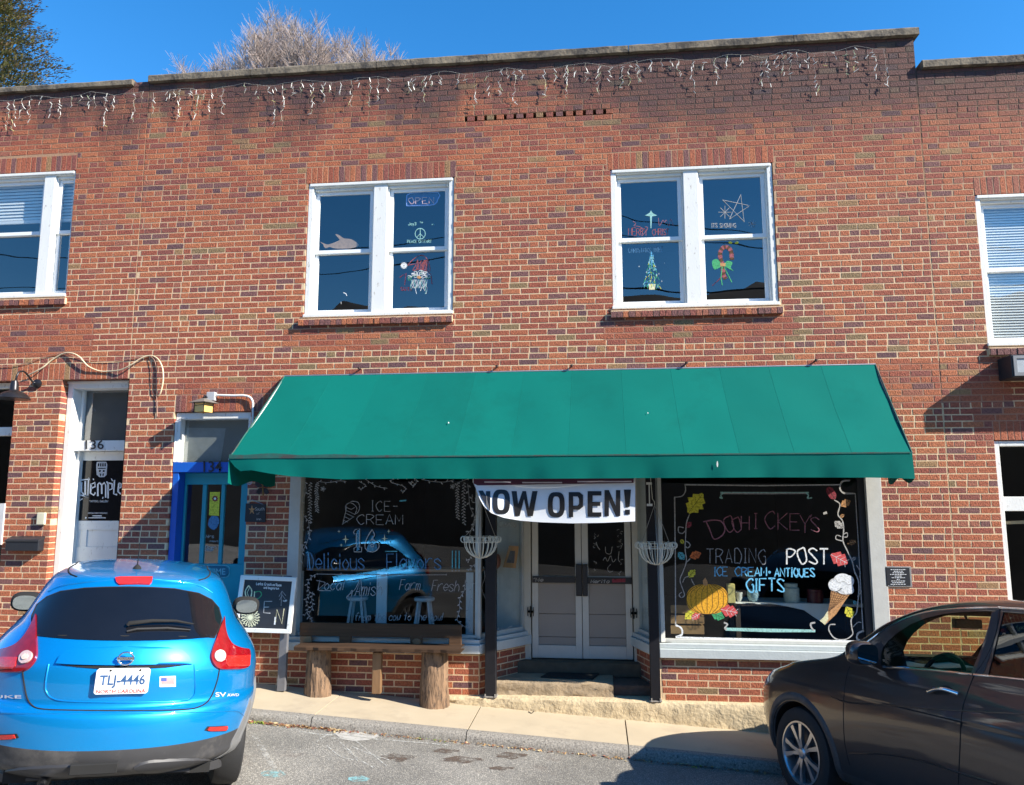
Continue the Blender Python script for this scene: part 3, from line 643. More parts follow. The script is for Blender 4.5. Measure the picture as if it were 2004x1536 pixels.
# left building upper window: two narrow sashes and a white mullion
xm0, xm1 = at(82, 460, .05).x, at(103, 460, .05).x
wlu, _ = double_window(BL_, WLU, xs=[(WLU[0]+.06, xm0), (xm1, WLU[1]-.0)], cas=.02, zmeet=at(40, 460, .1).z)
wru, _ = double_window(BR_, WRU, cas=.055, xs=[(WRU[0]+.055, WRU[1]-.05)], zmeet=at(1970, 530, .1).z)
# blinds
def blind(parent, x0, x1, z0, z1, y, name_l=None, step=.042, m=None):
    mb = MB(); z = z1
    while z > z0: mb.poly([(x0, y, z-step*.92), (x1, y, z-step*.92), (x1, y+.014, z), (x0, y+.014, z)]); z -= step
    mb.box(x0, x1, y-.004, y+.02, z0-.05, z0-.01)
    o = mb.build('blind', m or mat('white blind slats', (.9, .9, .88), .6, var=.03), parent); o['kind'] = 'stuff'; return o
zb = at(40, 432, .17).z
blind(wlu, WLU[0]+.1, at(90, 400, .17).x, zb, WLU[3]-.06, .14); blind(wlu, xm1+.03, WLU[1], zb, WLU[3]-.06, .14)
blind(wru, WRU[0]+.12, WRU[1]-.1, WRU[2]+.1, WRU[3]-.1, .14, step=.03, m=mat('closed pale blind', (.95, .95, .93), .6, var=.02))

# ---- painted and standing things in the upper windows
PC = {k: mat('window paint '+k, c, .7, var=.12, vs=40) for k, c in dict(white=(.78, .80, .80), mint=(.32, .60, .55), blue=(.16, .55, .85), dkblue=(.08, .22, .40), teal=(.10, .42, .50), pink=(.34, .13, .17), red=(.62, .08, .08), brick=(.36, .09, .10), yellow=(.72, .66, .05), orange=(.82, .40, .02), green=(.05, .36, .14), cream=(.72, .68, .42), tan=(.55, .28, .11), ink=(.03, .02, .015), grey=(.36, .36, .36), rust=(.60, .14, .03), silver=(.45, .44, .42), dkred=(.28, .03, .05), ink2=(.10, .04, .01)).items()}
for m_ in PC.values():
    nt = m_.node_tree; b_ = nt.nodes['Principled BSDF']; g = N(nt, 'ShaderNodeNewGeometry'); n = N(nt, 'ShaderNodeTexNoise'); n.inputs['Scale'].default_value = 55; n.inputs['Detail'].default_value = 5; nt.links.new(g.outputs['Position'], n.inputs[0])
    r = N(nt, 'ShaderNodeMapRange'); r.inputs[1].default_value = .32; r.inputs[2].default_value = .56; r.inputs[3].default_value = .62; r.inputs[4].default_value = 1.; nt.links.new(n.outputs[0], r.inputs[0]); nt.links.new(r.outputs[0], b_.inputs['Alpha'])
PN = list(PC); PMATS = [PC[k] for k in PN]; pi_ = {k: i for i, k in enumerate(PN)}
def Z1(x, y): return 580+x/4.653, 330+y/4.653
def Z2(x, y): return 1180+x/4.517, 300+y/4.517
def sm(pts, n=5): return [(p.x, p.y) for p in cr([Vector((a, b, 0)) for a, b in pts], n)]
def star4(mb, x, y, r, m, mp, off=0.): mb.fill([(x, y-r), (x+r*.14, y-r*.14), (x+r*.75, y), (x+r*.14, y+r*.14), (x, y+r), (x-r*.14, y+r*.14), (x-r*.75, y), (x-r*.14, y-r*.14)], mp, m, off)
mpU = ycoord(.089-.003); mpL = ycoord(.114-.003)
def T(f, pts): return [f(a, b) for a, b in pts]
# window 1 right bay, upper pane: peace sign
mb = MB(); c = Z1(1128, 592); K = pi_['mint']
mb.ribbon([(c[0]+10*math.cos(a*.3927), c[1]+10.5*math.sin(a*.3927)) for a in range(17)], 1.3, mpU, K)
mb.ribbon([(c[0], c[1]-10), (c[0], c[1]), (c[0], c[1]+10)], 1.3, mpU, K, .0003); mb.ribbon([(c[0]-7, c[1]+7), (c[0], c[1]), (c[0]+7, c[1]+7)], 1.3, mpU, K, .0006)
mb.build('painted_peace_sign', PMATS, w1); mb = MB()
x, y = Z1(1010, 675); write(mb, 'PEACE ON EART', x, y, 5.5, 3.1, .8, mpU, pi_['mint'], gap=.25)
x, y = Z1(1020, 515); write(mb, 'Joy3', x, y, 5.5, 3.0, .9, mpU, pi_['mint']); x, y = Z1(1125, 495); write(mb, 'to', x, y, 3.5, 2.4, .8, mpU, pi_['mint']); x, y = Z1(1235, 515); write(mb, 'n', x, y, 3.5, 4, .8, mpU, pi_['mint'])
mb.build('painted_lettering', PMATS, w1)
# lower pane: bearded face in a red cap (plain) 
mb = MB(); B_ = pi_['brick']
hat = T(Z1, sm([(1010, 880), (1060, 830), (1120, 790), (1170, 800), (1205, 850), (1215, 930), (1180, 925), (1120, 915), (1060, 925), (1090, 870), (1010, 880)], 4)); mb.ribbon(hat, 1.3, mpL, B_)
r3 = random.Random(3)
for i in range(16):
    a = r3.uniform(1060, 1200); mb.ribbon(T(Z1, [(a, 925-r3.uniform(0, 12)), (a+r3.uniform(-10, 10), 870), (a+r3.uniform(-20, 30), 830)]), 1.0, mpL, B_, .0004*(i % 3))
bc = Z1(980, 882)
for i in range(14): a = i*.45; mb.ribbon([(bc[0]+1*math.cos(a), bc[1]+1*math.sin(a)), (bc[0]+6.5*math.cos(a), bc[1]+6.5*math.sin(a))], 1.6, mpL, pi_['white'], .0003*(i % 3))
for i in range(40):
    x = r3.uniform(1025, 1220); y = 960+abs(x-1122)*.25+r3.uniform(-25, 20); p = Z1(x, y); a = r3.uniform(0, 6)
    mb.ribbon([(p[0]+4*math.cos(a+k*.8), p[1]+3*math.sin(a+k*.8)) for k in range(5)], .9, mpL, pi_['white' if r3.random() < .75 else 'green'], .0003*(i % 4))
for i in range(14):
    x = 1045+i*11; mb.ribbon(T(Z1, [(x+math.sin(k*2.1+i)*7, 1010+k*26) for k in range(r3.choice([4, 5, 6]))]), .9, mpL, pi_['white' if i % 3 else 'mint'], .0004*(i % 3))
mb.fill(T(Z1, [(1095, 985), (1110, 975), (1128, 978), (1140, 992), (1125, 1002), (1105, 1000)]), mpL, pi_['tan'], .0018)
x, y = Z1(950, 1110); write(mb, 'SANTA', x, y, 7, 3.4, .8, mpL, pi_['dkred'], slope=.05)
for st in ([(940, 990), (1000, 950), (985, 1060)], [(1165, 930), (1225, 960), (1235, 1050)]): mb.ribbon(T(Z1, st), 1.2, mpL, pi_['dkred'])
mb.build('painted_red_cap_and_beard', PMATS, w1)
mb = MB(); mb.ribbon(T(Z1, sm([(428, 1128), (450, 1138), (460, 1158)])), 1.6, mpL, pi_['white']); mb.ribbon(T(Z1, [(407, 1212), (408, 1232)]), 1.4, mpL, pi_['silver']); mb.build('painted_curl', PMATS, w1)
# window 2
mb = MB(); p = Z2(425, 545); mb.fill([(p[0]-12, p[1]+1), (p[0]-3, p[1]-4), (p[0], p[1]-9), (p[0]+3, p[1]-4), (p[0]+12, p[1]+1), (p[0]+2, p[1]+2.5), (p[0]+.5, p[1]+26), (p[0]-.8, p[1]+26), (p[0]-2, p[1]+2.5)], mpU, pi_['mint'])
x, y = Z2(225, 725); write(mb, 'MERRY', x, y, 14, 6.5, 1.0, mpU, pi_['brick'], gap=.2, jit=.06); x, y = Z2(435, 722); write(mb, 'CHRIST', x, y, 12, 5.2, 1.0, mpU, pi_['brick'], gap=.2, jit=.06)
mb.ribbon(T(Z2, sm([(265, 600), (290, 620), (275, 640), (330, 650), (350, 690), (345, 730), (395, 660), (370, 650)])), .9, mpU, pi_['pink']); mb.ribbon(T(Z2, sm([(490, 570), (500, 640), (530, 590), (545, 610), (560, 590), (580, 640), (600, 580), (620, 640)])), .9, mpU, pi_['pink'])
mb.build('painted_merry_lettering', PMATS, w2)
mb = MB(); x, y = Z2(225, 880); write(mb, 'CHRISTMAS TREE', x, y, 10, 3.9, .8, mpL, pi_['dkblue'], slope=-.03, jit=.05); mb.build('painted_lettering', PMATS, w2); mb = MB()
for i in range(150):
    t = r3.random(); yy = 890+t*290; hw = 8+t*72; x = 430+r3.uniform(-hw, hw); p = Z2(x, yy); l = r3.uniform(2, 6)
    mb.ribbon([p, (p[0]+r3.uniform(-2, 2)+(x-430)*.02, p[1]+l)], r3.uniform(.7, 1.3), mpL, pi_[r3.choice(['green', 'green', 'mint', 'teal', 'yellow', 'green', 'blue'] if t > .25 else ['mint', 'blue', 'teal'])], .0003*(i % 6))
mb.fill(T(Z2, [(405, 1155), (465, 1155), (458, 1205), (408, 1205)]), mpL, pi_['cream'], .0005); star4(mb, *Z2(428, 882), 4.5, pi_['blue'], mpL, .002)
for x, y in ((520, 1130), (495, 1065), (465, 1000), (385, 1050), (455, 1120), (415, 1020), (320, 1000), (545, 970)): p = Z2(x, y); star4(mb, p[0], p[1], 2.2, pi_['white'], mpL, .002)
mb.build('painted_fir_tree', PMATS, w2)
mb = MB(); V = pi_['silver']; S5 = T(Z2, [(1118, 582), (1218, 366), (1248, 602), (1060, 412), (1298, 462), (1118, 582)])
for i in range(5): mb.ribbon([S5[i], S5[i+1]], .8, mpU, V, .0003*i)
for p in S5: star4(mb, p[0], p[1], 1.8, V, mpU, .0018)
c = Z2(1078, 520)
for i in range(4): a = i*math.pi/4; mb.ribbon([(c[0]-12*math.cos(a), c[1]-12*math.sin(a)), (c[0]+12*math.cos(a), c[1]+12*math.sin(a))], .8, mpU, V, .0003*i)
for i in range(8): a = i*math.pi/4; star4(mb, c[0]+12*math.cos(a), c[1]+12*math.sin(a), 1.4, V, mpU, .0018)
c = Z2(1322, 622)
for i in range(4): a = i*math.pi/4+.3; mb.ribbon([(c[0]-8*math.cos(a), c[1]-8*math.sin(a)), (c[0]+8*math.cos(a), c[1]+8*math.sin(a))], .6, mpU, pi_['grey'], .0003*i)
x, y = Z2(960, 655); write(mb, "ITS SNOWING", x, y, 8, 4.0, .9, mpU, V, gap=.25, jit=.05); mb.build('painted_star_and_snow', PMATS, w2)
mb = MB(); cane = T(Z2, sm([(1085, 1110), (1065, 1060), (1055, 980), (1035, 900), (1050, 845), (1090, 825), (1130, 860), (1140, 940)], 8))
for i in range(len(cane)-1): mb.ribbon([cane[i], cane[i+1]], 8.0, mpL, pi_['brick' if (i//3) % 2 else 'ink2'], .0003)
for st in ([(1055, 985), (1010, 935), (965, 955), (985, 1025), (1050, 1000)], [(1060, 985), (1100, 950), (1145, 965), (1130, 1010), (1155, 1040), (1075, 1000)]):
    q = T(Z2, sm(st, 4)); mb.fill(q, mpL, pi_['green'], .0012)
for st in ([(1055, 1000), (1045, 1090), (1055, 1165)], [(1070, 1000), (1110, 1080), (1140, 1140)]): mb.ribbon(T(Z2, sm(st)), 1.8, mpL, pi_['green'], .001)
mb.fill(T(Z2, [(1035, 970), (1085, 970), (1082, 998), (1038, 998)]), mpL, pi_['tan'], .0018)
for i in range(9): x = 965+i*11; mb.ribbon(T(Z2, [(x, 1170-i*9), (x+25, 1150-i*12)]), .9, mpL, pi_['dkred'])
for x, y, r_ in ((1126, 788, -1), (1183, 790, 1)):
    p = Z2(x, y); mb.fill([(p[0]+4*math.cos(k*.785)+r_*-1.2*math.sin(k*.785), p[1]+2.4*math.sin(k*.785)) for k in range(8)], mpL, pi_['yellow'], .001)
mb.build('painted_candy_cane', PMATS, w2)
# neon sign
ng = thing('neon_sign', 'unlit neon OPEN sign with a blue outline inside the upstairs window', 'sign', tuple(at(825, 391, .2)))
mpn = ycoord(.105)
def ctube(mb, pts, rpx, Y, m=0): mb.tube([at(a, b, Y) for a, b in pts], rpx/170, 6, m)
mb = MB(); q = [(796, 403), (796, 388), (803, 378), (857, 376), (857, 390), (850, 400), (830, 402), (796, 403)]; ctube(mb, sm(q, 2), 1.2, .112); mb.build('outline_tube', mat('milky blue tube', (.30, .45, .95), .3), ng)
mb = MB()
for i, ch in enumerate('OPEN'):
    for st in glyph(ch):
        ctube(mb, [(800+i*13.2+a/4*9.5, 399-b_*2.0-i*.25) for a, b_ in st], 1.0, .104)
mb.build('letter_tubes', mat('milky pink tube', (.90, .55, .52), .3), ng)
mb = MB(); mb.prism([at(a, b, .125) for a, b in [(795, 404), (795, 387), (802, 377), (858, 375), (858, 390), (851, 401)]], Vector((0, .008, 0))); mb.build('backing', mat('clear blue acrylic', (.04, .07, .24), .2), ng)
# wooden fish
fs = T(Z1, sm([(215, 665), (262, 685), (300, 688), (385, 655), (390, 640), (355, 598), (385, 602), (430, 632), (490, 640), (530, 658), (565, 690), (540, 712), (480, 724), (380, 726), (330, 720), (300, 712), (262, 722), (245, 690)], 3))
mb = MB(); mb.prism([at(a, b, .097) for a, b in fs], Vector((0, .012, 0)))
o = mb.build('wooden_fish', mat('plain carved wood', (.60, .38, .22), .7, var=.25, vs=30, bump=.002)); tag(o, 'flat carved wooden fish standing on the sash bar of the upstairs window', 'ornament')
# ------------------------------------------------------------------ storefront of the centre building
def rotated(o, org, ang, par):
    o.location = Vector(org)-Vector(par.location); o.rotation_euler = (0, 0, ang)
ZS, ZB = .575, .432                                            # sill top, sill bottom
RL0, RL1 = Vector((-1.275, .0, 0)), Vector((-.815, .64, 0)); RR0, RR1 = Vector((.62, .0, 0)), Vector((.405, .64, 0))
for (a, b, zlo) in ((-3.44, -1.275, -.2), (.635, 2.94, -.02)):
    w = Wall(a, b, zlo, ZB, [], hdr=9, depth=.25, ph=.03); mb = MB(); w.core(mb); mb.build('stall_riser', M_MORTAR, BC_); w.lay(); put_bricks(w.bricks, BC_, 70)
for A, B, sgn in ((RL0, RL1, 1), (RR1, RR0, -1)):
    L = (B-A).length; ang = math.atan2((B-A).y, (B-A).x)
    w = Wall(0, L, -.02, ZB, [], hdr=9, depth=.12); mb = MB(); w.core(mb); o = mb.build('stall_riser', M_MORTAR, BC_); rotated(o, A, ang, BC_)
    w.lay(); m2 = MB()
    for bb in w.bricks:
        n = len(m2.v); m2.v += brick_verts(bb); t = R.random()
        for f in BF: m2.face(tuple(n+k for k in f), 0, t)
    o = m2.build('brickwork', M_BRICK, BC_, tone=True); o['kind'] = 'stuff'; rotated(o, A, ang, BC_)
    mb = MB(); mb.box(-.03, L+.02, -.05, .14, ZB, ZS-.045); mb.box(-.03, L+.02, -.025, .14, ZS-.045, ZS); o = bevel(mb.build('window_sill', M_BLUEGREY, BC_)); rotated(o, A, ang, BC_)
    mb = MB(); frame_mb(mb, 0, L, ZS, 2.85, .02, .07, .035, .05, .06, .05); o = bevel(mb.build('side_window', M_FRAMEG, BC_)); rotated(o, A, ang, BC_)
    mb = MB(); mb.poly([(.03, .045, ZS+.04), (L-.04, .045, ZS+.04), (L-.04, .045, 2.8), (.03, .045, 2.8)]); mb.build('pane', M_SHOPGLASS, o)
for a, b in ((-3.45, -1.262), (.618, 2.945)):
    mb = MB(); mb.box(a, b, -.065, .12, ZB, ZS-.05); mb.box(a, b, -.035, .12, ZS-.05, ZS-.0); bevel(mb.build('window_sill', M_BLUEGREY, BC_), .006)
# shop windows
gy = .062
mb = MB(); mb.box(-3.437, at(585, 1080, 0).x, -.012, .12, -.0+ZS+.002, 2.9); mb.box(-1.30, -1.262, .015, .09, ZS, 2.85); mb.box(at(585, 1080, 0).x, -1.30, .03, .09, ZS+.001, ZS+.035); mb.box(at(585, 1080, 0).x, -1.30, .03, .09, 2.75, 2.85)
swl = bevel(mb.build('shop_window', M_FRAMEG, BC_)); mb = MB(); mb.poly([(-3.35, gy+.04, ZS+.02), (-1.29, gy+.036, ZS+.02), (-1.29, gy+.002, 2.8), (-3.35, gy+.002, 2.8)]); mb.build('pane', M_SHOPGLASS, swl)
xa, xb = at(1703, 1100, 0).x, 2.937
mb = MB(); mb.box(xa, xb, -.012, .12, ZS+.002, 2.9); mb.box(.622, .668, .015, .09, ZS, 2.85); mb.box(.668, xa, .03, .09, ZS+.001, ZS+.035); mb.box(.668, xa, .03, .09, 2.75, 2.85)
swr = bevel(mb.build('shop_window', M_FRAMEG, BC_)); mb = MB(); mb.poly([(.66, gy, ZS+.02), (xa+.01, gy, ZS+.02), (xa+.01, gy, 2.8), (.66, gy, 2.8)]); mb.build('pane', M_SHOPGLASS, swr)
mb = MB(); mb.box(xa-.07, xa, .035, .085, ZS+.036, 2.74); mb.build('dark_mullion', M_BLACK, swr)
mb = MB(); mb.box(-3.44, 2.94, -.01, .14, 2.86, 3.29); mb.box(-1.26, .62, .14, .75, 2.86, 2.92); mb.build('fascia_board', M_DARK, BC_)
# floors of the display bays and of the shop
mb = MB(); P_ = lambda a, b, c, d, z: mb.poly([(a, c, z), (b, c, z), (b, d, z), (a, d, z)])
P_(-3.42, -1.30, .12, 1.3, .50); P_(.66, 3.3, .12, 1.3, .50); mb.box(-3.42, -1.1, 1.3, 1.32, .25, .5); mb.box(.6, 3.3, 1.3, 1.32, .25, .5); P_(-3.45, 3.4, .7, 7, .26)
mb.build('display_floor', mat('dark stained boards', (.06, .045, .035), .5, var=.3, vs=3), BC_)
# double doors
YD = .64
def X(px, py, Y=YD): return at(px, py, Y).x
def Zp(px, py, Y=YD): return at(px, py, Y).z
dz0, dz1 = Zp(1140, 1289), 2.62
xl, xm, xr = X(1041, 1280), X(1140.5, 1280), X(1240, 1280)
mb = MB(); frame_mb(mb, xl-.085, xr+.075, .13, 2.86, YD-.03, YD+.10, .078, .068, .16, .12)
bevel(mb.build('door_frame', mat('stone grey door frame', (.50, .48, .41), .5, var=.06), BC_))
zk0, zk1 = Zp(1100, 1263), Zp(1100, 1141); zg0 = Zp(1100, 1127)
for i, (a, b) in enumerate(((xl+.004, xm-.003), (xm+.003, xr-.004))):
    mb = MB(); st = .072; frame_mb(mb, a, b, dz0, dz1, YD, YD+.045, st, st, .09, zk0-dz0); mb.box(a+st, b-st, YD, YD+.045, zk1, zg0)
    d = bevel(mb.build('double_door', M_GREYW, BC_), .003)
    if i: d['label'] = 'right leaf of the double door with white scroll painting on its glass'
    mb = MB(); fr_ = (0, .13, .50, 1)
    for k in range(3): mb.bbox(a+st, b-st, YD+.018, YD+.04, zk0+fr_[k]*(zk1-zk0)+.002, zk0+fr_[k+1]*(zk1-zk0)-.002, .003)
    mb.build('door_panel', M_PANEL, d)
    mb = MB(); mb.poly([(a+st, YD+.02, zg0), (b-st, YD+.02, zg0), (b-st, YD+.02, dz1-.09), (a+st, YD+.02, dz1-.09)]); mb.build('pane', M_SHOPGLASS, d)
    mb = MB(); xx0, xx1 = (X(1042, 1133), X(1126, 1133)) if i == 0 else (X(1150, 1135), X(1236, 1135)); zc = Zp(1090, 1134) if i == 0 else Zp(1190, 1136)
    mb.box(xx0, xx1, YD-.02, YD-.001, zc-.036, zc+.036); bar = bevel(mb.build('push_bar', M_BLACK, d), .003)
    mb = MB(); mp = ycoord(YD-.0215)
    if i == 0: write(mb, 'Me', 1048, 1138, 7, 6, 1.1, mp, pi_['silver'], slant=.3); mb.ribbon([(1044, 1133), (1047, 1131), (1049, 1134)], 1, mp, pi_['silver'])
    else: write(mb, 'Merita', 1156, 1141, 7, 5, 1.1, mp, pi_['silver'], slant=.25); mb.fill([(1198, 1133), (1224, 1132), (1224, 1139), (1198, 1140)], mp, pi_['dkred'])
    mb.build('bar_lettering', PMATS, bar)
    mb = MB(); px0, px1 = ((1127, 1138.7) if i == 0 else (1140.2, 1150)); mb.box(X(px0, 1130), X(px1, 1130), YD-.035, YD-.001, Zp(1138, 1166), Zp(1138, 1104)); bevel(mb.build('push_plate', M_BLACK, d), .004)
    mb = MB(); xh = xl-.01 if i == 0 else xr+.01; zh = Zp(1041, 1196)
    for s_ in (-1, 1): mb.tube([(xh+.03*s_, YD-.04, zh-.05), (xh+.035*s_, YD-.04, zh), (xh+.03*s_, YD-.04, zh+.05)], .006); mb.tube([(xh, YD-.04, zh-.06), (xh, YD-.04, zh+.06)], .009); mb.box(xh-.035, xh+.035, YD-.045, YD-.03, zh-.012, zh+.012)
    mb.build('hinge', mat('old dark iron', (.05, .05, .05), .5, metal=.5), d)
    if i:
        mb = MB(); mp = ycoord(YD+.012); K = pi_['silver']
        C5 = lambda pts: [(900+a/3.338, 920+b/3.338) for a, b in sm(pts)]
        for st_ in ([(950, 500), (955, 540), (985, 545), (995, 500)], [(935, 590), (950, 570), (965, 595), (985, 560), (1000, 600), (1020, 580)], [(985, 615), (965, 640), (975, 665), (1000, 660)], [(890, 470), (900, 500), (915, 520)], [(1040, 530), (1035, 580), (1045, 600)]): mb.ribbon(C5(st_), 1.0, mp, K)
        for k in range(26): x = r3.choice([885, 1045])+r3.uniform(-12, 14); y = r3.uniform(390, 690); p = (900+x/3.338, 920+y/3.338); a_ = r3.uniform(0, 6); mb.ribbon([(p[0]+2.5*math.cos(a_+k2*.9), p[1]+2*math.sin(a_+k2*.9)) for k2 in range(4)], .8, mp, K)
        mb.build('painted_scrolls', PMATS, d)
mb = MB(); mb.box(-1.2, xl-.085, YD+.02, YD+.1, .13, 2.86); mb.box(xr+.075, .6, YD+.02, YD+.1, .13, 2.86); mb.build('door_wall', M_FRAMEG, BC_)
# plinth, step, threshold
def rough_block(name, x0, x1, y0, y1, zf0, z1, m, parent, seed, n=None, amp=.012):
    r = random.Random(seed); n = n or max(4, int((x1-x0)/.05)); K = 5; mb = MB()
    jt = [[(r.uniform(-amp, amp), r.uniform(-amp, amp)) for _ in range(K+2)] for _ in range(n+1)]
    def f(u, v):
        i = int(round(u*n)); k = int(round(v*(K+1))); x = x0+(x1-x0)*u; zb = zf0(x); j = jt[i][k]
        if k == K+1: return Vector((x, y1, z1+j[1]*.1))
        if k == K: return Vector((x, y0+.025, z1+j[1]*.25))
        return Vector((x, y0+(.0 if k < K-1 else .006)+j[0], zb+(z1-.012-zb)*k/(K-1)+(j[1] if 0 < k < K-1 else 0)))
    mb.grid(f, n, K+1)
    for X_ in (0, 1): mb.poly([f(X_, k/(K+1)) for k in range(K+2)]+[Vector((x0+(x1-x0)*X_, y1, zf0(x0)))])
    return mb.build(name, m, parent, smooth=45)
rough_block('plinth', -1.66, 9, -.075, .35, lambda x: sw_z(x)-.03, .0, M_PLINTH, BC_, 4)
rough_block('door_step', -1.25, .14, .075, .72, lambda x: -.0, .135, M_STEP, BC_, 5, amp=.014)
rough_block('door_step', .145, .60, .16, .72, lambda x: -.0, .11, mat('dark stained brick step', (.11, .07, .05), .9, var=.3, vs=20, bump=.006), BC_, 6)
rough_block('threshold', xl-.15, xr+.14, .50, .70, lambda x: .12, dz0-.012, mat('dark worn threshold', (.11, .08, .05), .85, var=.3, vs=12), BC_, 7, amp=.004)
mb = MB(); q = [onplane(a, b, Vector((0, 0, .14)), Vector((0, 0, 1))) for a, b in ((1075, 1317), (1172, 1320), (1160, 1330), (1058, 1326))]; mb.prism(q, Vector((0, 0, .012)))
tag(mb.build('door_mat', mat('black rubber', (.015, .015, .015), .8, var=.3, vs=60, bump=.003)), 'flat black rubber mat on the step before the double doors', 'door mat')
# black posts
for i, (x0, x1, yb, lb) in enumerate(((949.5, 970.5, 1357, 'black square post left of the entrance, behind the left wire basket'), (1270, 1289, 1368, 'black square post right of the entrance, with its foot in the sun'))):
    a, b = at(x0, 1200, -.06).x, at(x1, 1200, -.06).x; t = thing('support_post', lb, 'post', ((a+b)/2, -.01, 0), 'black posts beside the entrance')
    mb = MB(); mb.box(a, b, -.068, .035, .012, 2.86); bevel(mb.build('shaft', mat('satin black steel', (.010, .010, .013), .5, spec=.3, var=.2, vs=20), t), .004)
    mb = MB(); mb.box(a-.012, b+.012, -.075, .045, .0, .012)
    for q in (a, b-.012): mb.box(q, q+.012, -.08, -.07, .0, .035)
    mb.build('base_plate', mat('rusty galvanised plate', (.35, .33, .30), .6, metal=.4, var=.4, vs=40), t)

# ------------------------------------------------------------------ writing and drawings on the shop glass
mpg = ycoord(gy-.004)
def RW(x, y): return 1290+x/4.043, 920+y/4.043
def LW(x, y): return 570+x/4.518, 920+y/4.518
mb = MB(); K = pi_
def rs(F, pts, w, c, off=0., smo=True): mb.ribbon(T(F, sm(pts, 5) if smo else pts), w, mpg, K[c], off)
rs(RW, [(200, 115), (800, 122), (1430, 115)], 2.2, 'silver', 0, False); rs(RW, [(205, 115), (208, 165), (180, 205), (118, 215)], 2.0, 'silver'); rs(RW, [(122, 215), (128, 700), (130, 1225)], 2.2, 'silver', 0, False)
rs(RW, [(1510, 82), (1450, 90), (1430, 140), (1460, 180), (1550, 185)], 3.0, 'silver'); rs(RW, [(1552, 185), (1580, 650), (1612, 1260)], 2.0, 'silver', 0, False)
rs(RW, [(130, 1225), (175, 1250), (180, 1300), (130, 1320)], 3.4, 'white'); rs(RW, [(130, 1322), (600, 1335), (1100, 1345), (1590, 1355)], 3.0, 'white', 0, False); rs(RW, [(1620, 1270), (1575, 1290), (1565, 1330), (1595, 1355)], 3.4, 'silver')
rs(RW, [(485, 180), (800, 182), (1180, 180)], 4.0, 'grey', 0, False)
for a, b in ((500, -1), (1170, 1)): rs(RW, [(a-15*-b*-1*-1, 178), (a-b*8, 178), (a+b*12, 200), (a+b*2, 222), (a+b*40, 218) if b > 0 else (a+b*22, 214)], 2.6, 'mint', .0006)
rs(RW, [(485, 176), (800, 178), (1180, 176)], 1.2, 'mint', .001, False)
rs(RW, [(525, 1258), (880, 1268), (1235, 1272)], 6, 'mint', 0, False); rs(RW, [(512, 1205), (540, 1220), (520, 1250), (535, 1262)], 3.2, 'silver', .0006); rs(RW, [(1235, 1205), (1200, 1215), (1205, 1245), (1225, 1270)], 3.2, 'silver', .0006)
def arc_word(word, pts, h, w, lw, col):
    for ch, (x, y, s_) in zip(word, pts): X_, Y_ = RW(x, y); write(mb, ch, X_, Y_, h*s_, w*s_, lw, mpg, K[col], slope=0)
# DOOHICKEY'S
rs(RW, [(350, 408), (430, 395), (490, 405), (520, 460), (500, 515), (435, 545), (400, 470), (372, 405)], 2.2, 'pink')
arc_word("OOHIC KEYS", [(515, 490, 1.15), (580, 490, 1.05), (650, 472, 1.0), (752, 462, 1.1), (836, 464, 1.28), (880, 400, .3), (940, 470, 1.2), (1035, 475, 1.2), (1115, 495, 1.25), (1200, 488, 1.05)], 27, 15.5, 1.7, 'pink')
rs(RW, [(1205, 350), (1195, 375)], 1.6, 'pink', 0, False)
for (wd, x, y, h, w, lw, c, g) in (('TRADING', 375, 735, 28, 13.5, 1.5, 'grey', .36), ('POST', 1010, 745, 31, 16.5, 2.8, 'white', .30), ('ICE', 435, 835, 17, 9.5, 2.0, 'blue', .2), ('CREAM', 600, 838, 17, 10.5, 2.2, 'blue', .22), ('ANTIQUES', 915, 842, 16, 8.6, 2.6, 'blue', .24), ('GIFTS', 690, 960, 25, 13.5, 2.8, 'blue', .28)):  # TRADING grey, POST white: shade and sun put into the paint colours
    a, b = RW(x, y); write(mb, wd, a, b, h, w, lw, mpg, K[c], gap=g, jit=.03)
rs(RW, [(866, 808), (872, 800), (880, 806), (874, 815), (866, 808)], 2.0, 'blue')
def leaf(cx, cy, L_, ang, col, ribs='ink', F=RW, lobes=3, off=.0):
    ca, sa = math.cos(ang), math.sin(ang); pts = []
    for s_ in (1, -1):
        rng = range(0, 9) if s_ > 0 else range(8, -1, -1)
        for k in rng:
            t = k/8; w = L_*.34*math.sin(math.pi*min(1, t*.95+.03))**.8*(1+.22*math.cos(t*math.pi*lobes*2)); pts.append((t*L_-L_/2, s_*w))
    mb.fill(T(F, [(cx+a*ca-b*sa, cy+a*sa+b*ca) for a, b in pts]), mpg, K[col], off)
    mb.ribbon(T(F, [(cx-L_/2*ca, cy-L_/2*sa), (cx+L_/2*.9*ca, cy+L_/2*.9*sa)]), .7, mpg, K[ribs], off+.0007)
    for k in (-.2, .05, .3):
        for s_ in (1, -1): mb.ribbon(T(F, [(cx+k*L_*ca, cy+k*L_*sa), (cx+(k+.18)*L_*ca-s_*.22*L_*sa, cy+(k+.18)*L_*sa+s_*.22*L_*ca)]), .5, mpg, K[ribs], off+.0007)
vine = 'tan'
for st in ([(240, 350), (215, 420), (210, 520), (205, 620), (215, 720), (190, 800), (165, 870), (190, 950), (200, 990), (175, 1008), (158, 985), (180, 965)], [(245, 700), (215, 730)], [(205, 560), (230, 570), (245, 595), (225, 615), (205, 600)], [(195, 455), (155, 450), (155, 490), (185, 500), (205, 480)],
           [(185, 890), (205, 850), (240, 840)], [(280, 910), (262, 880), (255, 860)]): rs(RW, st, 1.7, 'rust' if 0 else 'silver', .0002)
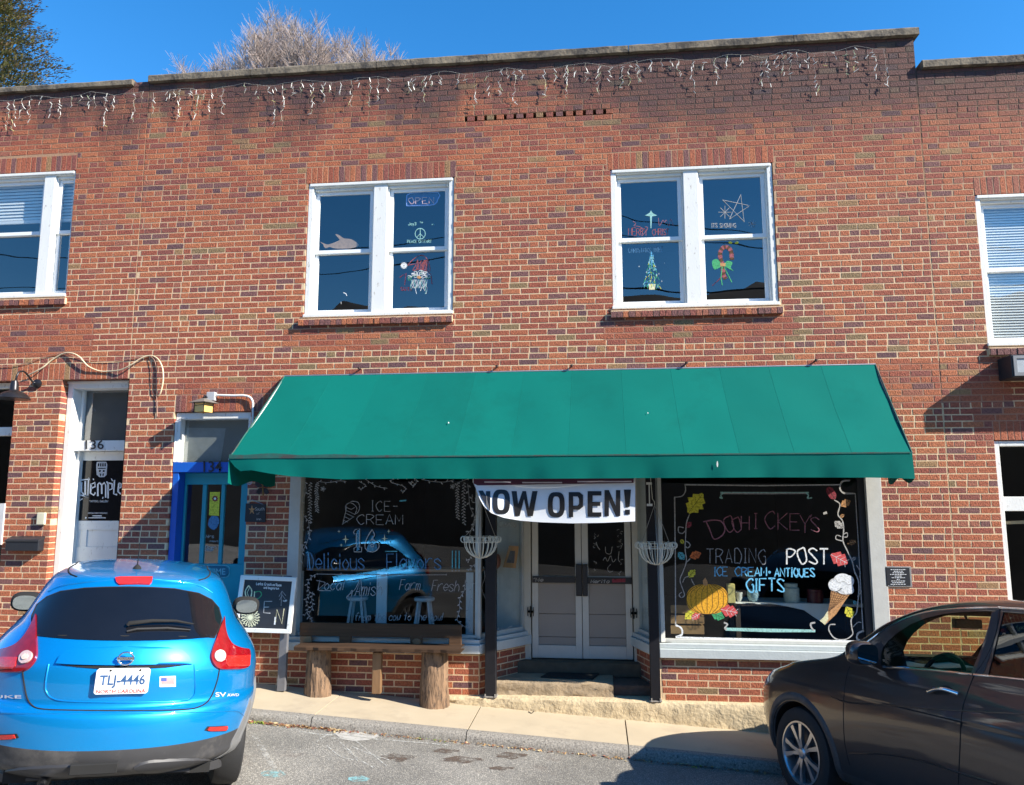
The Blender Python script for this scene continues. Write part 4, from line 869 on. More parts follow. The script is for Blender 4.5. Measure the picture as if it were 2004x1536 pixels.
for st in ([(1385, 235), (1430, 270), (1415, 350), (1450, 400), (1460, 470), (1455, 560), (1490, 640), (1530, 730), (1545, 800), (1575, 870), (1580, 960), (1570, 1060), (1560, 1130), (1520, 1180), (1525, 1250), (1530, 1300), (1470, 1340), (1390, 1330), (1345, 1270), (1350, 1225), (1395, 1220)], [(1450, 560), (1400, 545), (1405, 515), (1440, 525)],
           [(1455, 510), (1485, 495), (1490, 525), (1465, 530)], [(1535, 1240), (1570, 1205), (1600, 1205)], [(1560, 750), (1590, 800), (1585, 850)], [(1570, 1000), (1600, 960), (1580, 940)]): rs(RW, st, 2.2 if len(st) > 8 else 1.6, 'silver', .0002)
leaf(288, 262, 190, -.93, 'yellow', lobes=4); leaf(232, 432, 62, -.7, 'dkred'); leaf(182, 565, 42, 1.1, 'yellow'); leaf(287, 672, 92, -.35, 'rust'); leaf(175, 678, 75, .9, 'teal'); leaf(258, 818, 78, -.85, 'yellow'); leaf(1362, 182, 110, 1.0, 'dkred', lobes=1)
leaf(1475, 262, 85, -.5, 'tan'); leaf(1448, 362, 38, -.6, 'tan'); leaf(1420, 432, 82, .7, 'silver'); leaf(1525, 572, 70, -.3, 'ink2', 'tan'); leaf(1425, 702, 150, .5, 'red', 'white'); leaf(1540, 700, 40, -.7, 'grey'); leaf(1505, 1125, 100, 1.05, 'yellow'); leaf(1548, 1048, 36, 1, 'teal')
leaf(240, 1145, 95, 2.4, 'yellow'); leaf(290, 1155, 80, 2.6, 'red', 'white', off=.0015); leaf(465, 1150, 105, .35, 'green', off=.0015); leaf(555, 1115, 135, .2, 'red', 'white', off=.003)
# pumpkin: lobes as filled ellipses outlined in ink
cx, cy = 380, 1020
def ell(cx, cy, a, b, n=28): return [(cx+a*math.cos(k*2*math.pi/n)*(1 if 1 else 0), cy+b*math.sin(k*2*math.pi/n)) for k in range(n)]
mb.fill(T(RW, [(cx+165*math.copysign(abs(math.cos(k*.2244))**.8, math.cos(k*.2244)), cy+120*math.copysign(abs(math.sin(k*.2244))**.8, math.sin(k*.2244))) for k in range(28)]), mpg, K['orange'], .002)
for d in (-128, -88, -42, 0, 42, 88, 128): rs(RW, [(cx+d*.35, cy-112), (cx+d*.95, cy-60), (cx+d, cy), (cx+d*.95, cy+60), (cx+d*.45, cy+112)], .9, 'ink2', .0028)
rs(RW, ell(cx, cy, 164, 119)+[(cx+164, cy)], 1.0, 'ink2', .0028); mb.fill(T(RW, [(352, 912), (345, 875), (365, 850), (382, 880), (385, 912)]), mpg, K['tan'], .0032)
# ice cream cone
mb.fill(T(RW, [(1362, 940), (1420, 975), (1505, 985), (1400, 1140), (1310, 1225), (1335, 1140), (1350, 1040)]), mpg, K['tan'], .001)
mb.fill(T(RW, [(1300, 1165), (1335, 1110), (1340, 1180), (1312, 1224), (1270, 1190)]), mpg, K['cream'], .0016)
for k in range(9): rs(RW, [(1358-k*2, 960+k*22), (1495-k*17, 1000+k*12)], .7, 'ink2', .002, False)
for k in range(7): rs(RW, [(1372+k*20, 955+k*6), (1335+k*6, 1120-k*4)], .7, 'ink2', .0022, False)
for a, b, r1, r2 in ((1400, 905, 62, 52), (1450, 875, 72, 58), (1500, 880, 42, 48), (1470, 935, 68, 48), (1515, 950, 26, 30), (1390, 925, 45, 32)): mb.fill(T(RW, ell(a, b, r1, r2, 20)), mpg, K['white'], .0026+.0003*(a % 7))
rs(RW, [(1350, 880), (1390, 860), (1420, 890), (1460, 880), (1500, 905), (1535, 890)], .9, 'grey', .0062); rs(RW, [(1365, 935), (1400, 965), (1440, 950), (1480, 985), (1530, 970)], .9, 'grey', .0062)
mb.fill(T(RW, [(1298, 335), (1325, 325), (1330, 345), (1300, 352)]), mpg, K['silver'])
mb.build('painted_harvest_sign', PMATS, swr)

mb = MB()
# vines in the corners of the left shop window
def vine_(pts, c='silver', w=.9, every=3, sz=5, F=LW):
    q = sm(pts, 6); mb.ribbon(T(F, q), w, mpg, K[c])
    for i in range(1, len(q)-1, every):
        d = (q[i+1][0]-q[i-1][0], q[i+1][1]-q[i-1][1]); l = math.hypot(*d) or 1; s_ = 1 if (i//every) % 2 else -1; nx, ny = -d[1]/l*s_, d[0]/l*s_; a = q[i]; L_ = sz*4.6
        tip = (a[0]+nx*L_+d[0]/l*L_*.6, a[1]+ny*L_+d[1]/l*L_*.6); m_ = ((a[0]+tip[0])/2, (a[1]+tip[1])/2)
        mb.fill(T(F, [a, (m_[0]-d[0]/l*sz*1.5, m_[1]-d[1]/l*sz*1.5), tip, (m_[0]+d[0]/l*sz*1.5, m_[1]+d[1]/l*sz*1.5)]), mpg, K[c], .0004)
vine_([(240, 100), (330, 110), (420, 95), (490, 100)], sz=4); vine_([(650, 75), (700, 110), (760, 145), (850, 160)], sz=4); vine_([(590, 155), (625, 165), (655, 130), (600, 100)], sz=3); vine_([(880, 110), (900, 70), (960, 70), (1040, 65), (1105, 85), (1090, 135), (1050, 120), (1070, 95)], sz=4)
vine_([(880, 110), (960, 130), (1010, 155), (995, 190), (965, 180)], sz=3); vine_([(1150, 80), (1250, 100), (1360, 105), (1440, 85)], sz=5); vine_([(1440, 135), (1500, 100), (1590, 70)], sz=3)
for x0, L_ in ((165, 460), (225, 370), (1470, 430), (1525, 480)): vine_([(x0+math.sin(k*1.7)*5, 105+k*(L_-105)/9) for k in range(10)], w=.5, every=2, sz=4.2)
vine_([(120, 95), (130, 180), (105, 260), (90, 340), (110, 400), (150, 450), (160, 520), (165, 560), (145, 555)], sz=5); vine_([(160, 580), (130, 660), (100, 720), (85, 790), (60, 855)], sz=6); vine_([(80, 430), (100, 500), (70, 580), (90, 650), (100, 690), (75, 735), (55, 710), (75, 690)], sz=5)
vine_([(1560, 120), (1570, 220), (1580, 320), (1620, 420), (1610, 500), (1550, 570)], sz=6); vine_([(1600, 215), (1600, 280), (1630, 280), (1625, 240)], sz=2); vine_([(1590, 760), (1570, 800), (1545, 800)], sz=4); vine_([(1625, 830), (1590, 860), (1565, 890)], sz=5)
vine_([(215, 920), (165, 960), (140, 1020), (160, 1090), (130, 1150), (150, 1220), (115, 1290)], every=2, sz=5); vine_([(190, 1075), (180, 1150), (190, 1210), (150, 1290), (190, 1330)], every=2, sz=5); vine_([(1540, 970), (1530, 1060), (1490, 1140), (1490, 1230), (1470, 1330), (1560, 1400)], every=2, sz=5); vine_([(1600, 970), (1590, 1100), (1560, 1300), (1600, 1440)], every=3, sz=5)
for c in ((280, 165), (1425, 145)):
    for k in range(5): a = k*1.2566; rs(LW, [(c[0], c[1]), (c[0]+16*math.cos(a-.3), c[1]+16*math.sin(a-.3)), (c[0]+22*math.cos(a), c[1]+22*math.sin(a)), (c[0]+16*math.cos(a+.3), c[1]+16*math.sin(a+.3)), (c[0], c[1])], .8, 'silver')
for (wd, x, y, h, w, lw, c, g) in (('ICE', 710, 365, 20, 11.5, 1.3, 'grey', .42), ('-', 900, 365, 20, 9, 1.2, 'grey', .3), ('CREAM', 580, 480, 19, 14.5, 1.4, 'grey', .3), ('Delicious', 145, 878, 32, 11.5, 1.9, 'dkblue', .32), ('Flavors', 845, 878, 32, 13, 1.9, 'dkblue', .30), ('Local', 235, 1060, 20, 9, 1.3, 'grey', .3), ('Amish', 560, 1110, 26, 9.5, 1.5, 'grey', .28), ('Farm', 955, 1060, 20, 8, 1.2, 'grey', .3), ('Fresh', 1240, 1070, 21, 8.5, 1.3, 'grey', .3), ('from the cow to the bowl', 560, 1330, 15, 6.4, 1.2, 'grey', .22)):
    a, b = LW(x, y); write(mb, wd, a, b, h, w, lw, mpg, K[c], gap=g, slant=.0 if wd in ('ICE', 'CREAM', 'Delicious', 'Flavors', '-') else .2, jit=.03)
for k in range(3): rs(LW, [(1425+k*30, 712), (1424+k*30, 870)], 2.0, 'teal', 0, False); rs(LW, [(1418+k*30, 890), (1430+k*30, 890)], 2.4, 'silver', 0, False)
rs(LW, [(130, 735), (150, 730), (165, 870)], 1.6, 'blue', .0004); rs(LW, [(830, 718), (938, 718)], 1.8, 'teal', .0004, False)
rs(LW, [(230, 918), (800, 928), (1370, 925)], 1.1, 'silver', .0004, False); star4(mb, *LW(228, 918), 3, K['silver'], mpg); star4(mb, *LW(1370, 925), 3, K['silver'], mpg); star4(mb, *LW(440, 918), 4, K['silver'], mpg)
rs(LW, [(500, 1120), (540, 1060), (520, 1150), (490, 1120), (560, 1060), (610, 970), (620, 1060), (615, 1190)], 1.3, 'grey'); rs(LW, [(220, 975), (270, 985), (300, 1000), (240, 1060), (350, 1065)], 1.2, 'grey')
# the big outlined 16, hatched
one = [(552, 545), (565, 525), (605, 518), (605, 680), (622, 682), (622, 722), (555, 722), (555, 688), (575, 680), (575, 560), (555, 565)]
rs(LW, one+[one[0]], 1.5, 'silver', .0006, False)
six = [(715, 525), (680, 580), (655, 640), (655, 690), (690, 720), (740, 718), (775, 680), (765, 640), (720, 615), (700, 625), (735, 575), (715, 525)]
rs(LW, six, 1.5, 'silver', .0006); rs(LW, [(700, 665), (715, 655), (730, 665), (718, 680), (700, 668)], 1.2, 'silver', .0006)
for k in range(15): y = 535+k*12; rs(LW, [(578, y+8), (603, y-6)], .9, 'blue', 0, False)
for k in range(13): y = 590+k*10; hw = 12+min(k, 8)*5; rs(LW, [(712-hw+10, y+12), (712+hw-6, y-8)], .9, 'blue', 0, False)
for x, y, s_ in ((480, 612, 9), (422, 542, 4), (442, 662, 4), (825, 605, 8), (862, 540, 4.5), (868, 635, 3)): star4(mb, *LW(x, y), s_, K['cream'], mpg)
rs(LW, [(455, 480), (480, 370), (490, 320)], 1.1, 'grey'); rs(LW, [(450, 480), (555, 410)], 1.1, 'grey', 0, False); rs(LW, [(480, 380), (555, 415)], 1.1, 'grey', 0, False); rs(LW, [(485, 355), (560, 390)], 1.1, 'grey', 0, False)
rs(LW, [(485, 370), (480, 320), (510, 290), (550, 300), (580, 340), (560, 395)], 1.2, 'grey'); rs(LW, [(515, 290), (540, 275), (590, 285), (605, 330), (590, 370), (565, 390)], 1.2, 'grey'); rs(LW, [(490, 330), (530, 345), (560, 330)], 1.0, 'grey'); rs(LW, [(455, 440), (500, 460)], .9, 'grey', 0, False); rs(LW, [(465, 410), (525, 435)], .9, 'grey', 0, False)
mb.fill(T(LW, [(958, 265), (1018, 262), (1012, 276), (955, 278)]), mpg, K['teal'])
mb.build('painted_ice_cream_sign', PMATS, swl)
# writing on the angled side pane beside the doors
ang = math.atan2((RL1-RL0).y, (RL1-RL0).x); nn = Vector((math.sin(ang), -math.cos(ang), 0))
mps = lambda x, y, off=0.: onplane(x, y, RL0+nn*(-.041+off), nn)
mb = MB(); write(mb, 'Come', 975, 1032, 12, 7, 1.1, mps, K['grey']); mb.build('painted_greeting', PMATS, swl); mb = MB(); write(mb, 'in', 975, 1236, 9, 6, 1.3, mps, K['silver']); mb.ribbon(sm([(990, 1232), (1000, 1226), (1008, 1236), (1020, 1230)]), 1.2, mps, K['silver'])
mb.ribbon(sm([(946, 1108), (949, 1130), (943, 1150), (950, 1172)]), .9, mps, K['silver']); mb.build('painted_greeting', PMATS, swl)

# ------------------------------------------------------------------ things inside the shop windows
M_WPNT = mat('chalky white furniture paint', (.62, .64, .64), .6, var=.06)
sh = thing('display_shelf', 'long shelf on three white uprights inside the left shop window', 'shelf', (-2.3, .45, .5))
ys_ = .42
za = at(760, 1113, ys_).z
mb = MB(); mb.box(-3.38, -1.32, ys_, ys_+.28, za-.03, za); bevel(mb.build('shelf_board', mat('tan pine board', (.34, .21, .12), .6, var=.2, vs=8), sh))
for x0, x1 in ((737, 757), (582, 592), (912, 926)):
    mb = MB(); mb.box(at(x0, 1150, ys_-.05).x, at(x1, 1150, ys_-.05).x, ys_-.05, ys_-.02, .50, za-.03); mb.build('upright', M_WPNT, sh)
for i, x in enumerate((-2.79, -2.0)):
    t = thing('stool', 'white slender stool under the shelf, '+('on the left of the wide upright' if i == 0 else 'on the right of the wide upright'), 'stool', (x, .55, .5), 'white stools inside the left shop window')
    mb = MB(); Mx = Matrix.Translation((x, .55, .5)); mb.lathe([(.11, .40), (.12, .41), (.12, .43), (.11, .44)], 16, Mx); mb.build('seat', M_WPNT, t)
    for k in range(4):
        a = k*1.5708+.785; mb = MB(); mb.tube([(x+.15*math.cos(a), .55+.12*math.sin(a), .5), (x+.08*math.cos(a), .55+.08*math.sin(a), .90)], .016, 6); mb.build('leg', M_WPNT, t)
t = thing('picture_frame', 'tan wooden picture frame leaning on the shelf beside the entrance', 'picture frame', tuple(at(1002, 1110, .55)))
mb = MB()
fr = [(984, 1110), (996, 1068), (1015, 1069), (1009, 1112)]
A = [at(a, b, .5) for a, b in fr]; inn = [A[0].lerp(A[2], .22)+(A[0]-A[0]), A[1].lerp(A[3], .22), A[2].lerp(A[0], .22), A[3].lerp(A[1], .22)]
for i in range(4): mb.prism([A[i], A[(i+1) % 4], inn[(i+1) % 4], inn[i]], Vector((0, .03, 0)))
mb.build('frame', mat('honey oak', (.40, .22, .09), .5, var=.2, vs=10), t); mb = MB(); mb.prism(inn, Vector((0, .02, 0))); mb.build('backing', mat('dark print', (.08, .08, .09), .5), t)
for i, (x, c) in enumerate(((600, (.12, .16, .22)), (965, (.25, .08, .05)))):
    p = at(x, 1112, .5); mb = MB(); mb.lathe([(.05, 0), (.075, .03), (.085, .10), (.07, .15), (.05, .17)], 18, Matrix.Translation((p.x, .56, za)))
    tag(mb.build('ceramic_pot', mat('glaze %d' % i, c, .3, var=.1)), ('slate blue round pot at the left end of the shelf' if i == 0 else 'dark red round pot on the shelf behind the left basket'), 'pot')
# the table in the right window
tb = thing('display_table', 'display table under a white cloth inside the right shop window', 'table', (1.75, .5, .5))
ty = .32; tz = at(1500, 1180, ty).z
xt0, xt1 = at(1437, 1180, ty).x, at(1690, 1180, ty).x
mb = MB(); mb.box(xt0, xt1, ty+.01, ty+.50, tz-.035, tz-.006); mb.build('tabletop', mat('dark walnut', (.07, .045, .03), .5), tb)
for x in (xt0+.04, xt1-.04):
    for y in (ty+.05, ty+.45): mb = MB(); mb.box(x-.025, x+.025, y-.025, y+.025, .5, tz-.035); mb.build('leg', mat('dark walnut', (0, 0, 0)), tb)
mb = MB(); cl = [(1437, 1179), (1520, 1181), (1572, 1192), (1600, 1212), (1617, 1221), (1625, 1200), (1640, 1185), (1690, 1187)]
mb.poly([(xt0-.01, ty, tz), (xt1+.01, ty, tz), (xt1+.01, ty+.5, tz), (xt0-.01, ty+.5, tz)])
n = 30
def drop(x):
    for i in range(len(cl)-1):
        if cl[i][0] <= x <= cl[i+1][0]: f = (x-cl[i][0])/(cl[i+1][0]-cl[i][0]); return cl[i][1]+(cl[i+1][1]-cl[i][1])*f
    return cl[-1][1]
mb.grid(lambda u, v: Vector((at(1437+u*253, 1180, ty).x, ty-.004-.012*math.sin(u*40)*v, tz+(at(1437+u*253, drop(1437+u*253)+1.5, ty).z-tz)*v)), 60, 3)
o = mb.build('tablecloth', mat('white linen', (.72, .72, .68), .8, var=.04, bump=.002, bs=120), None, smooth=50); tag(o, 'white cloth hanging in a point over the table in the right shop window', 'tablecloth')
def pot(name, label, cat, px0, px1, pyb, pyt, prof, m, Y=.42):
    a, b = at(px0, pyb, Y).x, at(px1, pyb, Y).x; h = (pyb-pyt)/170; r = (b-a)/2; mb = MB(); mb.lathe([(q*r, w*h) for q, w in prof], 20, Matrix.Translation(((a+b)/2, Y, tz)))
    return tag(mb.build(name, m, smooth=40), label, cat)
pot('glass_jar', 'white labelled glass jar with lid on the cloth below the word gifts', 'jar', 1534, 1565, 1179, 1145, [(.9, 0), (1, .05), (1, .75), (.8, .82), (.8, .85), (.85, .86), (.85, 1), (0, 1)], mat('milky jar', (.55, .60, .52), .25, var=.2, vs=40))
pot('glass_bowl', 'small blue and white bowl on the cloth in the right window', 'bowl', 1462, 1487, 1178, 1156, [(.4, 0), (.75, .15), (1, .6), (.9, .95), (.95, 1), (.8, .9), (.6, .3), (0, .2)], mat('blue white glaze', (.30, .45, .50), .2, var=.6, vs=60))
pot('tin', 'dark red tin with a printed band, right of the jar in the window', 'tin', 1580, 1612, 1182, 1158, [(1, 0), (1, .8), (.95, .82), (.95, 1), (0, 1)], mat('dark red tin', (.12, .02, .02), .3, var=.3, vs=30))
pot('china_cup', 'tiny pale cup between the yellow box and the bowl', 'cup', 1440, 1454, 1179, 1162, [(.5, 0), (.9, .4), (1, 1), (.9, .9), (.4, .1)], mat('pale china', (.55, .55, .50), .2))
mb = MB(); a = at(1425, 1180, .28); b = at(1438, 1143, .28); mb.box(a.x, b.x, .28, .36, a.z, b.z); tag(bevel(mb.build('box', mat('yellow carton', (.70, .58, .20), .6, var=.25, vs=30)), .003), 'narrow yellow carton standing behind the painted pumpkin', 'box')
t = thing('wooden_crate', 'slatted wooden crate in the lower left corner of the right window', 'crate', tuple(at(1340, 1240, .3)))
for k in range(3):
    a = at(1313, 1240-k*20, .28); b = at(1378, 1225-k*20, .28); mb = MB(); mb.box(a.x, b.x, .28, .30, a.z, b.z); mb.build('slat', mat('crate pine', (.30, .17, .07), .7, var=.3, vs=9), t)
    mb = MB(); mb.box(b.x-.02, b.x, .30, .6, a.z, b.z); mb.build('slat', mat('crate pine', (0, 0, 0)), t)
mb = MB(); p = at(1330, 1246, .2); mb.lathe([(.07, 0), (.10, .01), (.11, .03), (.09, .03), (.03, .015)], 20, Matrix.Translation((p.x, .2, .502))); tag(mb.build('dish', mat('teal glass', (.02, .35, .38), .15), smooth=40), 'teal glass dish on the floor of the right window', 'dish')

# ------------------------------------------------------------------ door 134
yd = .17; x0, x1, _, z1 = D134
zr0, zr1 = at(420, 924, .05).z, at(420, 904, .05).z
mb = MB(); frame_mb(mb, x0+.004, x1, zr1, z1-.003, .03, .2, .055, .04, .075, .0); mb.box(x0+.004, x0+.02, .01, .2, zr1, z1-.1); tw = bevel(mb.build('transom_window', M_WHITE, BC_))
mb = MB(); mb.poly([(x0+.05, .13, zr1), (x1-.04, .13, zr1), (x1-.04, .13, z1-.075), (x0+.05, .13, z1-.075)]); mb.build('pane', M_GLASS, tw)
mb = MB(); a = at(360, 905, .145); b = at(440, 838, .145); mb.prism([at(359, 905, .145), at(490, 905, .145), at(490, 815, .145), at(357, 815, .145)], Vector((0, .01, 0))); mb.build('frosted_film', M_FILM, tw)
mb = MB(); mb.prism([at(357, 905, .140), at(432, 905, .140), at(442, 838, .140), at(366, 837, .140)], Vector((0, .003, 0))); mb.build('paper_patch', mat('paper patch', (.30, .31, .30), .6), tw)
mb = MB(); mb.box(x0+.004, x1, .02, .2, zr0, zr1-.003); mb.box(x0+.004, x0+.075, .03, .2, -.1, zr0); mb.box(x1-.02, x1, .05, .2, -.1, zr0); bevel(mb.build('door_frame', M_BLUE, BC_))
dr = MB(); xs_ = [(at(361, 1020, yd).x, at(393, 1020, yd).x), (at(401, 1020, yd).x, at(430, 1020, yd).x), (at(437, 1020, yd).x, at(469, 1020, yd).x)]
zg0, zg1 = at(410, 1103, yd).z, at(410, 948, yd).z; dx0, dx1 = x0+.076, x1-.021; cols = [dx0]+[v for p in xs_ for v in p]+[dx1]
for k in range(0, len(cols), 2): dr.box(cols[k], cols[k+1], yd, yd+.045, zg0, zg1)
dr.box(dx0, dx1, yd, yd+.045, zg1, zr0-.004); dr.box(dx0, dx1, yd, yd+.045, -.05, zg0); d4 = bevel(dr.build('door', M_TEAL, BC_), .004)
d4['label'] = 'turquoise door with three tall panes in a cobalt blue frame'
for a, b in xs_: mb = MB(); mb.poly([(a, yd+.02, zg0), (b, yd+.02, zg0), (b, yd+.02, zg1), (a, yd+.02, zg1)]); mb.build('pane', M_GLASS, d4)
D6 = lambda x, y: (310+x/3.84, 740+y/3.84); mpd = ycoord(yd+.014); mb = MB(); K = pi_
mb.fill(T(D6, [(388, 855), (462, 855), (455, 1035), (380, 1030)]), mpd, K['yellow']); 
for k in range(8): a = k*.785; c = D6(425+16*math.cos(a), 905+16*math.sin(a)); mb.fill([(c[0]+2.0*math.cos(j*1.05), c[1]+2.0*math.sin(j*1.05)) for j in range(6)], mpd, K['dkred'], .0008)
mb.fill([(D6(425, 905)[0]+2.4*math.cos(j*1.05), D6(425, 905)[1]+2.4*math.sin(j*1.05)) for j in range(6)], mpd, K['white'], .0012)
mb.build('yellow_sticker', PMATS, d4); mb = MB()
mb.fill(T(D6, sm([(400, 1035), (445, 1040), (455, 1090), (420, 1140), (375, 1110), (380, 1060)], 3)), mpd, K['dkblue'])
mb.build('blue_sticker', PMATS, d4); mb = MB()
for j, (wd, x, y) in enumerate((('Hrs', 355, 1200), ('Mon', 385, 1232), ('Open', 350, 1280), ('Inside', 350, 1300))): p = D6(x, y); write(mb, wd, p[0], p[1], 6 if j != 1 else 4, 4.2 if j != 3 else 2.4, .8, mpd, K['silver'], slant=.3)
mb.build('opening_hours', PMATS, d4)
mb = MB(); c0 = [(404, 1112), (409, 1108), (440, 1108), (446, 1113), (447, 1120), (444, 1126), (438, 1129), (408, 1129), (403, 1124)]
mb.prism([at(a, b, yd-.012) for a, b in c0], Vector((0, .012, 0)))
pq = mb.build('name_plaque', mat('dark teal plaque', (.01, .13, .20), .4), d4); put_text('TIME', pxbox(409, 1112.5, 441, 1124.5, yd-.0135), mat('pale blue letter', (.16, .45, .52), .5), pq, offset=.01)
w_ = MB()
for s_ in (1, -1): w_.ribbon(sm([(405, 1118+s_*2), (402, 1118+s_*9), (412, 1118+s_*12), (440, 1118+s_*11.5), (448, 1118+s_*8), (448, 1118)], 3), 1.2, ycoord(yd-.015), 0)
w_.build('scroll_border', mat('pale blue letter', (0, 0, 0)), pq)
put_text('134', pxbox(398, 902, 434, 924, -.0+.008), M_BLACK, BC_, 'house_number', offset=.012)
# ------------------------------------------------------------------ door 136 (left building)
yd = .32; x0, x1, _, z1 = D136; ya = .11
def bz(px, py, Y=yd): return at(px, py, Y)
zt0, zt1 = bz(190, 882, .2).z, bz(190, 862, .2).z
mb = MB(); mb.box(x0+.004, x0+.075, ya, .36, -.1, z1-.003); mb.box(x1-.03, x1, ya, .36, -.1, z1-.003); mb.box(x0+.075, x1-.03, ya, .36, z1-.09, z1-.003); mb.box(x0+.075, x1-.03, .2, .36, zt0, zt1); mb.box(x0+.076, x0+.11, .26, .36, -.1, z1-.09)
mb.box(x0+.0, x1, ya-.02, ya-.001, z1-.03, z1-.004); bevel(mb.build('door_frame', M_WHITE, BL_))
mb = MB(); mb.poly([(x0+.10, .30, zt1), (x1-.03, .30, zt1), (x1-.03, .30, z1-.08), (x0+.10, .30, z1-.08)]); tr_ = mb.build('transom_pane', M_GLASS, BL_)
mb = MB(); mb.prism([at(150, 862, .315), at(250, 862, .315), at(250, 745, .315), at(150, 745, .315)], Vector((0, .01, 0))); mb.build('frosted_film', mat('smoky film', (.075, .08, .085), .5, var=.3, vs=3), BL_)
put_text('136', pxbox(167, 861, 203, 879, .193), M_BLACK, BL_, 'house_number', offset=.012)
gx0, gx1 = bz(146, 960).x, bz(243, 960).x+.03; gz0, gz1 = bz(190, 1019).z, bz(190, 901).z; dx0, dx1 = x0+.112, x1-.03
mb = MB(); mb.box(dx0, gx0, yd, yd+.04, -.05, zt0-.004); mb.box(gx1, dx1+.05, yd, yd+.04, -.05, zt0-.004); mb.box(gx0, gx1, yd, yd+.04, gz1, zt0-.004)
pz = [gz0, bz(190, 1037).z, bz(190, 1070).z, bz(190, 1092).z, -.05]; px_ = [gx0, gx0+.02, gx0+.15]
mb.box(gx0, gx1, yd, yd+.04, pz[1], gz0); mb.box(gx0, gx1, yd+.012, yd+.04, pz[2], pz[1]); mb.box(gx0, gx1, yd, yd+.04, -.05, pz[2]); mb.box(gx0+.13, gx0+.20, yd, yd+.03, pz[2], pz[1])
d6 = bevel(mb.build('door', M_WHITE, BL_), .003); d6['label'] = 'white panelled door with a black lettered glass'
mb = MB(); mb.poly([(gx0, yd+.012, gz0), (gx1, yd+.012, gz0), (gx1, yd+.012, gz1), (gx0, yd+.012, gz1)]); mb.build('pane', mat('black glass', (.006, .006, .008), .08), d6)
M_LT = mat('white vinyl letter', (.75, .77, .78), .5); mpt = ycoord(yd+.009)
lean = lambda x, y: (x-(y-960)*.06, y)
TE = lambda x, y: (x/3.49, 680+y/3.49)
mb = MB()
E1 = [(662, 780), (725, 780), (733, 800), (728, 870), (712, 885), (678, 885), (660, 868), (657, 800)]
mb.fill(T(TE, E1), mpt, 1)
for k in range(4): mb.fill(T(TE, [(669+k*15, 790), (678+k*15, 790), (677+k*15, 812), (668+k*15, 812)]), mpt, 2, .0008)
for q in ([(668, 822), (722, 822), (722, 828), (668, 828)], [(676, 836), (688, 836), (688, 850), (676, 850)], [(702, 836), (714, 836), (714, 850), (702, 850)], [(680, 858), (690, 862), (690, 878), (684, 878)], [(700, 862), (711, 858), (706, 878), (700, 878)]): mb.fill(T(TE, q), mpt, 2, .0008)
# blackletter word: heavy broken strokes
def bl(pts, w=3.4): mb.ribbon(T(TE, pts), w, mpt, 0, .0004)
bl([(552, 905), (600, 900), (612, 905), (606, 890)], 2.2); bl([(556, 920), (556, 985), (575, 1005)]); bl([(582, 912), (582, 1010), (604, 1018)]); bl([(604, 905), (600, 1015)], 2.6); bl([(534, 1020), (548, 1008), (604, 1018)], 2.2); bl([(534, 1035), (548, 1043), (564, 1032)], 1.8)
bl([(622, 930), (618, 995), (640, 1008), (652, 990)]); bl([(620, 935), (648, 922), (650, 950), (622, 962)], 2.4); bl([(668, 1015), (668, 935), (682, 922)]); bl([(682, 925), (695, 940), (695, 1000)], 2.8); bl([(695, 940), (712, 922), (722, 940), (722, 1025)], 2.8)
bl([(738, 1030), (738, 930), (728, 915)], 3); bl([(738, 925), (766, 930), (766, 965), (738, 975)], 2.8); bl([(782, 905), (776, 1000), (800, 1005)], 3.2); bl([(812, 925), (806, 985), (826, 1000)], 3); bl([(812, 925), (828, 930), (826, 955), (810, 962)], 2.2)
bl([(640, 905), (636, 895)], 1.6); bl([(760, 895), (770, 912)], 1.8); bl([(575, 1005), (590, 1022)], 1.6); bl([(704, 1020), (700, 1032)], 1.6)
mb.build('blackletter_lettering', [M_LT, mat('silver grey vinyl', (.42, .45, .48), .5), mat('black glass', (0, 0, 0))], d6)
put_text('TATTOO | GALLERY', lambda u, v: at(175+37*u, 984-5*v-.1*0, yd+.008), M_LT, d6, offset=.0)
put_text('APPOINTMENT REQUIRED', lambda u, v: at(172+38*u, 1006-3.4*v, yd+.008), M_LT, d6)
mb = MB(); mb.ribbon([(181, 1009.5), (199, 1009.5)], 2.0, mpt, 0); mb.ribbon([(173, 1013.2), (207, 1013.2)], 1.4, mpt, 0); mb.fill([(168+1.8*math.cos(k), 1013+1.8*math.sin(k)) for k in range(6)], mpt, 0); mb.build('small_print', M_LT, d6)
mb = MB(); p = bz(137, 1027); mb.lathe([(.0, -.02), (.018, -.018), (.018, 0)], 14, Matrix.Translation((p.x, yd, p.z)) @ Matrix.Rotation(-1.5708, 4, 'X')); mb.build('deadbolt', M_METG, d6)
mb = MB(); p = bz(132, 1072); mb.box(p.x-.02, p.x+.02, yd-.012, yd-.001, p.z-.09, p.z+.07); mb.tube([(p.x, yd-.02, p.z), (p.x, yd-.05, p.z), (p.x-.07, yd-.055, p.z)], .01, 8); bevel(mb.build('door_handle', mat('aged brass', (.42, .40, .28), .4, metal=.7), d6), .002)
mb = MB(); mb.box(gx1-.05, gx1+.05, .24, .31, bz(240, 960).z-.2, bz(240, 960).z+.28); 
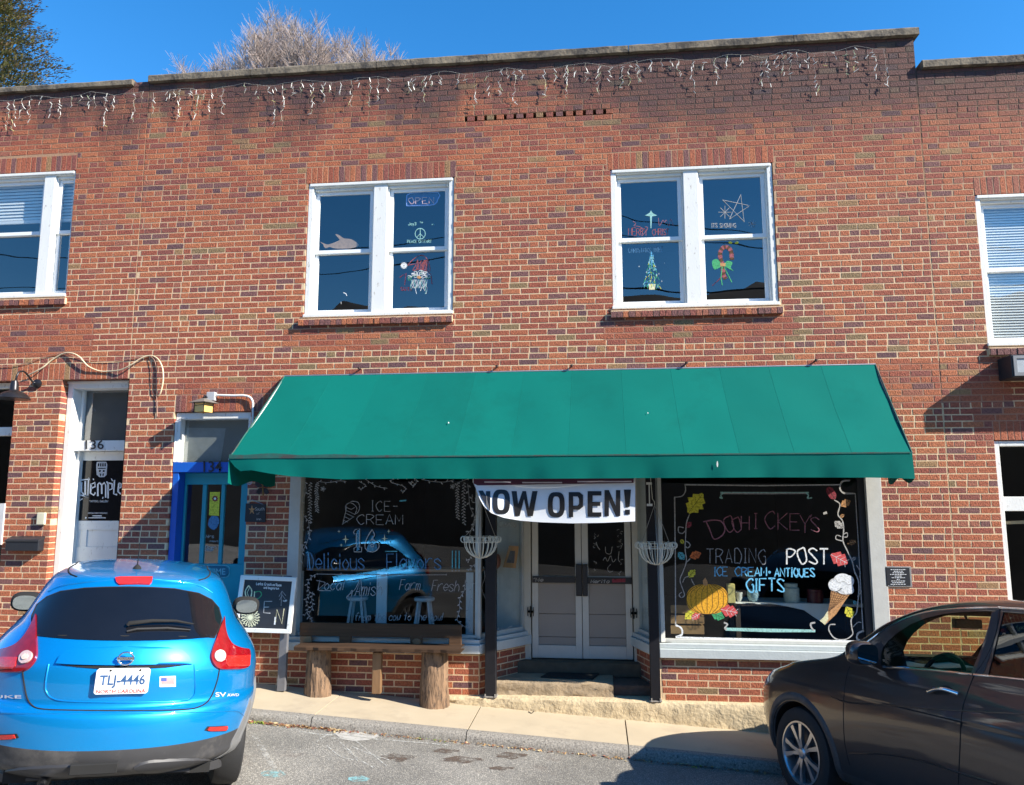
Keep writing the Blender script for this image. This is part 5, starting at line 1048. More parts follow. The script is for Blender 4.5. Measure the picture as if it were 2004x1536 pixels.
# window at the far left of the street front, lower floor
x1 = OL[1]; zb_, zt_ = at(20, 853, .15).z, at(20, 836, .15).z
mb = MB(); frame_mb(mb, -9.5, x1-.0, -.1, HL-.003, .12, .2, .05, .012, .07, .2); mb.box(-9.45, x1-.012, .12, .19, zb_, zt_); o = bevel(mb.build('shop_window', M_WHITE, BL_))
mb = MB(); mb.poly([(-9.45, .16, .1), (x1-.01, .16, .1), (x1-.01, .16, HL-.07), (-9.45, .16, HL-.07)]); mb.build('pane', M_SHOPGLASS, o)
mb = MB(); p, q = at(-30, 1066, -.02), at(7, 985, -.02); mb.prism([at(-30, 1066, -.02), at(2, 1066, -.02), at(9, 985, -.02), at(-30, 985, -.02)], Vector((0, .03, 0))); tag(mb.build('notice_board', mat('grey white board', (.55, .55, .55), .6)), 'grey board at the left picture edge beside the mailbox', 'board')
# lower window of the right building
x0, x1, z0, z1 = WRL
za, zb2 = at(1980, 972, .08).z, at(1980, 1000, .08).z
mb = MB(); frame_mb(mb, x0+.003, x1, z0, z1-.003, .02, .14, .05, .05, .055, .2); mb.box(x0+.053, x1-.05, .03, .14, zb2, za); o = bevel(mb.build('shop_window', M_WHITE, BR_))
mb = MB(); mb.poly([(x0+.05, .09, z0+.2), (x1-.05, .09, z0+.2), (x1-.05, .09, z1-.05), (x0+.05, .09, z1-.05)]); mb.build('pane', M_SHOPGLASS, o)
mb = MB(); mb.prism([at(1968, 1026, .12), at(2040, 1024, .12), at(2040, 1017, .12), at(1966, 1020, .12)], Vector((0, .01, 0))); mb.build('rolled_shade', mat('tan shade hem', (.50, .36, .2), .6), o)
# ------------------------------------------------------------------ awning
aw = thing('awning', 'long green canvas awning with a short valance over the shop front', 'awning', (-.3, -.5, 3.0))
def canvas(name, col, v):
    return mat(name, tuple(c*v for c in col), .85, spec=.12, var=.06, vs=2.2, bump=.0007, bs=260, dirt=tuple(c*.72 for c in col), dirt_s=1.1, dirt_t=(.52, .8), stretch=(1, 1, 1))
GC = (.0, .122, .098)
MC = [canvas('green canvas', GC, 1.0), canvas('green canvas lighter', GC, 1.045), canvas('green canvas darker', GC, .955)]
M_HEM = mat('mildewed hem', (.015, .10, .08), .8, var=.3, vs=20, dirt=(.05, .05, .045), dirt_s=5, dirt_t=(.48, .6))
tp = [557, 652, 745, 838, 932, 1026, 1120, 1216, 1312, 1408, 1504, 1606, 1713]; bp_ = [448, 556, 666, 778, 888, 1000, 1112, 1226, 1340, 1448, 1556, 1668, 1785]
YF = -1.0; TLp, TRp = at(557, 736, -.02), at(1713, 713, -.02); BLp, BRp = at(448, 897, YF), at(1785, 886, YF)
ty_ = lambda px: 736+(713-736)*(px-557)/(1713-557); by_ = lambda px: 897+(886-897)*(px-448)/(1785-448)
for i in range(12):
    mb = MB(); a0, a1 = at(tp[i], ty_(tp[i]), -.02), at(tp[i+1], ty_(tp[i+1]), -.02); b0, b1 = at(bp_[i], by_(bp_[i]), YF), at(bp_[i+1], by_(bp_[i+1]), YF)
    nrm = (a1-a0).cross(b0-a0).normalized(); nrm = -nrm if nrm.y > 0 else nrm
    ph = (.0035 if i % 2 else -.002)
    def f(u, v):
        p = a0.lerp(a1, u).lerp(b0.lerp(b1, u), v)
        sag = -.020*math.sin(math.pi*v)*1.0+ph*math.sin(math.pi*u)*math.sin(math.pi*v)+.006*math.sin((i+u)*1.9+v*3.0)*math.sin(math.pi*v)+.004*math.sin((i+u)*4.1-v*5)*math.sin(math.pi*v)
        d = (u+i-9)*.33+v*.9-1.35; sag += .014*math.exp(-(d*6)**2)*math.sin(math.pi*v)*max(0, min(1, (i+u-7)/2))
        return p+nrm*sag
    mb.grid(f, 8, 14); mb.build('fabric_panel', MC[(0, 1, 0, 2, 1, 0, 2, 0, 1, 2, 0, 1)[i]], aw, smooth=60)
    if i:
        mb = MB(); mb.tube([f(0, k/14)+nrm*.0 for k in range(15)], .0016, 4); mb.build('seam', MC[2], aw, smooth=60)
bot = [(448, 899), (458, 912), (468, 922), (492, 920), (530, 927), (567, 932), (668, 938), (800, 936.5), (1000, 937), (1200, 936), (1336, 935), (1500, 934), (1700, 934.5), (1785, 937)]
def bote(px):
    for i in range(len(bot)-1):
        if bot[i][0] <= px <= bot[i+1][0]: return bot[i][1]+(bot[i+1][1]-bot[i][1])*(px-bot[i][0])/(bot[i+1][0]-bot[i][0])
    return bot[-1][1]
mb = MB()
def fv(u, v):
    px = 448+1337*u; y0 = by_(px); y1 = bote(px); w = .012*math.sin(px*.021)+.007*math.sin(px*.055+1)+.003*math.sin(px*.11)
    q = at(px+(6*v if px > 1700 else 0), y0+(y1-y0)*v, YF+v*w-.003); return q
mb.grid(fv, 120, 5); mb.build('valance', MC[0], aw, smooth=60)
mb = MB()
def fh(u, v):
    px = 448+1337*u; t = max(0, 1-(px-448)/420); return at(px, by_(px)-1-(1+7*t*(1+.3*math.sin(px*.05)))*v+1.5*(1-v), YF+.002-.012+.0*v)
mb.grid(fh, 90, 2); mb.build('hem_band', M_HEM, aw, smooth=60)
mb = MB(); mb.tube([at(448+1337*k/12, by_(448+1337*k/12)+1, YF+.015) for k in range(13)], .014, 8); mb.build('front_rail', M_METG, aw)
for A, B, sg in ((TLp, BLp, 1), (TRp, BRp, -1)):
    mb = MB(); X0 = (A.x+B.x)/2; zf = B.z; C0 = Vector((A.x, -.02, zf))
    mb.poly([A, B, C0]); mb.build('side_panel', MC[2], aw)
    mb = MB(); mb.grid(lambda u, v: Vector((B.x+(A.x-B.x)*u, B.y+(-.16-B.y)*u, zf-(.245+(.03*math.sin(u*9)))*v)), 10, 3); mb.build('side_valance', MC[2], aw, smooth=60)
    mb = MB(); mb.tube([A+Vector((0, 0, -.02)), B+Vector((0, .02, -.02))], .012); mb.tube([B+Vector((0, .02, 0)), C0], .012); mb.build('side_rail', M_METG, aw)
    mb = MB(); mb.tube([A, B], .007); mb.build('edge_piping', M_HEM, aw)
mb = MB(); mb.tube([TLp, TRp], .01); mb.build('top_rail', M_METG, aw)
M_DROP = mat('chalky white splash', (.62, .64, .60), .8, var=.2, vs=60)
for x, y, Y_, w_, h_ in ((1404, 908, YF-.022, 1.6, 6.5), (878, 827, -.62, 1.3, 1.8), (1268, 566+242, -.42, 1.0, 1.2)):
    if y > 890: q = [at(x+w_*math.cos(k)*(1+.3*math.sin(k*3)), y+h_*math.sin(k), Y_) for k in range(6)]
    else:
        P0 = TLp; NN = (TRp-TLp).cross(BLp-TLp).normalized(); NN = -NN if NN.y > 0 else NN; q = [onplane(x+w_*math.cos(k), y+h_*math.sin(k), P0+NN*.003, NN) for k in range(6)]
    mb = MB(); mb.poly(q); mb.build('bird_dropping', M_DROP, aw)
for i, (x, y) in enumerate(((704, 721), (973, 717), (1119, 716), (1343, 711), (1596, 706))):
    p = at(x, y, -.03); t = MB(); t.tube([(p.x, 0, p.z), (p.x, -.05, p.z)], .009, 8); t.lathe([(0, -.012), (.016, -.01), (.018, .01), (0, .014)], 10, Matrix.Translation((p.x, -.055, p.z)))
    ords = ['leftmost', 'second', 'middle', 'fourth', 'rightmost'][i]
    tag(t.build('anchor_bolt', mat('rusty black bolt', (.06, .035, .03), .6, metal=.3)), f'small rusty bolt in the brick just above the awning, {ords} of the five', 'bolt', 'bolts above the awning')
# ------------------------------------------------------------------ banner
bn = thing('banner', 'white vinyl banner saying NOW OPEN hanging crooked behind the valance', 'banner', tuple(at(1085, 940, -.86)))
BB = [(925, 943), (931, 955), (938, 975), (948, 992), (962, 1004), (985, 1013), (1020, 1019), (1060, 1022), (1120, 1024), (1180, 1023), (1244, 1020)]
def byx(px):
    for i in range(len(BB)-1):
        if BB[i][0] <= px <= BB[i+1][0]: return BB[i][1]+(BB[i+1][1]-BB[i][1])*(px-BB[i][0])/(BB[i+1][0]-BB[i][0])
    return BB[-1][1]
def bY(px, py): return -.86+.012*math.sin(px*.025)+.008*math.sin(py*.09+px*.01)-.11*max(0, 1-(px-925)/90)*max(0, (py-935)/80)
mb = MB(); mb.grid(lambda u, v: at(925+318*u, 902+(byx(925+318*u)-902)*v, bY(925+318*u, 902+(byx(925+318*u)-902)*v)), 60, 12)
mb.build('vinyl_sheet', mat('glossy white vinyl', (.74, .76, .78), .3, var=.02), bn, smooth=60)
mb = MB(); mb.grid(lambda u, v: at(927+313*u, 903+(min(byx(927+313*u)-1, 950-5*u)-903)*v, bY(927+313*u, 945)-.006), 40, 3); mb.build('maroon_band', mat('maroon print', (.07, .012, .04), .4), bn, smooth=60)
mb = MB()
for a, b, y in ((948, 1000, 942), (1022, 1100, 943), (1130, 1236, 941)): mb.grid(lambda u, v: at(a+(b-a)*u, y+2.6*v, bY(a+(b-a)*u, 943)-.011), 8, 1)
mb.build('cropped_small_print', mat('pale print', (.55, .50, .55), .5), bn)
M_BK = mat('black print', (.012, .012, .014), .35)
def bfn(x0, x1, y0, y1, yr0, yr1):
    def f(u, v):
        px = x0+(x1-x0)*u; ya_ = y1+(yr1-y1)*u; yb_ = y0+(yr0-y0)*u; py = ya_+(yb_-ya_)*v; return at(px, py, bY(px, py)-.007)
    return f
def oring(w_, n=32):
    o = []
    for k in range(n+1):
        a = 2*math.pi*k/n; c_, s_ = math.cos(a), math.sin(a); f = lambda v, e: math.copysign(abs(v)**e, v)
        o.append(((.5+.5*f(c_, .62), .5+.5*f(s_, .72)), (.5+(.5-w_)*f(c_, .62), .5+(.5-.17)*f(s_, .72))))
    return [[o[k][0], o[k+1][0], o[k+1][1], o[k][1]] for k in range(n)]
BLK = {'O': oring(.29), 'P': [[(0, 0), (.31, 0), (.31, 1), (0, 1)], [(.31, .83), (.62, .83), (.75, 1), (.31, 1)], [(.62, .83), (.72, .74), (1, .88), (.75, 1)], [(.72, .74), (.72, .54), (1, .42), (1, .88)], [(.72, .54), (.62, .46), (.75, .30), (1, .42)], [(.31, .46), (.31, .30), (.75, .30), (.62, .46)]],
       'E': [[(0, 0), (.36, 0), (.36, 1), (0, 1)], [(.36, 0), (1, 0), (1, .17), (.36, .17)], [(.36, .42), (.92, .42), (.92, .58), (.36, .58)], [(.36, .83), (1, .83), (1, 1), (.36, 1)]],
       'N': [[(0, 0), (.28, 0), (.28, 1), (0, 1)], [(.72, 0), (1, 0), (1, 1), (.72, 1)], [(.28, 1), (.28, .62), (.72, 0), (.72, .38)]],
       'W': [[(0, 1), (.20, 1), (.31, .0), (.14, 0)], [(.20, .30), (.31, 0), (.56, 1), (.42, 1)], [(.42, 1), (.56, 1), (.72, 0), (.62, .0)], [(.62, 0), (.82, 0), (1, 1), (.80, 1)]],
       '!': [[(0, 1), (1, 1), (.78, .30), (.22, .30)], [(.15, 0), (.85, 0), (.85, .2), (.15, .2)]]}
mb = MB()
for n_, (ch, x0, x1, y0, y1) in enumerate((('O', 964, 998, 958, 1006), ('W', 1001, 1052, 961, 1010), ('O', 1072, 1105, 963, 1012), ('P', 1113, 1141, 963, 1012), ('E', 1150, 1177, 961, 1011), ('N', 1183, 1214, 959, 1010), ('!', 1221, 1235, 958, 1007))):
    for pi2, pg in enumerate(BLK[ch]):
        q = [Vector((x0+(x1-x0)*u, y1+(y0-y1)*v, 0)) for u, v in pg]
        def g_(u, v): c_ = q[0].lerp(q[1], u).lerp(q[3].lerp(q[2], u), v); return at(c_.x, c_.y, bY(c_.x, c_.y)-.006-(.0004*pi2 if ch != 'O' else 0))
        mb.grid(g_, 5, 8)
mb.build('lettering', M_BK, bn)
mb = MB()
for q in ([(936, 960), (945, 960), (959, 984), (959, 1000), (950, 987), (943, 975)], [(951, 961), (959.5, 961), (959.5, 1001), (951, 988)]): mb.poly([at(a, b, bY(a, b)-.0075-(.001 if q[0][0] > 950 else 0)) for a, b in q])
mb.build('lettering', M_BK, bn)
# ------------------------------------------------------------------ hanging baskets
for i, (cx, cy, hk, lb) in enumerate(((941, 1056, (941, 975), 'cream wire hanging basket left of the doors, under the banner end'), (1284, 1068, (1281, 988), 'cream wire hanging basket right of the doors, hanging from a white rod'))):
    Y0 = -.42; c = at(cx, cy+4, Y0); s = 188.; t = thing('hanging_basket', lb, 'hanging basket', tuple(c), 'wire hanging baskets beside the entrance')
    Rr_ = .172; H_ = .165
    mb = MB(); mb.tube([c+Vector((Rr_*math.cos(k*.2618), Rr_*math.sin(k*.2618), 0)) for k in range(25)], .0045, 6); mb.tube([c+Vector((Rr_*1.02*math.cos(k*.2618), Rr_*1.02*math.sin(k*.2618), .05)) for k in range(25)], .003, 6); mb.build('rim_ring', M_WIREW, t)
    for k in range(20):
        a = k*.31416; mb = MB(); mb.tube([c+Vector((math.cos(a)*Rr_*math.cos(w), math.sin(a)*Rr_*math.cos(w), -H_*math.sin(w))) for w in (0, .3, .6, .9, 1.2, 1.45)], .004, 5); mb.build('rib', M_WIREW, t)
    mb = MB()
    mb.tube([c+Vector((.03*math.cos(k*.5236), .03*math.sin(k*.5236), -H_+.003)) for k in range(13)], .006, 5); mb.build('bottom_ring', M_WIREW, t)
    for k in range(16):
        a = k*.3927; d = Vector((math.cos(a), math.sin(a), 0)); mb = MB(); q = []
        for j in range(14): w = j*.62; r_ = .040*(1-j*.04); q.append(c+d*(Rr_+.012+r_*math.cos(w+2.6)*.9)+Vector((0, 0, .028+r_*math.sin(w+2.6))))
        mb.tube(q, .0042, 5); mb.build('scroll', M_WIREW, t)
    hp = at(hk[0], hk[1], Y0)
    for k in range(3): a = k*2.094+.5; mb = MB(); mb.tube([c+Vector((math.cos(a)*Rr_, math.sin(a)*Rr_, .02)), hp], .0028, 5); mb.build('chain', mat('dull grey chain', (.30, .29, .26), .5, metal=.5), t)
    mb = MB(); tpz = at(hk[0]-4, 930, Y0); mb.tube([hp, hp+Vector((0, 0, .03)), hp+Vector((-.02, 0, .06)), Vector((hp.x-.035, hp.y, tpz.z)), Vector((hp.x-.035, hp.y, 2.42))], .004, 5); mb.build('hook', M_WIREW, t)
    if i:
        mb = MB(); q = Vector((hp.x-.05, hp.y, 0)); 
        for zz in (at(1273, 946, Y0).z, at(1273, 988, Y0).z): mb.box(q.x-.028, q.x+.028, q.y-.012, q.y+.012, zz-.012, zz+.012)
        mb.tube([(q.x, q.y, at(1273, 988, Y0).z), (q.x, q.y, at(1273, 946, Y0).z)], .006); mb.build('pull_rod', M_WHITE, t)
# ------------------------------------------------------------------ bench
M_WOOD = mat('dark oiled pallet wood', (.095, .052, .028), .85, spec=.2, var=.35, vs=7, stretch=(.25, 1, 4), bump=.002, bs=30)
M_WOODL = mat('orange worn wood', (.20, .11, .05), .6, var=.3, vs=9, stretch=(1, 1, .3), bump=.002, bs=30)
bch = thing('bench', 'rustic bench of dark pallet boards on two log stumps in front of the left window', 'bench', tuple(at(750, 1345, -.25)))
def bd(a, b, Ya, Yb, m, nm, lb=None, c=.006):
    p, q = at(a[0], a[1], Ya), at(b[0], b[1], Ya); mb = MB(); mb.box(min(p.x, q.x), max(p.x, q.x), Ya, Yb, min(p.z, q.z), max(p.z, q.z)); o = bevel(mb.build(nm, m, bch), c, 2)
    if lb: o['label'] = lb
    return o
YB = -.14
bd((586, 1244), (903, 1223), YB, YB+.035, M_WOOD, 'back_board')
for x0, x1, m, lb in ((586, 609, M_WOODL, 'orange-brown upright at the left end'), (663, 687, M_WOOD, None), (802, 826, M_WOOD, None), (878, 903, M_WOOD, None)): bd((x0, 1270), (x1, 1245.2), YB-.002, YB+.033, m, 'back_upright', lb)
mb = MB(); p = at(815, 1256, YB-.006); mb.lathe([(0, -.004), (.030, -.003), (.036, .004)], 14, Matrix.Translation(p) @ Matrix.Rotation(-1.5708, 4, 'X') @ Matrix.Scale(1.25, 4, (1, 0, 0))); mb.build('wood_knot', M_WOODL, bch)
a, b = at(575, 1268, -.41), at(900, 1273, -.41); zt = (a.z+b.z)/2+.012
mb = MB(); n = 26; r = random.Random(9); e = [r.uniform(-.012, .012) for _ in range(n+1)]
mb.grid(lambda u, v: Vector((a.x+(b.x-a.x)*u, [-.39, -.41, -.41, -.39, -.10][int(round(v*4))]+e[int(round(u*n))]*(1 if v < .9 else 0), zt+[-.042, -.034, -.008, 0, 0][int(round(v*4))])), n, 4)
mb.poly([(a.x, -.39, zt-.042), (b.x, -.39, zt-.042), (b.x, -.1, zt-.042), (a.x, -.1, zt-.042)]); mb.build('seat_plank', mat('dark seat wood', (.05, .028, .016), .85, spec=.2, var=.4, vs=9, stretch=(.3, 1, 4), bump=.002, bs=30), bch)
M_BARK = mat('rough bark', (.21, .13, .075), .9, var=.5, vs=24, stretch=(1, 1, .22), bump=.03, bs=22, dirt=(.07, .045, .03), dirt_s=30, dirt_t=(.5, .6))
for (x0, x1, yb, lb) in ((600, 646, 1352, 'shorter smoother stump at the left'), (823, 876, 1370, 'thicker stump with deep bark at the right')):
    Y0 = -.20; A, B = at(x0, 1320, Y0), at(x1, 1320, Y0); cx, rd = (A.x+B.x)/2, (B.x-A.x)/2*.97; rr = random.Random(x0); mb = MB()
    z0 = sw_z(cx)-.01; z1 = zt-.043; ph = [rr.uniform(.93, 1.07) for _ in range(36)]
    def f(u, v):
        k = int(round(u*36)) % 36; w = u*2*math.pi; rdv = rd*(1.06-.10*v+.06*(1-v)**3)*ph[k]*(1+.02*math.sin(v*9+k)); return Vector((cx+rdv*math.cos(w), Y0+rdv*math.sin(w)*.95, z0+(z1-z0)*v))
    mb.grid(f, 36, 12); b0 = len(mb.v); mb.poly([f(k/36, 1) for k in range(36)]); o = mb.build('log_stump', M_BARK, bch, smooth=40); o['label'] = lb
bd((727, 1358), (746, 1277), -.31, -.24, M_WOODL, 'middle_leg')
# ------------------------------------------------------------------ chalkboard
cbn = thing('chalkboard_sign', 'white framed chalkboard saying open on a grey post beside the bench', 'sign', tuple(at(550, 1352, -.2)))
CB = [(471, 1125.5), (580.5, 1130), (568, 1240), (455.5, 1236.5)]; YC = -.30
def cbm(u, v, o=0.):
    t = (CB[0][0]+(CB[1][0]-CB[0][0])*u, CB[0][1]+(CB[1][1]-CB[0][1])*u); b = (CB[3][0]+(CB[2][0]-CB[3][0])*u, CB[3][1]+(CB[2][1]-CB[3][1])*u)
    return at(t[0]+(b[0]-t[0])*v, t[1]+(b[1]-t[1])*v, YC-o)
w = .075; h = .075
for q in ([(0, 0), (1, 0), (1-w, h), (w, h)], [(1, 0), (1, 1), (1-w, 1-h), (1-w, h)], [(1, 1), (0, 1), (w, 1-h), (1-w, 1-h)], [(0, 1), (0, 0), (w, h), (w, 1-h)]):
    mb = MB(); mb.prism([cbm(*p_, .012) for p_ in q], Vector((0, .03, 0))); bevel(mb.build('frame_rail', M_WHITE, cbn), .003)
mb = MB(); mb.prism([cbm(u, v, .0) for u, v in ((w, h), (1-w, h), (1-w, 1-h), (w, 1-h))], Vector((0, .012, 0))); bd_ = mb.build('board', mat('slate board', (.022, .022, .026), .6, var=.2, vs=9), cbn)
C0 = lambda x, y: (x/3, 1024+y/3); mpc = ycoord(YC-.002); mb = MB(); K = pi_
for q, c, ww in (([(1460, 365), (1440, 400), (1450, 440), (1470, 440), (1478, 395), (1460, 365)], 'cream', 2.2), ([(1468, 372), (1452, 405), (1460, 436)], 'cream', 1.0), ([(1495, 400), (1492, 440), (1490, 480)], 'cream', 1.8), ([(1495, 405), (1525, 400), (1535, 420), (1515, 442), (1495, 440)], 'green', 1.8),
    ([(1598, 458), (1552, 458), (1548, 525), (1588, 528)], 'silver', 1.8), ([(1552, 492), (1580, 492)], 'silver', 1.6), ([(1618, 580), (1625, 505), (1655, 590), (1668, 500)], 'cream', 2.0), ([(1612, 595), (1618, 550)], 'white', 3.0)):  # the white stroke paints sunlight on the foot of the N
    mb.ribbon(T(C0, sm(q, 4) if len(q) > 4 and c != 'silver' else q), ww, mpc, K[c], .0002)
for q in ([(1655, 400), (1650, 485)], [(1638, 430), (1656, 398), (1678, 425)], [(1642, 450), (1656, 420), (1674, 445)]): mb.ribbon(T(C0, q), 1.2, mpc, K['grey'])
p = C0(1662, 458); write(mb, 'up', p[0], p[1], 4, 3, .8, mpc, K['white'], slant=.3)
p = C0(1505, 362); write(mb, 'Larks Creative Room', p[0], p[1], 5.2, 2.25, .8, mpc, K['white'], slope=.06, gap=.22); p = C0(1548, 384); write(mb, 'and Imaginarium', p[0], p[1], 4.6, 1.9, .7, mpc, K['white'], slope=.06, gap=.2)
mb.build('chalk_lettering', PMATS, bd_)
mb = MB(); c = C0(1470, 553)
for k in range(18):
    a = k*.349; R2 = 19; q = lambda r_, da: (c[0]+r_*math.cos(a+da), c[1]+r_*math.sin(a+da)); mb.ribbon([q(5, 0), q(12, .05), q(R2, .0)], 1.2, mpc, 0, .0003); mb.ribbon([q(12, 0), q(16, .17)], 1.0, mpc, 0, .0006); mb.ribbon([q(9, 0), q(12, .17)], 1.0, mpc, 0, .0006); mb.ribbon([q(15, 0), q(18, -.12)], .9, mpc, 0, .0009)
mb.fill([(c[0]+5*math.cos(k*.6), c[1]+5*math.sin(k*.6)) for k in range(11)], mpc, 0, .001); mb.build('flower_drawing', mat('cream chalk paint', (.74, .72, .48), .8), bd_)
p0, p1 = at(548, 1240, -.25), at(562, 1240, -.25); q0 = at(541, 1353, -.25); mb = MB()
q1 = at(557, 1353, -.25); a_ = [Vector((p0.x, -.27, p0.z+.62)), Vector((p1.x, -.27, p1.z+.62)), q1, q0]; mb.prism([p0+Vector((.01, 0, .6)), p1+Vector((.01, 0, .6)), q1, q0], Vector((0, .05, 0)))
bevel(mb.build('post', mat('peeling dark grey post', (.13, .13, .14), .6, var=.2, vs=12, dirt=(.5, .48, .44), dirt_s=22, dirt_t=(.66, .72)), cbn), .004)
# the mossy stake leg at the left
mb = MB(); mb.prism([at(452, 1228, -.26), at(464, 1228, -.26), at(452, 1345, -.26), at(441, 1345, -.26)], Vector((0, .04, 0))); mb.build('post', mat('peeling dark grey post', (0, 0, 0)), cbn)

# ------------------------------------------------------------------ lamps, boxes, cables on the wall
M_BRZ = mat('dark bronze lamp metal', (.035, .033, .036), .35, metal=.6, var=.1)
gl = thing('gooseneck_lamp', 'black gooseneck barn lamp on the pier left of the white door', 'lamp', tuple(at(75, 752, 0)))
Yg = -.30; c = at(26, 781, Yg); top = at(31, 745, Yg); hh = top.z-c.z
mb = MB(); mb.lathe([(.172, 0), (.176, .006), (.15, .045), (.10, .078), (.055, .095), (.045, .11), (.042, hh*.82), (.03, hh)], 28, Matrix.Translation(c)); mb.build('shade', M_BRZ, gl, smooth=50)
mb = MB(); mb.tube(cr([top, at(33, 736, Yg), at(38, 728, Yg+.03), at(47, 727, Yg+.10), at(56, 736, Yg+.18), at(64, 747, Yg+.25), at(74, 751, -.01)], 5), .011, 8); mb.build('arm', M_BRZ, gl, smooth=50)
mb = MB(); p = at(74, 751, 0); mb.lathe([(.055, 0), (.055, .02), (.03, .035), (.0, .04)], 18, Matrix.Translation((p.x, 0, p.z)) @ Matrix.Rotation(1.5708, 4, 'X')); mb.build('wall_plate', M_BRZ, gl, smooth=50)
ln = thing('lantern', 'small craftsman lantern with amber glass above the turquoise door', 'lamp', tuple(at(399, 800, -.12)))
Yl = -.13; c = at(399, 788, Yl); s_ = .0062; M_AMB = mat('amber art glass', (.80, .50, .15), .35, var=.15, vs=9)
mb = MB(); r0 = .165
for k in range(4):
    a = k*1.5708+.5; b = a+1.5708; mb.poly([c+Vector((r0*math.cos(a), r0*math.sin(a), -.002)), c+Vector((r0*math.cos(b), r0*math.sin(b), -.002)), c+Vector((.03*math.cos(b), .03*math.sin(b), .05)), c+Vector((.03*math.cos(a), .03*math.sin(a), .05))])
mb.poly([c+Vector((r0*math.cos(k*1.5708+.5), r0*math.sin(k*1.5708+.5), -.004)) for k in range(4)]); mb.poly([c+Vector((.03*math.cos(k*1.5708+.5), .03*math.sin(k*1.5708+.5), .06)) for k in range(4)]); mb.build('roof', mat('pewter roof', (.25, .23, .20), .5, metal=.4), ln)
for k in range(4):
    a = k*1.5708+.5; b = a+1.5708; r1 = .098; A = Vector((r1*math.cos(a), r1*math.sin(a), 0)); B = Vector((r1*math.cos(b), r1*math.sin(b), 0)); mb = MB(); mb.poly([c+A+Vector((0, 0, -.11)), c+B+Vector((0, 0, -.11)), c+B+Vector((0, 0, -.01)), c+A+Vector((0, 0, -.01))]); mb.build('glass_pane', M_AMB, ln)
    mb = MB(); mb.tube([c+A*1.02+Vector((0, 0, -.115)), c+A*1.02], .005, 5); mb.tube([c+A*1.02+Vector((0, 0, -.035)), c+B*1.02+Vector((0, 0, -.035))], .004, 5); mb.build('frame_bar', M_BRZ, ln)
mb = MB(); mb.tube([c+Vector((0, 0, .055)), c+Vector((0, .01, .085)), c+Vector((0, .08, .07)), (c.x+.05, 0, c.z+.06)], .008, 6); mb.build('arm', M_BRZ, ln)
jb = thing('junction_box', 'grey junction box with white conduit running right above the turquoise door', 'electric box', tuple(at(412, 774, 0)))
a, b = at(404, 784, -.05), at(421, 767, -.05); mb = MB(); mb.box(a.x, b.x, -.06, 0, a.z, b.z); bevel(mb.build('box', mat('grey pvc', (.42, .43, .45), .5), jb), .004)
mb = MB(); mb.tube(cr([at(421, 773, -.03), at(455, 774, -.03), at(478, 774, -.03), at(490, 778, -.03), at(495, 788, -.03), at(495, 800, -.03), at(494, 900, -.03)], 4), .0125, 8); mb.build('conduit', M_WHITE, jb, smooth=50)
mbx = thing('mailbox', 'black horizontal mailbox low on the pier by the white door', 'mailbox', tuple(at(45, 1065, 0)))
a, b = at(9, 1078, -.10), at(76, 1052, -.10); mb = MB(); mb.box(a.x, b.x, -.10, 0, a.z, b.z-.02); bevel(mb.build('body', M_BLACK, mbx), .008, 2); mb = MB(); mb.prism([(a.x-.004, 0, b.z+.01), (a.x-.004, -.108, b.z-.03), (a.x-.004, -.108, b.z-.045), (a.x-.004, 0, b.z-.02)], Vector((b.x-a.x+.008, 0, 0))); mb.build('lid', mat('black lid', (.03, .03, .032), .4), mbx)
a, b = at(70, 1027, -.035), at(88, 1003, -.035); mb = MB(); mb.box(a.x, b.x, -.035, 0, a.z, b.z); o = bevel(mb.build('doorbell_box', mat('yellowed plastic', (.62, .58, .42), .4)), .008, 2); tag(o, 'small cream doorbell box above the mailbox on the pier', 'doorbell')
for nm, pts, rad, col, lb in (('cable', [(180, 195), (250, 160), (300, 130), (350, 88), (430, 42), (490, 38), (545, 65), (600, 125), (680, 160), (760, 160), (830, 150), (900, 115), (960, 75), (1030, 55), (1080, 80), (1110, 140), (1115, 220), (1100, 300), (1085, 330)], .008, (.62, .52, .34), 'thick cream cable looping over the soldier course above the white door'),
                              ('cable', [(0, 130), (100, 125), (220, 95), (300, 65), (420, 40), (480, 55), (600, 85), (700, 95), (800, 90), (900, 75), (1020, 62), (1060, 100), (1070, 200), (1070, 330), (1075, 470)], .004, (.40, .22, .16), 'thin brown cable behind the cream one, ending in a long drop'),
                              ('cable', [(1020, 62), (1035, 140), (1040, 260), (1045, 310), (1068, 345), (1065, 450)], .0035, (.02, .02, .02), 'thin black cable hanging straight down the pier')):
    mb = MB(); mb.tube(cr([at(x/3.49, 680+y/3.49, -.012-(.035 if rad > .005 else 0)*(.5+.5*math.sin(i*1.3))) for i, (x, y) in enumerate(pts)], 5), rad, 6); o = mb.build(nm, mat('cable %s' % str(col), col, .6), smooth=60); tag(o, lb, 'cable')
# plaque
pl_ = thing('plaque', 'small black lettered plaque with a grey rim right of the shop window', 'plaque', tuple(at(1757, 1128, 0)))
a, b = at(1733.5, 1148, 0), at(1782, 1108.5, 0); mb = MB(); mb.box(a.x, b.x, -.012, 0, a.z, b.z); bevel(mb.build('rim', mat('brushed grey rim', (.40, .40, .38), .4, metal=.6), pl_), .003)
a, b = at(1736, 1145.5, -.014), at(1779.5, 1111, -.014); mb = MB(); mb.box(a.x, b.x, -.0155, -.0125, a.z, b.z); f_ = mb.build('face', M_BLACK, pl_)
mb = MB(); mp = ycoord(-.0165)
for k, hw in enumerate((15, 9, 11, 16, 7, 13, 3, 14, 12, 15)):
    y = 1114.5+k*3.2
    x = 1758-hw
    while x < 1758+hw: l = r3.uniform(2, 5); mb.ribbon([(x, y), (min(x+l, 1758+hw), y)], 1.2, mp, 0); x += l+1.1
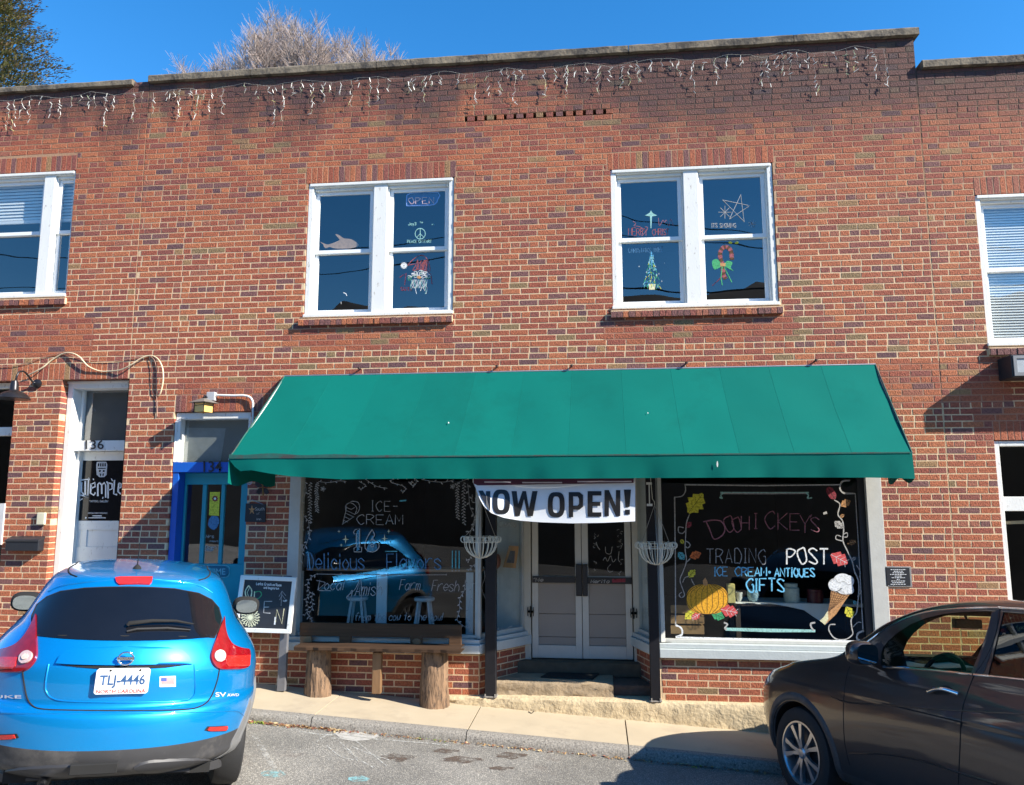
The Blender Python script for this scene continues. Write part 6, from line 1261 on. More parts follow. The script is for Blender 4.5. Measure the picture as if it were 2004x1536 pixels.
mb.build('illegible_lines', M_LT, f_)
# box lamp at the right edge with its shadow
bl_ = thing('box_light', 'black box light with a pale lens on the right building wall', 'lamp', tuple(at(1990, 718, 0)))
a, b = at(1975, 738, -.27), at(1978, 694, -.27); X0, X1 = b.x, b.x+1.0
mb = MB(); mb.box(X0, X1, -.27, 0, a.z, b.z); bevel(mb.build('housing', M_BLACK, bl_), .006)
mb = MB(); frame_mb(mb, X0+.015, X1-.015, a.z+.012, b.z-.012, -.285, -.2705, .03, .03, .03, .03); mb.build('lens_rim', mat('grey white rim', (.22, .23, .24), .5), bl_); mb = MB(); mb.box(X0+.05, X1-.05, -.276, -.2705, a.z+.045, b.z-.045); mb.build('lens', mat('grey lens', (.45, .48, .50), .2), bl_)
# little things by the turquoise door
nm = thing('butterfly_ornament', 'dark iron butterfly ornament on the bricks beside the turquoise door', 'ornament', tuple(at(512, 950, 0)))
mb = MB()
for s_ in (-1, 1):
    for q in ([(0, 0), (8, -12), (14, -14), (15, -4), (9, 2)], [(0, 2), (9, 4), (13, 12), (7, 16), (1, 8)]): mb.prism([at(514+s_*x, 952+y, -.03-abs(x)*.001) for x, y in q], Vector((0, .004, 0)))
mb.build('wings', mat('rusty iron', (.03, .022, .022), .6, metal=.3, var=.4, vs=40), nm); mb = MB(); mb.tube([at(514, 942, -.03), at(515, 970, -.03)], .008); mb.build('body', mat('bronze gold', (.22, .13, .04), .5, metal=.6), nm)
mb = MB(); mb.tube([at(488+5*math.cos(k*.5), 940+8*math.sin(k*.5), -.012) for k in range(13)], .007); o = mb.build('ring_ornament', mat('pinkish enamel', (.42, .32, .40), .4)); tag(o, 'small pale oval ring hung near the top of the turquoise door', 'ornament')
sb = thing('small_chalk_sign', 'small black hanging chalk sign with a star beside the turquoise door', 'sign', tuple(at(500, 1004, 0)))
mb = MB(); mb.prism([at(481, 985, -.02), at(520, 987, -.02), at(519, 1022, -.02), at(479, 1021, -.02)], Vector((0, .015, 0))); b_ = mb.build('board', M_BLACK, sb)
mb = MB(); mp = ycoord(-.022); c = (493, 998)
mb.fill([(c[0]+(7 if k % 2 == 0 else 2.6)*math.cos(k*.628-1.57), c[1]+(10 if k % 2 == 0 else 3.4)*math.sin(k*.628-1.57)) for k in range(10)], mp, K['tan']); write(mb, 'South', 499, 999, 6, 2.8, .8, mp, K['silver'], slant=.2); write(mb, 'of', 502, 1007, 4, 2.5, .6, mp, K['grey']); write(mb, 'inn', 502, 1018, 4.5, 2.8, .8, mp, K['silver']); mb.build('lettering', PMATS, b_)
mb = MB(); mb.tube([at(484, 986, -.012), at(493, 978, -.012), at(515, 987, -.012)], .003); mb.build('hanging_wire', M_METG, sb)
# ------------------------------------------------------------------ icicle string lights
M_BULB = [mat('milky light bulb', (.80, .80, .74), .4, var=.1), mat('yellowed light bulb', (.58, .50, .20), .4), mat('greenish bulb', (.35, .42, .26), .4)]; M_LW = mat('white light wire', (.50, .48, .42), .6)
for si, (x0, x1, zb0, lb) in enumerate(((-8.3, -5.48, 7.14, 'icicle string lights under the coping of the left building'), (-5.38, -2.1, 7.13, 'icicle string lights above the first upstairs window, left part of the parapet'), (-2.1, .55, 7.13, 'icicle string lights in the middle of the parapet above the vent slots'), (.55, 3.35, 7.13, 'icicle string lights at the right end of the high parapet'))):
    t = thing('string_lights', lb, 'string lights', ((x0+x1)/2, -.03, zb0), 'icicle light strings along the parapet'); rr = random.Random(si+40); wire = MB(); bulbs = MB(); x = x0; top = []; k = 0
    while x < x1:
        sag = .05+.028*math.sin(k*.9+si)+rr.uniform(-.012, .012); z = zb0-.02-sag*.9; top.append(Vector((x, -.035+rr.uniform(-.01, .01), z)))
        if rr.random() < .93:
            L_ = rr.choice([.08, .12, .16, .24, .32, .40])*rr.uniform(.8, 1.2); q = [top[-1]]; zz = z; j = 0
            while zz > z-L_: zz -= rr.uniform(.025, .045); j += 1; q.append(Vector((x+rr.uniform(-.022, .022), -.03+rr.uniform(-.012, .012), zz)))
            wire.tube(q, .0012, 3, cap=False)
            for i in range(1, len(q)):
                if rr.random() < .62:
                    a = rr.uniform(-1.1, 1.1)+(0 if rr.random() < .7 else 1.57); l = rr.uniform(.016, .032); d = Vector((math.sin(a)*l, -.006, math.cos(a)*l)); bulbs.tube([q[i]-d, q[i]+d*.4, q[i]+d], [.0034, .0038, .0012], 4, m=rr.choice([0, 0, 0, 0, 1, 2] if z-q[i].z > .15 else [0, 0, 0, 0, 0, 2]))
        x += rr.uniform(.07, .15); k += 1
    wire.tube(cr(top, 2), .0015, 4); wire.build('wire', M_LW, t); o = bulbs.build('bulbs', M_BULB, t); o['kind'] = 'stuff'
# ------------------------------------------------------------------ trees behind the building
def bare_tree(lb, px, pyt, hw, Y, seed, n):
    rr = random.Random(seed); m = mat('pale winter twigs', (.36, .285, .25), .9, var=.3, vs=1.5); tpz = at(px, pyt, Y); sc = (at(px+10, pyt, Y)-tpz).length/10
    rx = hw*sc; rz = 2.1; c = tpz-Vector((0, 0, rz)); base = Vector((c.x, Y, c.z-6.5)); t = thing('bare_tree', lb, 'tree', tuple(base), 'bare trees behind the building')
    tr = MB(); fork = c-Vector((0, 0, 2.0)); tr.tube([base-Vector((0, 0, .6)), base+Vector((.1, 0, 2)), fork], [.17, .14, .10], 8)
    limbs = []
    for k in range(9):
        a = k*.7+rr.uniform(-.2, .2); e = c+Vector((math.cos(a)*rx*.6, math.sin(a)*rx*.6, rr.uniform(-.2, .9)*rz*.7)); mid = fork.lerp(e, .5)+Vector((math.cos(a)*.15, math.sin(a)*.15, -.1)); tr.tube(cr([fork, mid, e], 3), [.06, .05, .045, .035, .03, .025, .016], 5); limbs += [fork.lerp(e, .5), e, mid.lerp(e, .5)]
    tr.build('trunk', mat('grey bark', (.30, .25, .22), .9, var=.3), t); mb = MB()
    for k in range(int(n*.42)):
        while True:
            d = Vector((rr.uniform(-1, 1), rr.uniform(-1, 1), rr.uniform(-.9, 1)))
            if .25 < d.length < 1: break
        d = d*(.88+.12*math.sin(math.atan2(d.y, d.x)*4+seed)+.10*math.sin(d.x*9+seed)); p = c+Vector((d.x*rx, d.y*rx, d.z*rz))*.86; q = min(limbs, key=lambda l: (l-p).length)
        if k % 3 == 0: mb.tube(cr([q, q.lerp(p, .5)+Vector((rr.gauss(0, .06), rr.gauss(0, .06), -.05)), p], 2), [.016, .014, .012, .010, .008], 3, cap=False)
        out = Vector((d.x*.55, d.y*.55, .75+.3*d.z)).normalized()
        for j in range(6):
            v = (out+Vector((rr.gauss(0, .55), rr.gauss(0, .55), rr.gauss(.05, .35)))).normalized(); L_ = rr.uniform(.25, .75); w = Vector((rr.gauss(0, .08), rr.gauss(0, .05), .05)); mb.tube([p, p+v*L_*.5+w*.5, p+v*L_+w*1.4], [.0075, .006, .004], 3, cap=False)
    mb.build('crown', m, t)
for i, (px, pyt, hw, Y, n, lb) in enumerate(((508, 50, 56, 21, 900, 'bare pale tree at the left of the main clump behind the roof'), (548, 24, 46, 22.5, 850, 'tallest bare pale tree with the highest peak behind the roof'), (604, 40, 54, 21.5, 950, 'bare tree with a broad round crown right of the tallest one'), (664, 58, 48, 23, 700, 'bare tree between the broad crown and the sloping right end of the row'), (716, 76, 50, 21, 650, 'bare tree on the sloping right part of the row'),
        (768, 92, 36, 22, 450, 'lowest bare tree at the right end of the row'), (448, 102, 50, 22, 600, 'low bare tree just left of the main clump'), (368, 116, 40, 23, 420, 'small bare tree top at the left end of the row'))): bare_tree(lb, px, pyt, hw, Y, 90+i, n)
cy = thing('evergreen_tree', 'tall shaggy olive evergreen at the upper left behind the roof', 'tree', tuple(at(-10, 400, 14)))
rr = random.Random(77); mb = MB(); Yt = 14.; bx = at(-34, 100, Yt).x; ztop = at(-12, -150, Yt).z; zbot = at(-12, 260, Yt).z
for i in range(46000):
    t = rr.random()**.7; z = ztop+(zbot-ztop)*t; Rm = .12+.40*(ztop-z)
    a = rr.uniform(0, 6.283); br = 1+.30*math.sin(a*5+z*2.3)+.20*math.sin(a*9-z*5.1)+.12*math.sin(z*11+a*3); r_ = Rm*br*(rr.random()**.35)*.82
    p = Vector((bx+r_*math.cos(a), Yt+r_*math.sin(a), z+r_*.25+rr.gauss(0, .04))); d = Vector((math.cos(a), math.sin(a), rr.uniform(-.1, 1.0))).normalized(); s_ = rr.uniform(.05, .12); w = Vector((-math.sin(a), math.cos(a), rr.uniform(-.6, .6))).normalized()*s_*.26
    mb.poly([p-w, p+w, p+d*s_+w*.3, p+d*s_-w*.3], rr.choice([0, 0, 1, 2]) if r_ < Rm*.75 else rr.choice([0, 1, 1, 3]))
mb.build('crown', [mat('olive spray', (.15, .15, .05), .8, var=.3, vs=3), mat('golden spray', (.26, .21, .08), .8, var=.3, vs=3), mat('deep green spray', (.07, .085, .03), .8), mat('russet tip', (.24, .16, .10), .8)], cy)
for k in range(26):
    pass
mb = MB(); mb.tube([(bx, Yt, .5), (bx, Yt, (zbot+ztop)/2), (bx, Yt, ztop-.5)], [.3, .2, .03], 8)
for k in range(40): a = rr.uniform(0, 6.28); z = rr.uniform(zbot, ztop-1); l = .3+1.3*(ztop-z)/(ztop-zbot); mb.tube([(bx, Yt, z), (bx+math.cos(a)*l*.6, Yt+math.sin(a)*l*.6, z+l*.35), (bx+math.cos(a)*l, Yt+math.sin(a)*l, z+l*.75)], [.03, .02, .006], 4)
mb.build('trunk', mat('brown bark', (.12, .08, .05), .9), cy)

# ------------------------------------------------------------------ cars
def car_frame(org, h, pitch=0.):
    n = Vector((.062, .03, 1)).normalized(); a = math.radians(h); f = Vector((math.sin(a), math.cos(a), 0)); f = (f-n*f.dot(n)).normalized(); r = f.cross(n)
    c, s = math.cos(pitch), math.sin(pitch); f2 = f*c-n*s; n2 = n*c+f*s; o = Vector(org)
    return Matrix(((r.x, f2.x, n2.x, o.x), (r.y, f2.y, n2.y, o.y), (r.z, f2.z, n2.z, o.z), (0, 0, 0, 1)))
class Body:
    def __init__(s, M, keys, p=2.3, waist=None, n=5):
        s.M = M; s.Mi = M.inverted(); s.k = []; s.p = p; s.waist = waist or (lambda q, z: 1.)
        for i in range(len(keys)-1):
            for j in range(n):
                t = j/n; a = keys[max(i-1, 0)]; b = keys[i]; c = keys[i+1]; d = keys[min(i+2, len(keys)-1)]; o = []
                for q in range(6):
                    h = (c[0]-b[0]); m0 = (c[q]-a[q])/max(1e-6, c[0]-a[0])*h; m1 = (d[q]-b[q])/max(1e-6, d[0]-b[0])*h
                    dl = c[q]-b[q]; m0 = 0 if m0*dl <= 0 and q else max(-3*abs(dl), min(3*abs(dl), m0)); m1 = 0 if m1*dl <= 0 and q else max(-3*abs(dl), min(3*abs(dl), m1))
                    o.append((2*t**3-3*t*t+1)*b[q]+(t**3-2*t*t+t)*m0+(-2*t**3+3*t*t)*c[q]+(t**3-t*t)*m1)
                o[0] = b[0]+(c[0]-b[0])*t; s.k.append(o)
        s.k.append(list(keys[-1]))
    def at(s, z):
        k = s.k
        if z <= k[0][0]: return k[0]
        for i in range(len(k)-1):
            if z <= k[i+1][0]: t = (z-k[i][0])/max(1e-9, k[i+1][0]-k[i][0]); return [k[i][q]+(k[i+1][q]-k[i][q])*t for q in range(6)]
        return k[-1]
    def w(s, q, z):
        _, r, f, w, Rr, Rf = s.at(z); L = f-r; Rr = min(Rr, .48*L); Rf = min(Rf, .48*L); p = s.p
        g = 1.
        if q < r+Rr: g = max(0, 1-(max(0, 1-(q-r)/Rr))**p)**(1/p)
        elif q > f-Rf: g = max(0, 1-(max(0, 1-(f-q)/Rf))**p)**(1/p)
        return w*g*s.waist(q, z)
    def rear(s, l, z):
        _, r, f, w, Rr, Rf = s.at(z); p = s.p; a = min(1, abs(l)/w); return r+min(Rr, .48*(f-r))*(1-(1-a**p)**(1/p))
    def mesh(s, name, mats, parent, zc=None, dark=None):
        V = []; F = []; MI = []; nq, ns = 14, 30; ring = None
        for kk in s.k:
            z, r, f, w, Rr, Rf = kk; L = f-r; Rr = min(Rr, .48*L); Rf = min(Rf, .48*L); h = []; p = s.p
            for i in range(nq): a = (i/nq)*math.pi/2; h.append((w*math.sin(a)**(2/p), r+Rr*(1-math.cos(a)**(2/p))))
            for i in range(ns+1): q = r+Rr+(f-Rf-r-Rr)*i/ns; h.append((w, q))
            for i in range(nq-1, -1, -1): a = (i/nq)*math.pi/2; h.append((w*math.sin(a)**(2/p), f-Rf*(1-math.cos(a)**(2/p))))
            h = [(x*s.waist(q, z), q) for x, q in h]; full = h+[(-x, q) for x, q in reversed(h[1:-1])]; ring = len(full); V += [(x, q, z) for x, q in full]
        for j in range(len(s.k)-1):
            for i in range(ring):
                i2 = (i+1) % ring; F.append((j*ring+i, j*ring+i2, (j+1)*ring+i2, (j+1)*ring+i)); MI.append(2 if (zc and (s.k[j][0]+s.k[j+1][0])/2 < zc) else 0)
        F.append(tuple(range(ring))[::-1]); MI.append(1); F.append(tuple((len(s.k)-1)*ring+i for i in range(ring))); MI.append(0)
        me = bpy.data.meshes.new(name); me.from_pydata(V, [], F)
        for m in mats: me.materials.append(m)
        me.polygons.foreach_set('material_index', MI); bm = bmesh.new(); bm.from_mesh(me); bmesh.ops.recalc_face_normals(bm, faces=bm.faces); bm.to_mesh(me); bm.free()
        o = bpy.data.objects.new(name, me); link(o, parent); return o
    def px(s, x, y, side='rear', off=0.):
        """photo point -> (u, z) on the body, u lateral for the rear and forward for the side"""
        d = ray(x, y); c = s.Mi @ CAM; dl = s.Mi.to_3x3() @ d; v = .3 if side == 'rear' else -.85
        for _ in range(14):
            if side == 'rear': t = (v-c.y)/dl.y; P = c+dl*t; nv = s.rear(P.x, P.z)-off
            else: t = (v-c.x)/dl.x; P = c+dl*t; nv = -s.w(P.y, P.z)-off
            v = v*.45+nv*.55
        return (P.x, P.z) if side == 'rear' else (P.y, P.z)
    def pt(s, u, z, side, off=0.):
        if side == 'rear': P = lambda a, b: Vector((a, s.rear(a, b), b))
        else:
            sg = -1 if side == 'left' else 1; P = lambda a, b: Vector((sg*s.w(a, b), a, b))
        e = .004; p = P(u, z); n = (P(u+e, z)-p).cross(P(u, z+e)-p)
        if n.length < 1e-12: n = Vector((0, -1, 0))
        n.normalize(); ref = Vector((0, -1, .15)) if side == 'rear' else Vector((-1 if side == 'left' else 1, 0, .15))
        if n.dot(ref) < 0: n = -n
        return p+n*off
    def patch(s, name, out, side, off, mats, parent, rows=22, cols=14, skirt=.02, mirror=False, smooth=50):
        if mirror: out = [(-u, z) for u, z in out]
        zs = [p[1] for p in out]; z0, z1 = min(zs), max(zs); mb = MB(); R_ = []
        for j in range(rows+1):
            z = z0+(z1-z0)*(.004+.992*j/rows); xs = []
            for i in range(len(out)):
                a, b = out[i], out[(i+1) % len(out)]
                if (a[1]-z)*(b[1]-z) <= 0 and abs(a[1]-b[1]) > 1e-9: xs.append(a[0]+(b[0]-a[0])*(z-a[1])/(b[1]-a[1]))
            if len(xs) < 2: continue
            R_.append((z, min(xs), max(xs)))
        n = len(R_)-1
        def f(u, v):
            z, a, b = R_[int(round(v*n))]; return s.pt(a+(b-a)*u, z, side, off)
        mb.grid(f, cols, n)
        if skirt:
            edge = [f(i/cols, 0) for i in range(cols+1)]+[f(1, j/n) for j in range(1, n+1)]+[f(1-i/cols, 1) for i in range(1, cols+1)]+[f(0, 1-j/n) for j in range(1, n)]
            c = sum(edge, Vector())/len(edge); rf = s.pt((R_[n//2][1]+R_[n//2][2])/2, R_[n//2][0], side, 0)-s.pt((R_[n//2][1]+R_[n//2][2])/2, R_[n//2][0], side, 1.); b = len(mb.v)
            for p in edge: mb.v.append(tuple(p)); mb.v.append(tuple(p+rf*skirt))
            E_ = len(edge)
            for i in range(E_): k = (i+1) % E_; mb.face((b+2*i, b+2*k, b+2*k+1, b+2*i+1))
        return mb.build(name, mats, parent, smooth=smooth)
    def line(s, name, pts, side, r, m, parent, off=0., n=4):
        mb = MB(); q = sm(pts, n) if n else pts; mb.tube([s.pt(u, z, side, off) for u, z in q], r, 6); return mb.build(name, m, parent, smooth=60)
def boolcut(o, cutters, mats_n=2):
    for c in cutters:
        m = o.modifiers.new('cut', 'BOOLEAN'); m.operation = 'DIFFERENCE'; m.solver = 'EXACT'; m.object = c
    dg = bpy.context.evaluated_depsgraph_get(); dg.update(); me = bpy.data.meshes.new_from_object(o.evaluated_get(dg)); o.modifiers.clear(); o.data = me
    for c in cutters: bpy.data.objects.remove(c)
    me.polygons.foreach_set('use_smooth', [True]*len(me.polygons)); me.set_sharp_from_angle(angle=math.radians(33)); return o
def cutter(mb, parent, mats):
    me = bpy.data.meshes.new('cutter'); me.from_pydata(mb.v, [], mb.f)
    for m in mats: me.materials.append(m)
    me.polygons.foreach_set('material_index', [1]*len(me.polygons)); bm = bmesh.new(); bm.from_mesh(me); bmesh.ops.recalc_face_normals(bm, faces=bm.faces); bm.to_mesh(me); bm.free()
    o = bpy.data.objects.new('cutter', me); link(o, parent); return o
def cyl_x(x0, x1, y, z, r, n=40):
    mb = MB(); mb.lathe([(r, 0), (r, x1-x0)], n, Matrix.Translation((x0, y, z)) @ Matrix.Rotation(math.pi/2, 4, 'Y')); return mb
M_RUB = mat('tyre rubber', (.018, .018, .019), .75, var=.15, vs=30, bump=.001, bs=80); M_ALLOY = mat('silver alloy', (.50, .51, .53), .28, metal=.85, var=.05); M_ALD = mat('dark alloy pocket', (.05, .05, .055), .4, metal=.4)
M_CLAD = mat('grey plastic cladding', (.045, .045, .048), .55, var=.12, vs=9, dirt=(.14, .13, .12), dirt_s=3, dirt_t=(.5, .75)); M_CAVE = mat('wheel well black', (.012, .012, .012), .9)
def paint(name, c, c2, rough=.25):
    m, nt, b, L = base_mat(name); g = N(nt, 'ShaderNodeNewGeometry'); n = N(nt, 'ShaderNodeTexNoise'); n.inputs['Scale'].default_value = 900; L(g.outputs['Position'], n.inputs[0])
    mx = N(nt, 'ShaderNodeMix', data_type='RGBA'); mr = N(nt, 'ShaderNodeMapRange'); mr.inputs[1].default_value = .4; mr.inputs[2].default_value = .65; L(n.outputs[0], mr.inputs[0]); L(mr.outputs[0], mx.inputs[0]); mx.inputs[6].default_value = (*c, 1); mx.inputs[7].default_value = (*c2, 1)
    n2 = N(nt, 'ShaderNodeTexNoise'); n2.inputs['Scale'].default_value = 3; n2.inputs['Detail'].default_value = 8; L(g.outputs['Position'], n2.inputs[0]); r2 = N(nt, 'ShaderNodeMapRange'); r2.inputs[1].default_value = .35; r2.inputs[2].default_value = .8; r2.inputs[3].default_value = .03; r2.inputs[4].default_value = .14; L(n2.outputs[0], r2.inputs[0]); L(r2.outputs[0], b.inputs['Coat Roughness'])
    L(mx.outputs[2], b.inputs['Base Color']); b.inputs['Metallic'].default_value = .55; b.inputs['Roughness'].default_value = rough+.15; b.inputs['Coat Weight'].default_value = 1; return m
def wheel(parent, x, y, z, R_, side, rim=.22, width=.2, spokes=5):
    """side -1: outer face towards -x"""
    t = MB(); M = Matrix.Translation((x, y, z)) @ Matrix.Rotation(math.radians(-90 if side < 0 else 90), 4, 'Y'); w = width
    t.lathe([(rim, -w*.92), (rim+.02, -w), (R_-.05, -w), (R_-.012, -w*.93), (R_, -w*.75), (R_, -w*.25), (R_-.012, -w*.07), (R_-.045, 0), (rim+.022, .0), (rim+.006, -.008), (rim, -.02)], 56, M, cap=False); T_ = t.build('wheel', M_RUB, parent, smooth=40)
    r = MB(); r.lathe([(rim+.008, -.004), (rim-.006, -.003), (rim-.016, -.02), (rim-.022, -w*.85)], 56, M, cap=False); r.build('rim', M_ALLOY, T_, smooth=40)
    d = MB(); d.lathe([(rim-.01, -.10), (.0, -.085)], 40, M, cap=False); d.build('brake_well', M_ALD, T_)
    s = MB()
    for k in range(spokes):
        a0 = k*2*math.pi/spokes+.3
        for da, wi in ((-.17, 1), (.17, -1)):
            pin = a0+da*.9; pout = a0+da*1.55
            def P(rr_, aa, zz): return M @ Vector((rr_*math.cos(aa), rr_*math.sin(aa), zz))
            q = []
            for rr_, aa, hw, zz in ((.035, pin, .42, -.022), (.11, a0+da*1.1, .115, -.016), (rim-.012, pout, .085, -.014)): q.append((P(rr_, aa-hw, zz), P(rr_, aa+hw, zz), P(rr_, aa+hw, zz-.03), P(rr_, aa-hw, zz-.03)))
            for i in range(2):
                A, B = q[i], q[i+1]
                for e in range(4): f_ = (e+1) % 4; s.poly([A[e], A[f_], B[f_], B[e]])
    s.lathe([(.045, -.06), (.045, -.018), (.03, -.010), (.0, -.009)], 20, M); s.build('spokes', M_ALLOY, T_)
    return T_
def arch_band(B, parent, side, yc, zc_, r0, r1, m, z_cut):
    mb = MB(); n = 28
    a0 = math.asin(max(-1, min(1, (z_cut-zc_)/r1)))
    def f(u, v):
        a = a0+(math.pi-2*a0)*u; r = r0+(r1-r0)*v; return B.pt(yc+r*math.cos(a), zc_+r*math.sin(a), side, .012-(.014 if v > .95 else 0)-(.03 if v < .05 else 0))
    mb.grid(f, n, 4); return mb.build('arch_trim', m, parent, smooth=60)
# ---- blue crossover, seen from behind
MJ = car_frame((-3.0678, -3.685, .0064), -29.5)
jk = thing('blue_car', 'bright blue compact crossover parked nose in, seen from behind at the lower left', 'car', mw=MJ)
M_JP = paint('bright azure metallic paint', (.0, .24, .62), (.0, .34, .80), .2)
JK = [(.30, .10, 3.93, .74, .55, .5), (.36, -.03, 3.98, .82, .7, .6), (.43, -.07, 4.0, .845, .78, .7), (.505, -.085, 4.02, .865, .8, .75), (.60, -.085, 4.02, .878, .8, .75), (.68, -.075, 4.02, .885, .8, .75), (.715, -.055, 4.0, .887, .8, .75), (.735, -.012, 3.99, .887, .8, .75),
      (.80, .0, 3.96, .886, .8, .75), (.88, .002, 3.93, .884, .8, .75), (.96, .012, 3.7, .868, .8, .8), (1.02, .032, 3.4, .838, .78, .8), (1.08, .062, 3.15, .795, .74, .8), (1.13, .095, 3.0, .755, .70, .75), (1.20, .165, 2.86, .700, .66, .7), (1.29, .27, 2.68, .662, .62, .7),
      (1.37, .365, 2.5, .628, .58, .6), (1.43, .435, 2.34, .596, .55, .6), (1.465, .47, 2.2, .565, .5, .6), (1.495, .53, 2.05, .52, .5, .6), (1.52, .66, 1.9, .45, .5, .5), (1.54, .9, 1.7, .35, .4, .4), (1.553, 1.15, 1.5, .16, .15, .15)]
jb_ = Body(MJ, JK, p=2.15, waist=lambda q, z: 1-.035*math.exp(-((q-2.0)/.55)**2)*(1 if z < 1.0 else 0))
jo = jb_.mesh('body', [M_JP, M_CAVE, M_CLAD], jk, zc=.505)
cs = []
for y in (.80, 3.33):
    for sg in (-1, 1): cs.append(cutter(cyl_x(*((.52, 1.1) if sg > 0 else (-1.1, -.52)), y, .335, .37), jk, [M_JP, M_CAVE]))
boolcut(jo, cs)
mb = MB(); mb.box(-.6, .6, .2, 3.6, .26, .34); mb.build('underbody', M_CAVE, jk)
JZ = lambda a, b: (a/3.369, 1080+b/3.369)
def JP(pts, off=0., n=0):
    q = sm(pts, n) if n else pts; return [jb_.px(*JZ(a, b), 'rear', off) for a, b in q]
def flat(l): return l
gl_ = JP([(232, 552), (420, 554), (820, 556), (1200, 560), (1412, 566), (1444, 500), (1458, 440), (1440, 370), (1395, 318), (1310, 275), (1150, 245), (1000, 236), (850, 233), (700, 235), (560, 241), (400, 262), (310, 298), (245, 350), (212, 420), (212, 490)])
g = jb_.patch('rear_window', gl_, 'rear', .004, mat('privacy glass', (.006, .007, .010), .05, spec=.6, var=.2, vs=4), jk, rows=60, cols=30, skirt=.006)
# things seen faintly in the glass: grey headliner patch
jb_.line('window_seal', gl_+[gl_[0]], 'rear', .005, M_CAVE, g, .003, n=0)
M_BADGE = mat('satin badge', (.75, .75, .76), .3, metal=.35)
M_LR = mat('red tail lamp', (.24, .004, .008), .12, coat=1., var=.25, vs=30); M_LR2 = mat('bright red reflector', (.62, .02, .015), .2, coat=1., var=.25, vs=60, bump=.002, bs=120); M_LC = mat('clear lamp lens', (.62, .45, .42), .15, coat=1., var=.1, bump=.002, bs=60)
lampR = JP([(1472, 428), (1478, 500), (1492, 560), (1520, 606), (1560, 630), (1600, 640), (1634, 648), (1640, 690), (1634, 730), (1622, 762), (1560, 772), (1490, 773), (1440, 770), (1408, 748), (1388, 710), (1386, 675), (1402, 620), (1425, 560), (1450, 490)], 0, 3)
for mir in (False, True):
    L_ = jb_.patch('tail_lamp', lampR, 'rear', .016, M_LR, jk, rows=60, cols=14, skirt=.03, mirror=mir)
    cir = JP([(1437+36*math.cos(k*.3307), 690+38*math.sin(k*.3307)) for k in range(19)]); jb_.patch('reversing_lens', cir, 'rear', .026, M_LC, L_, rows=14, cols=12, skirt=.012, mirror=mir)
    cir = JP([(1437+17*math.cos(k*.3307), 690+17*math.sin(k*.3307)) for k in range(19)]); jb_.patch('lamp_core', cir, 'rear', .032, mat('warm white core', (.85, .62, .5), .1, coat=1., var=.3, vs=90), L_, rows=10, cols=9, skirt=.008, mirror=mir)
    jb_.patch('reflector', JP([(1485, 690), (1634, 680), (1630, 750), (1480, 755)]), 'rear', .021, M_LR2, L_, rows=6, cols=8, skirt=.008, mirror=mir)
    rf = JP([(1345, 1180), (1368, 1150), (1500, 1143), (1502, 1172), (1490, 1180)]); rr_ = jb_.patch('reflector_recess', rf, 'rear', .003, M_CAVE, jk, rows=6, cols=8, skirt=.003, mirror=mir)
    jb_.patch('bumper_reflector', JP([(1362, 1178), (1378, 1154), (1495, 1147), (1496, 1170), (1480, 1176)]), 'rear', .010, M_LR2, jk, rows=6, cols=8, skirt=.006, mirror=mir)
    jb_.patch('lower_bumper_bulge', JP([(880, 1425), (960, 1390), (1100, 1378), (1300, 1368), (1400, 1368), (1448, 1395), (1440, 1420), (1350, 1440), (1150, 1450), (960, 1450)], 0, 4), 'rear', .010, mat('grey satin bumper insert', (.035, .035, .038), .5, var=.08), jk, rows=26, cols=40, skirt=.02, mirror=mir, smooth=80)
jb_.patch('tailgate_bulge', JP([(372, 740), (398, 690), (440, 655), (520, 636), (820, 628), (1120, 634), (1200, 652), (1240, 690), (1262, 740), (1000, 748), (820, 750), (600, 748)]), 'rear', .016, M_JP, jk, rows=12, cols=40, skirt=.03, smooth=80)
jb_.patch('handle_recess', JP([(372, 742), (600, 748), (820, 750), (1040, 748), (1262, 741), (1100, 762), (960, 772), (820, 775), (680, 772), (540, 762)]), 'rear', .005, M_CAVE, jk, rows=6, cols=30, skirt=.004)
jb_.line('tailgate_seam', JP([(238, 550), (158, 640), (150, 772), (158, 860), (178, 960), (212, 1012), (270, 1035), (420, 1043), (820, 1047), (1200, 1040), (1320, 1018), (1385, 965), (1428, 860), (1447, 772)], 0, 4)[0:], 'rear', .005, M_CAVE, jk, 0, n=0)
jb_.line('bumper_crease', JP([(10, 1062), (200, 1066), (600, 1066), (1000, 1062), (1400, 1052), (1560, 1050), (1620, 1090)], 0, 5), 'rear', .004, M_JP, jk, .0, n=0)
jb_.line('tailgate_crease', JP([(320, 740), (300, 860), (305, 920), (345, 965), (450, 985), (820, 992), (1180, 985), (1265, 960), (1288, 900), (1280, 740)], 0, 5), 'rear', .005, M_JP, jk, -.0005, n=0)
br = jb_.patch('brake_lamp', JP([(757, 172), (1005, 172), (1000, 205), (985, 217), (785, 217), (768, 205)]), 'rear', .014, M_LR2, jk, rows=8, cols=18, skirt=.02)
jb_.line('spoiler_edge', JP([(318, 262), (400, 226), (560, 200), (750, 184)], 0, 5), 'rear', .006, M_JP, jk, .001, n=0); jb_.line('spoiler_edge', JP([(1010, 183), (1200, 198), (1320, 226), (1400, 272)], 0, 5), 'rear', .006, M_JP, jk, .001, n=0)
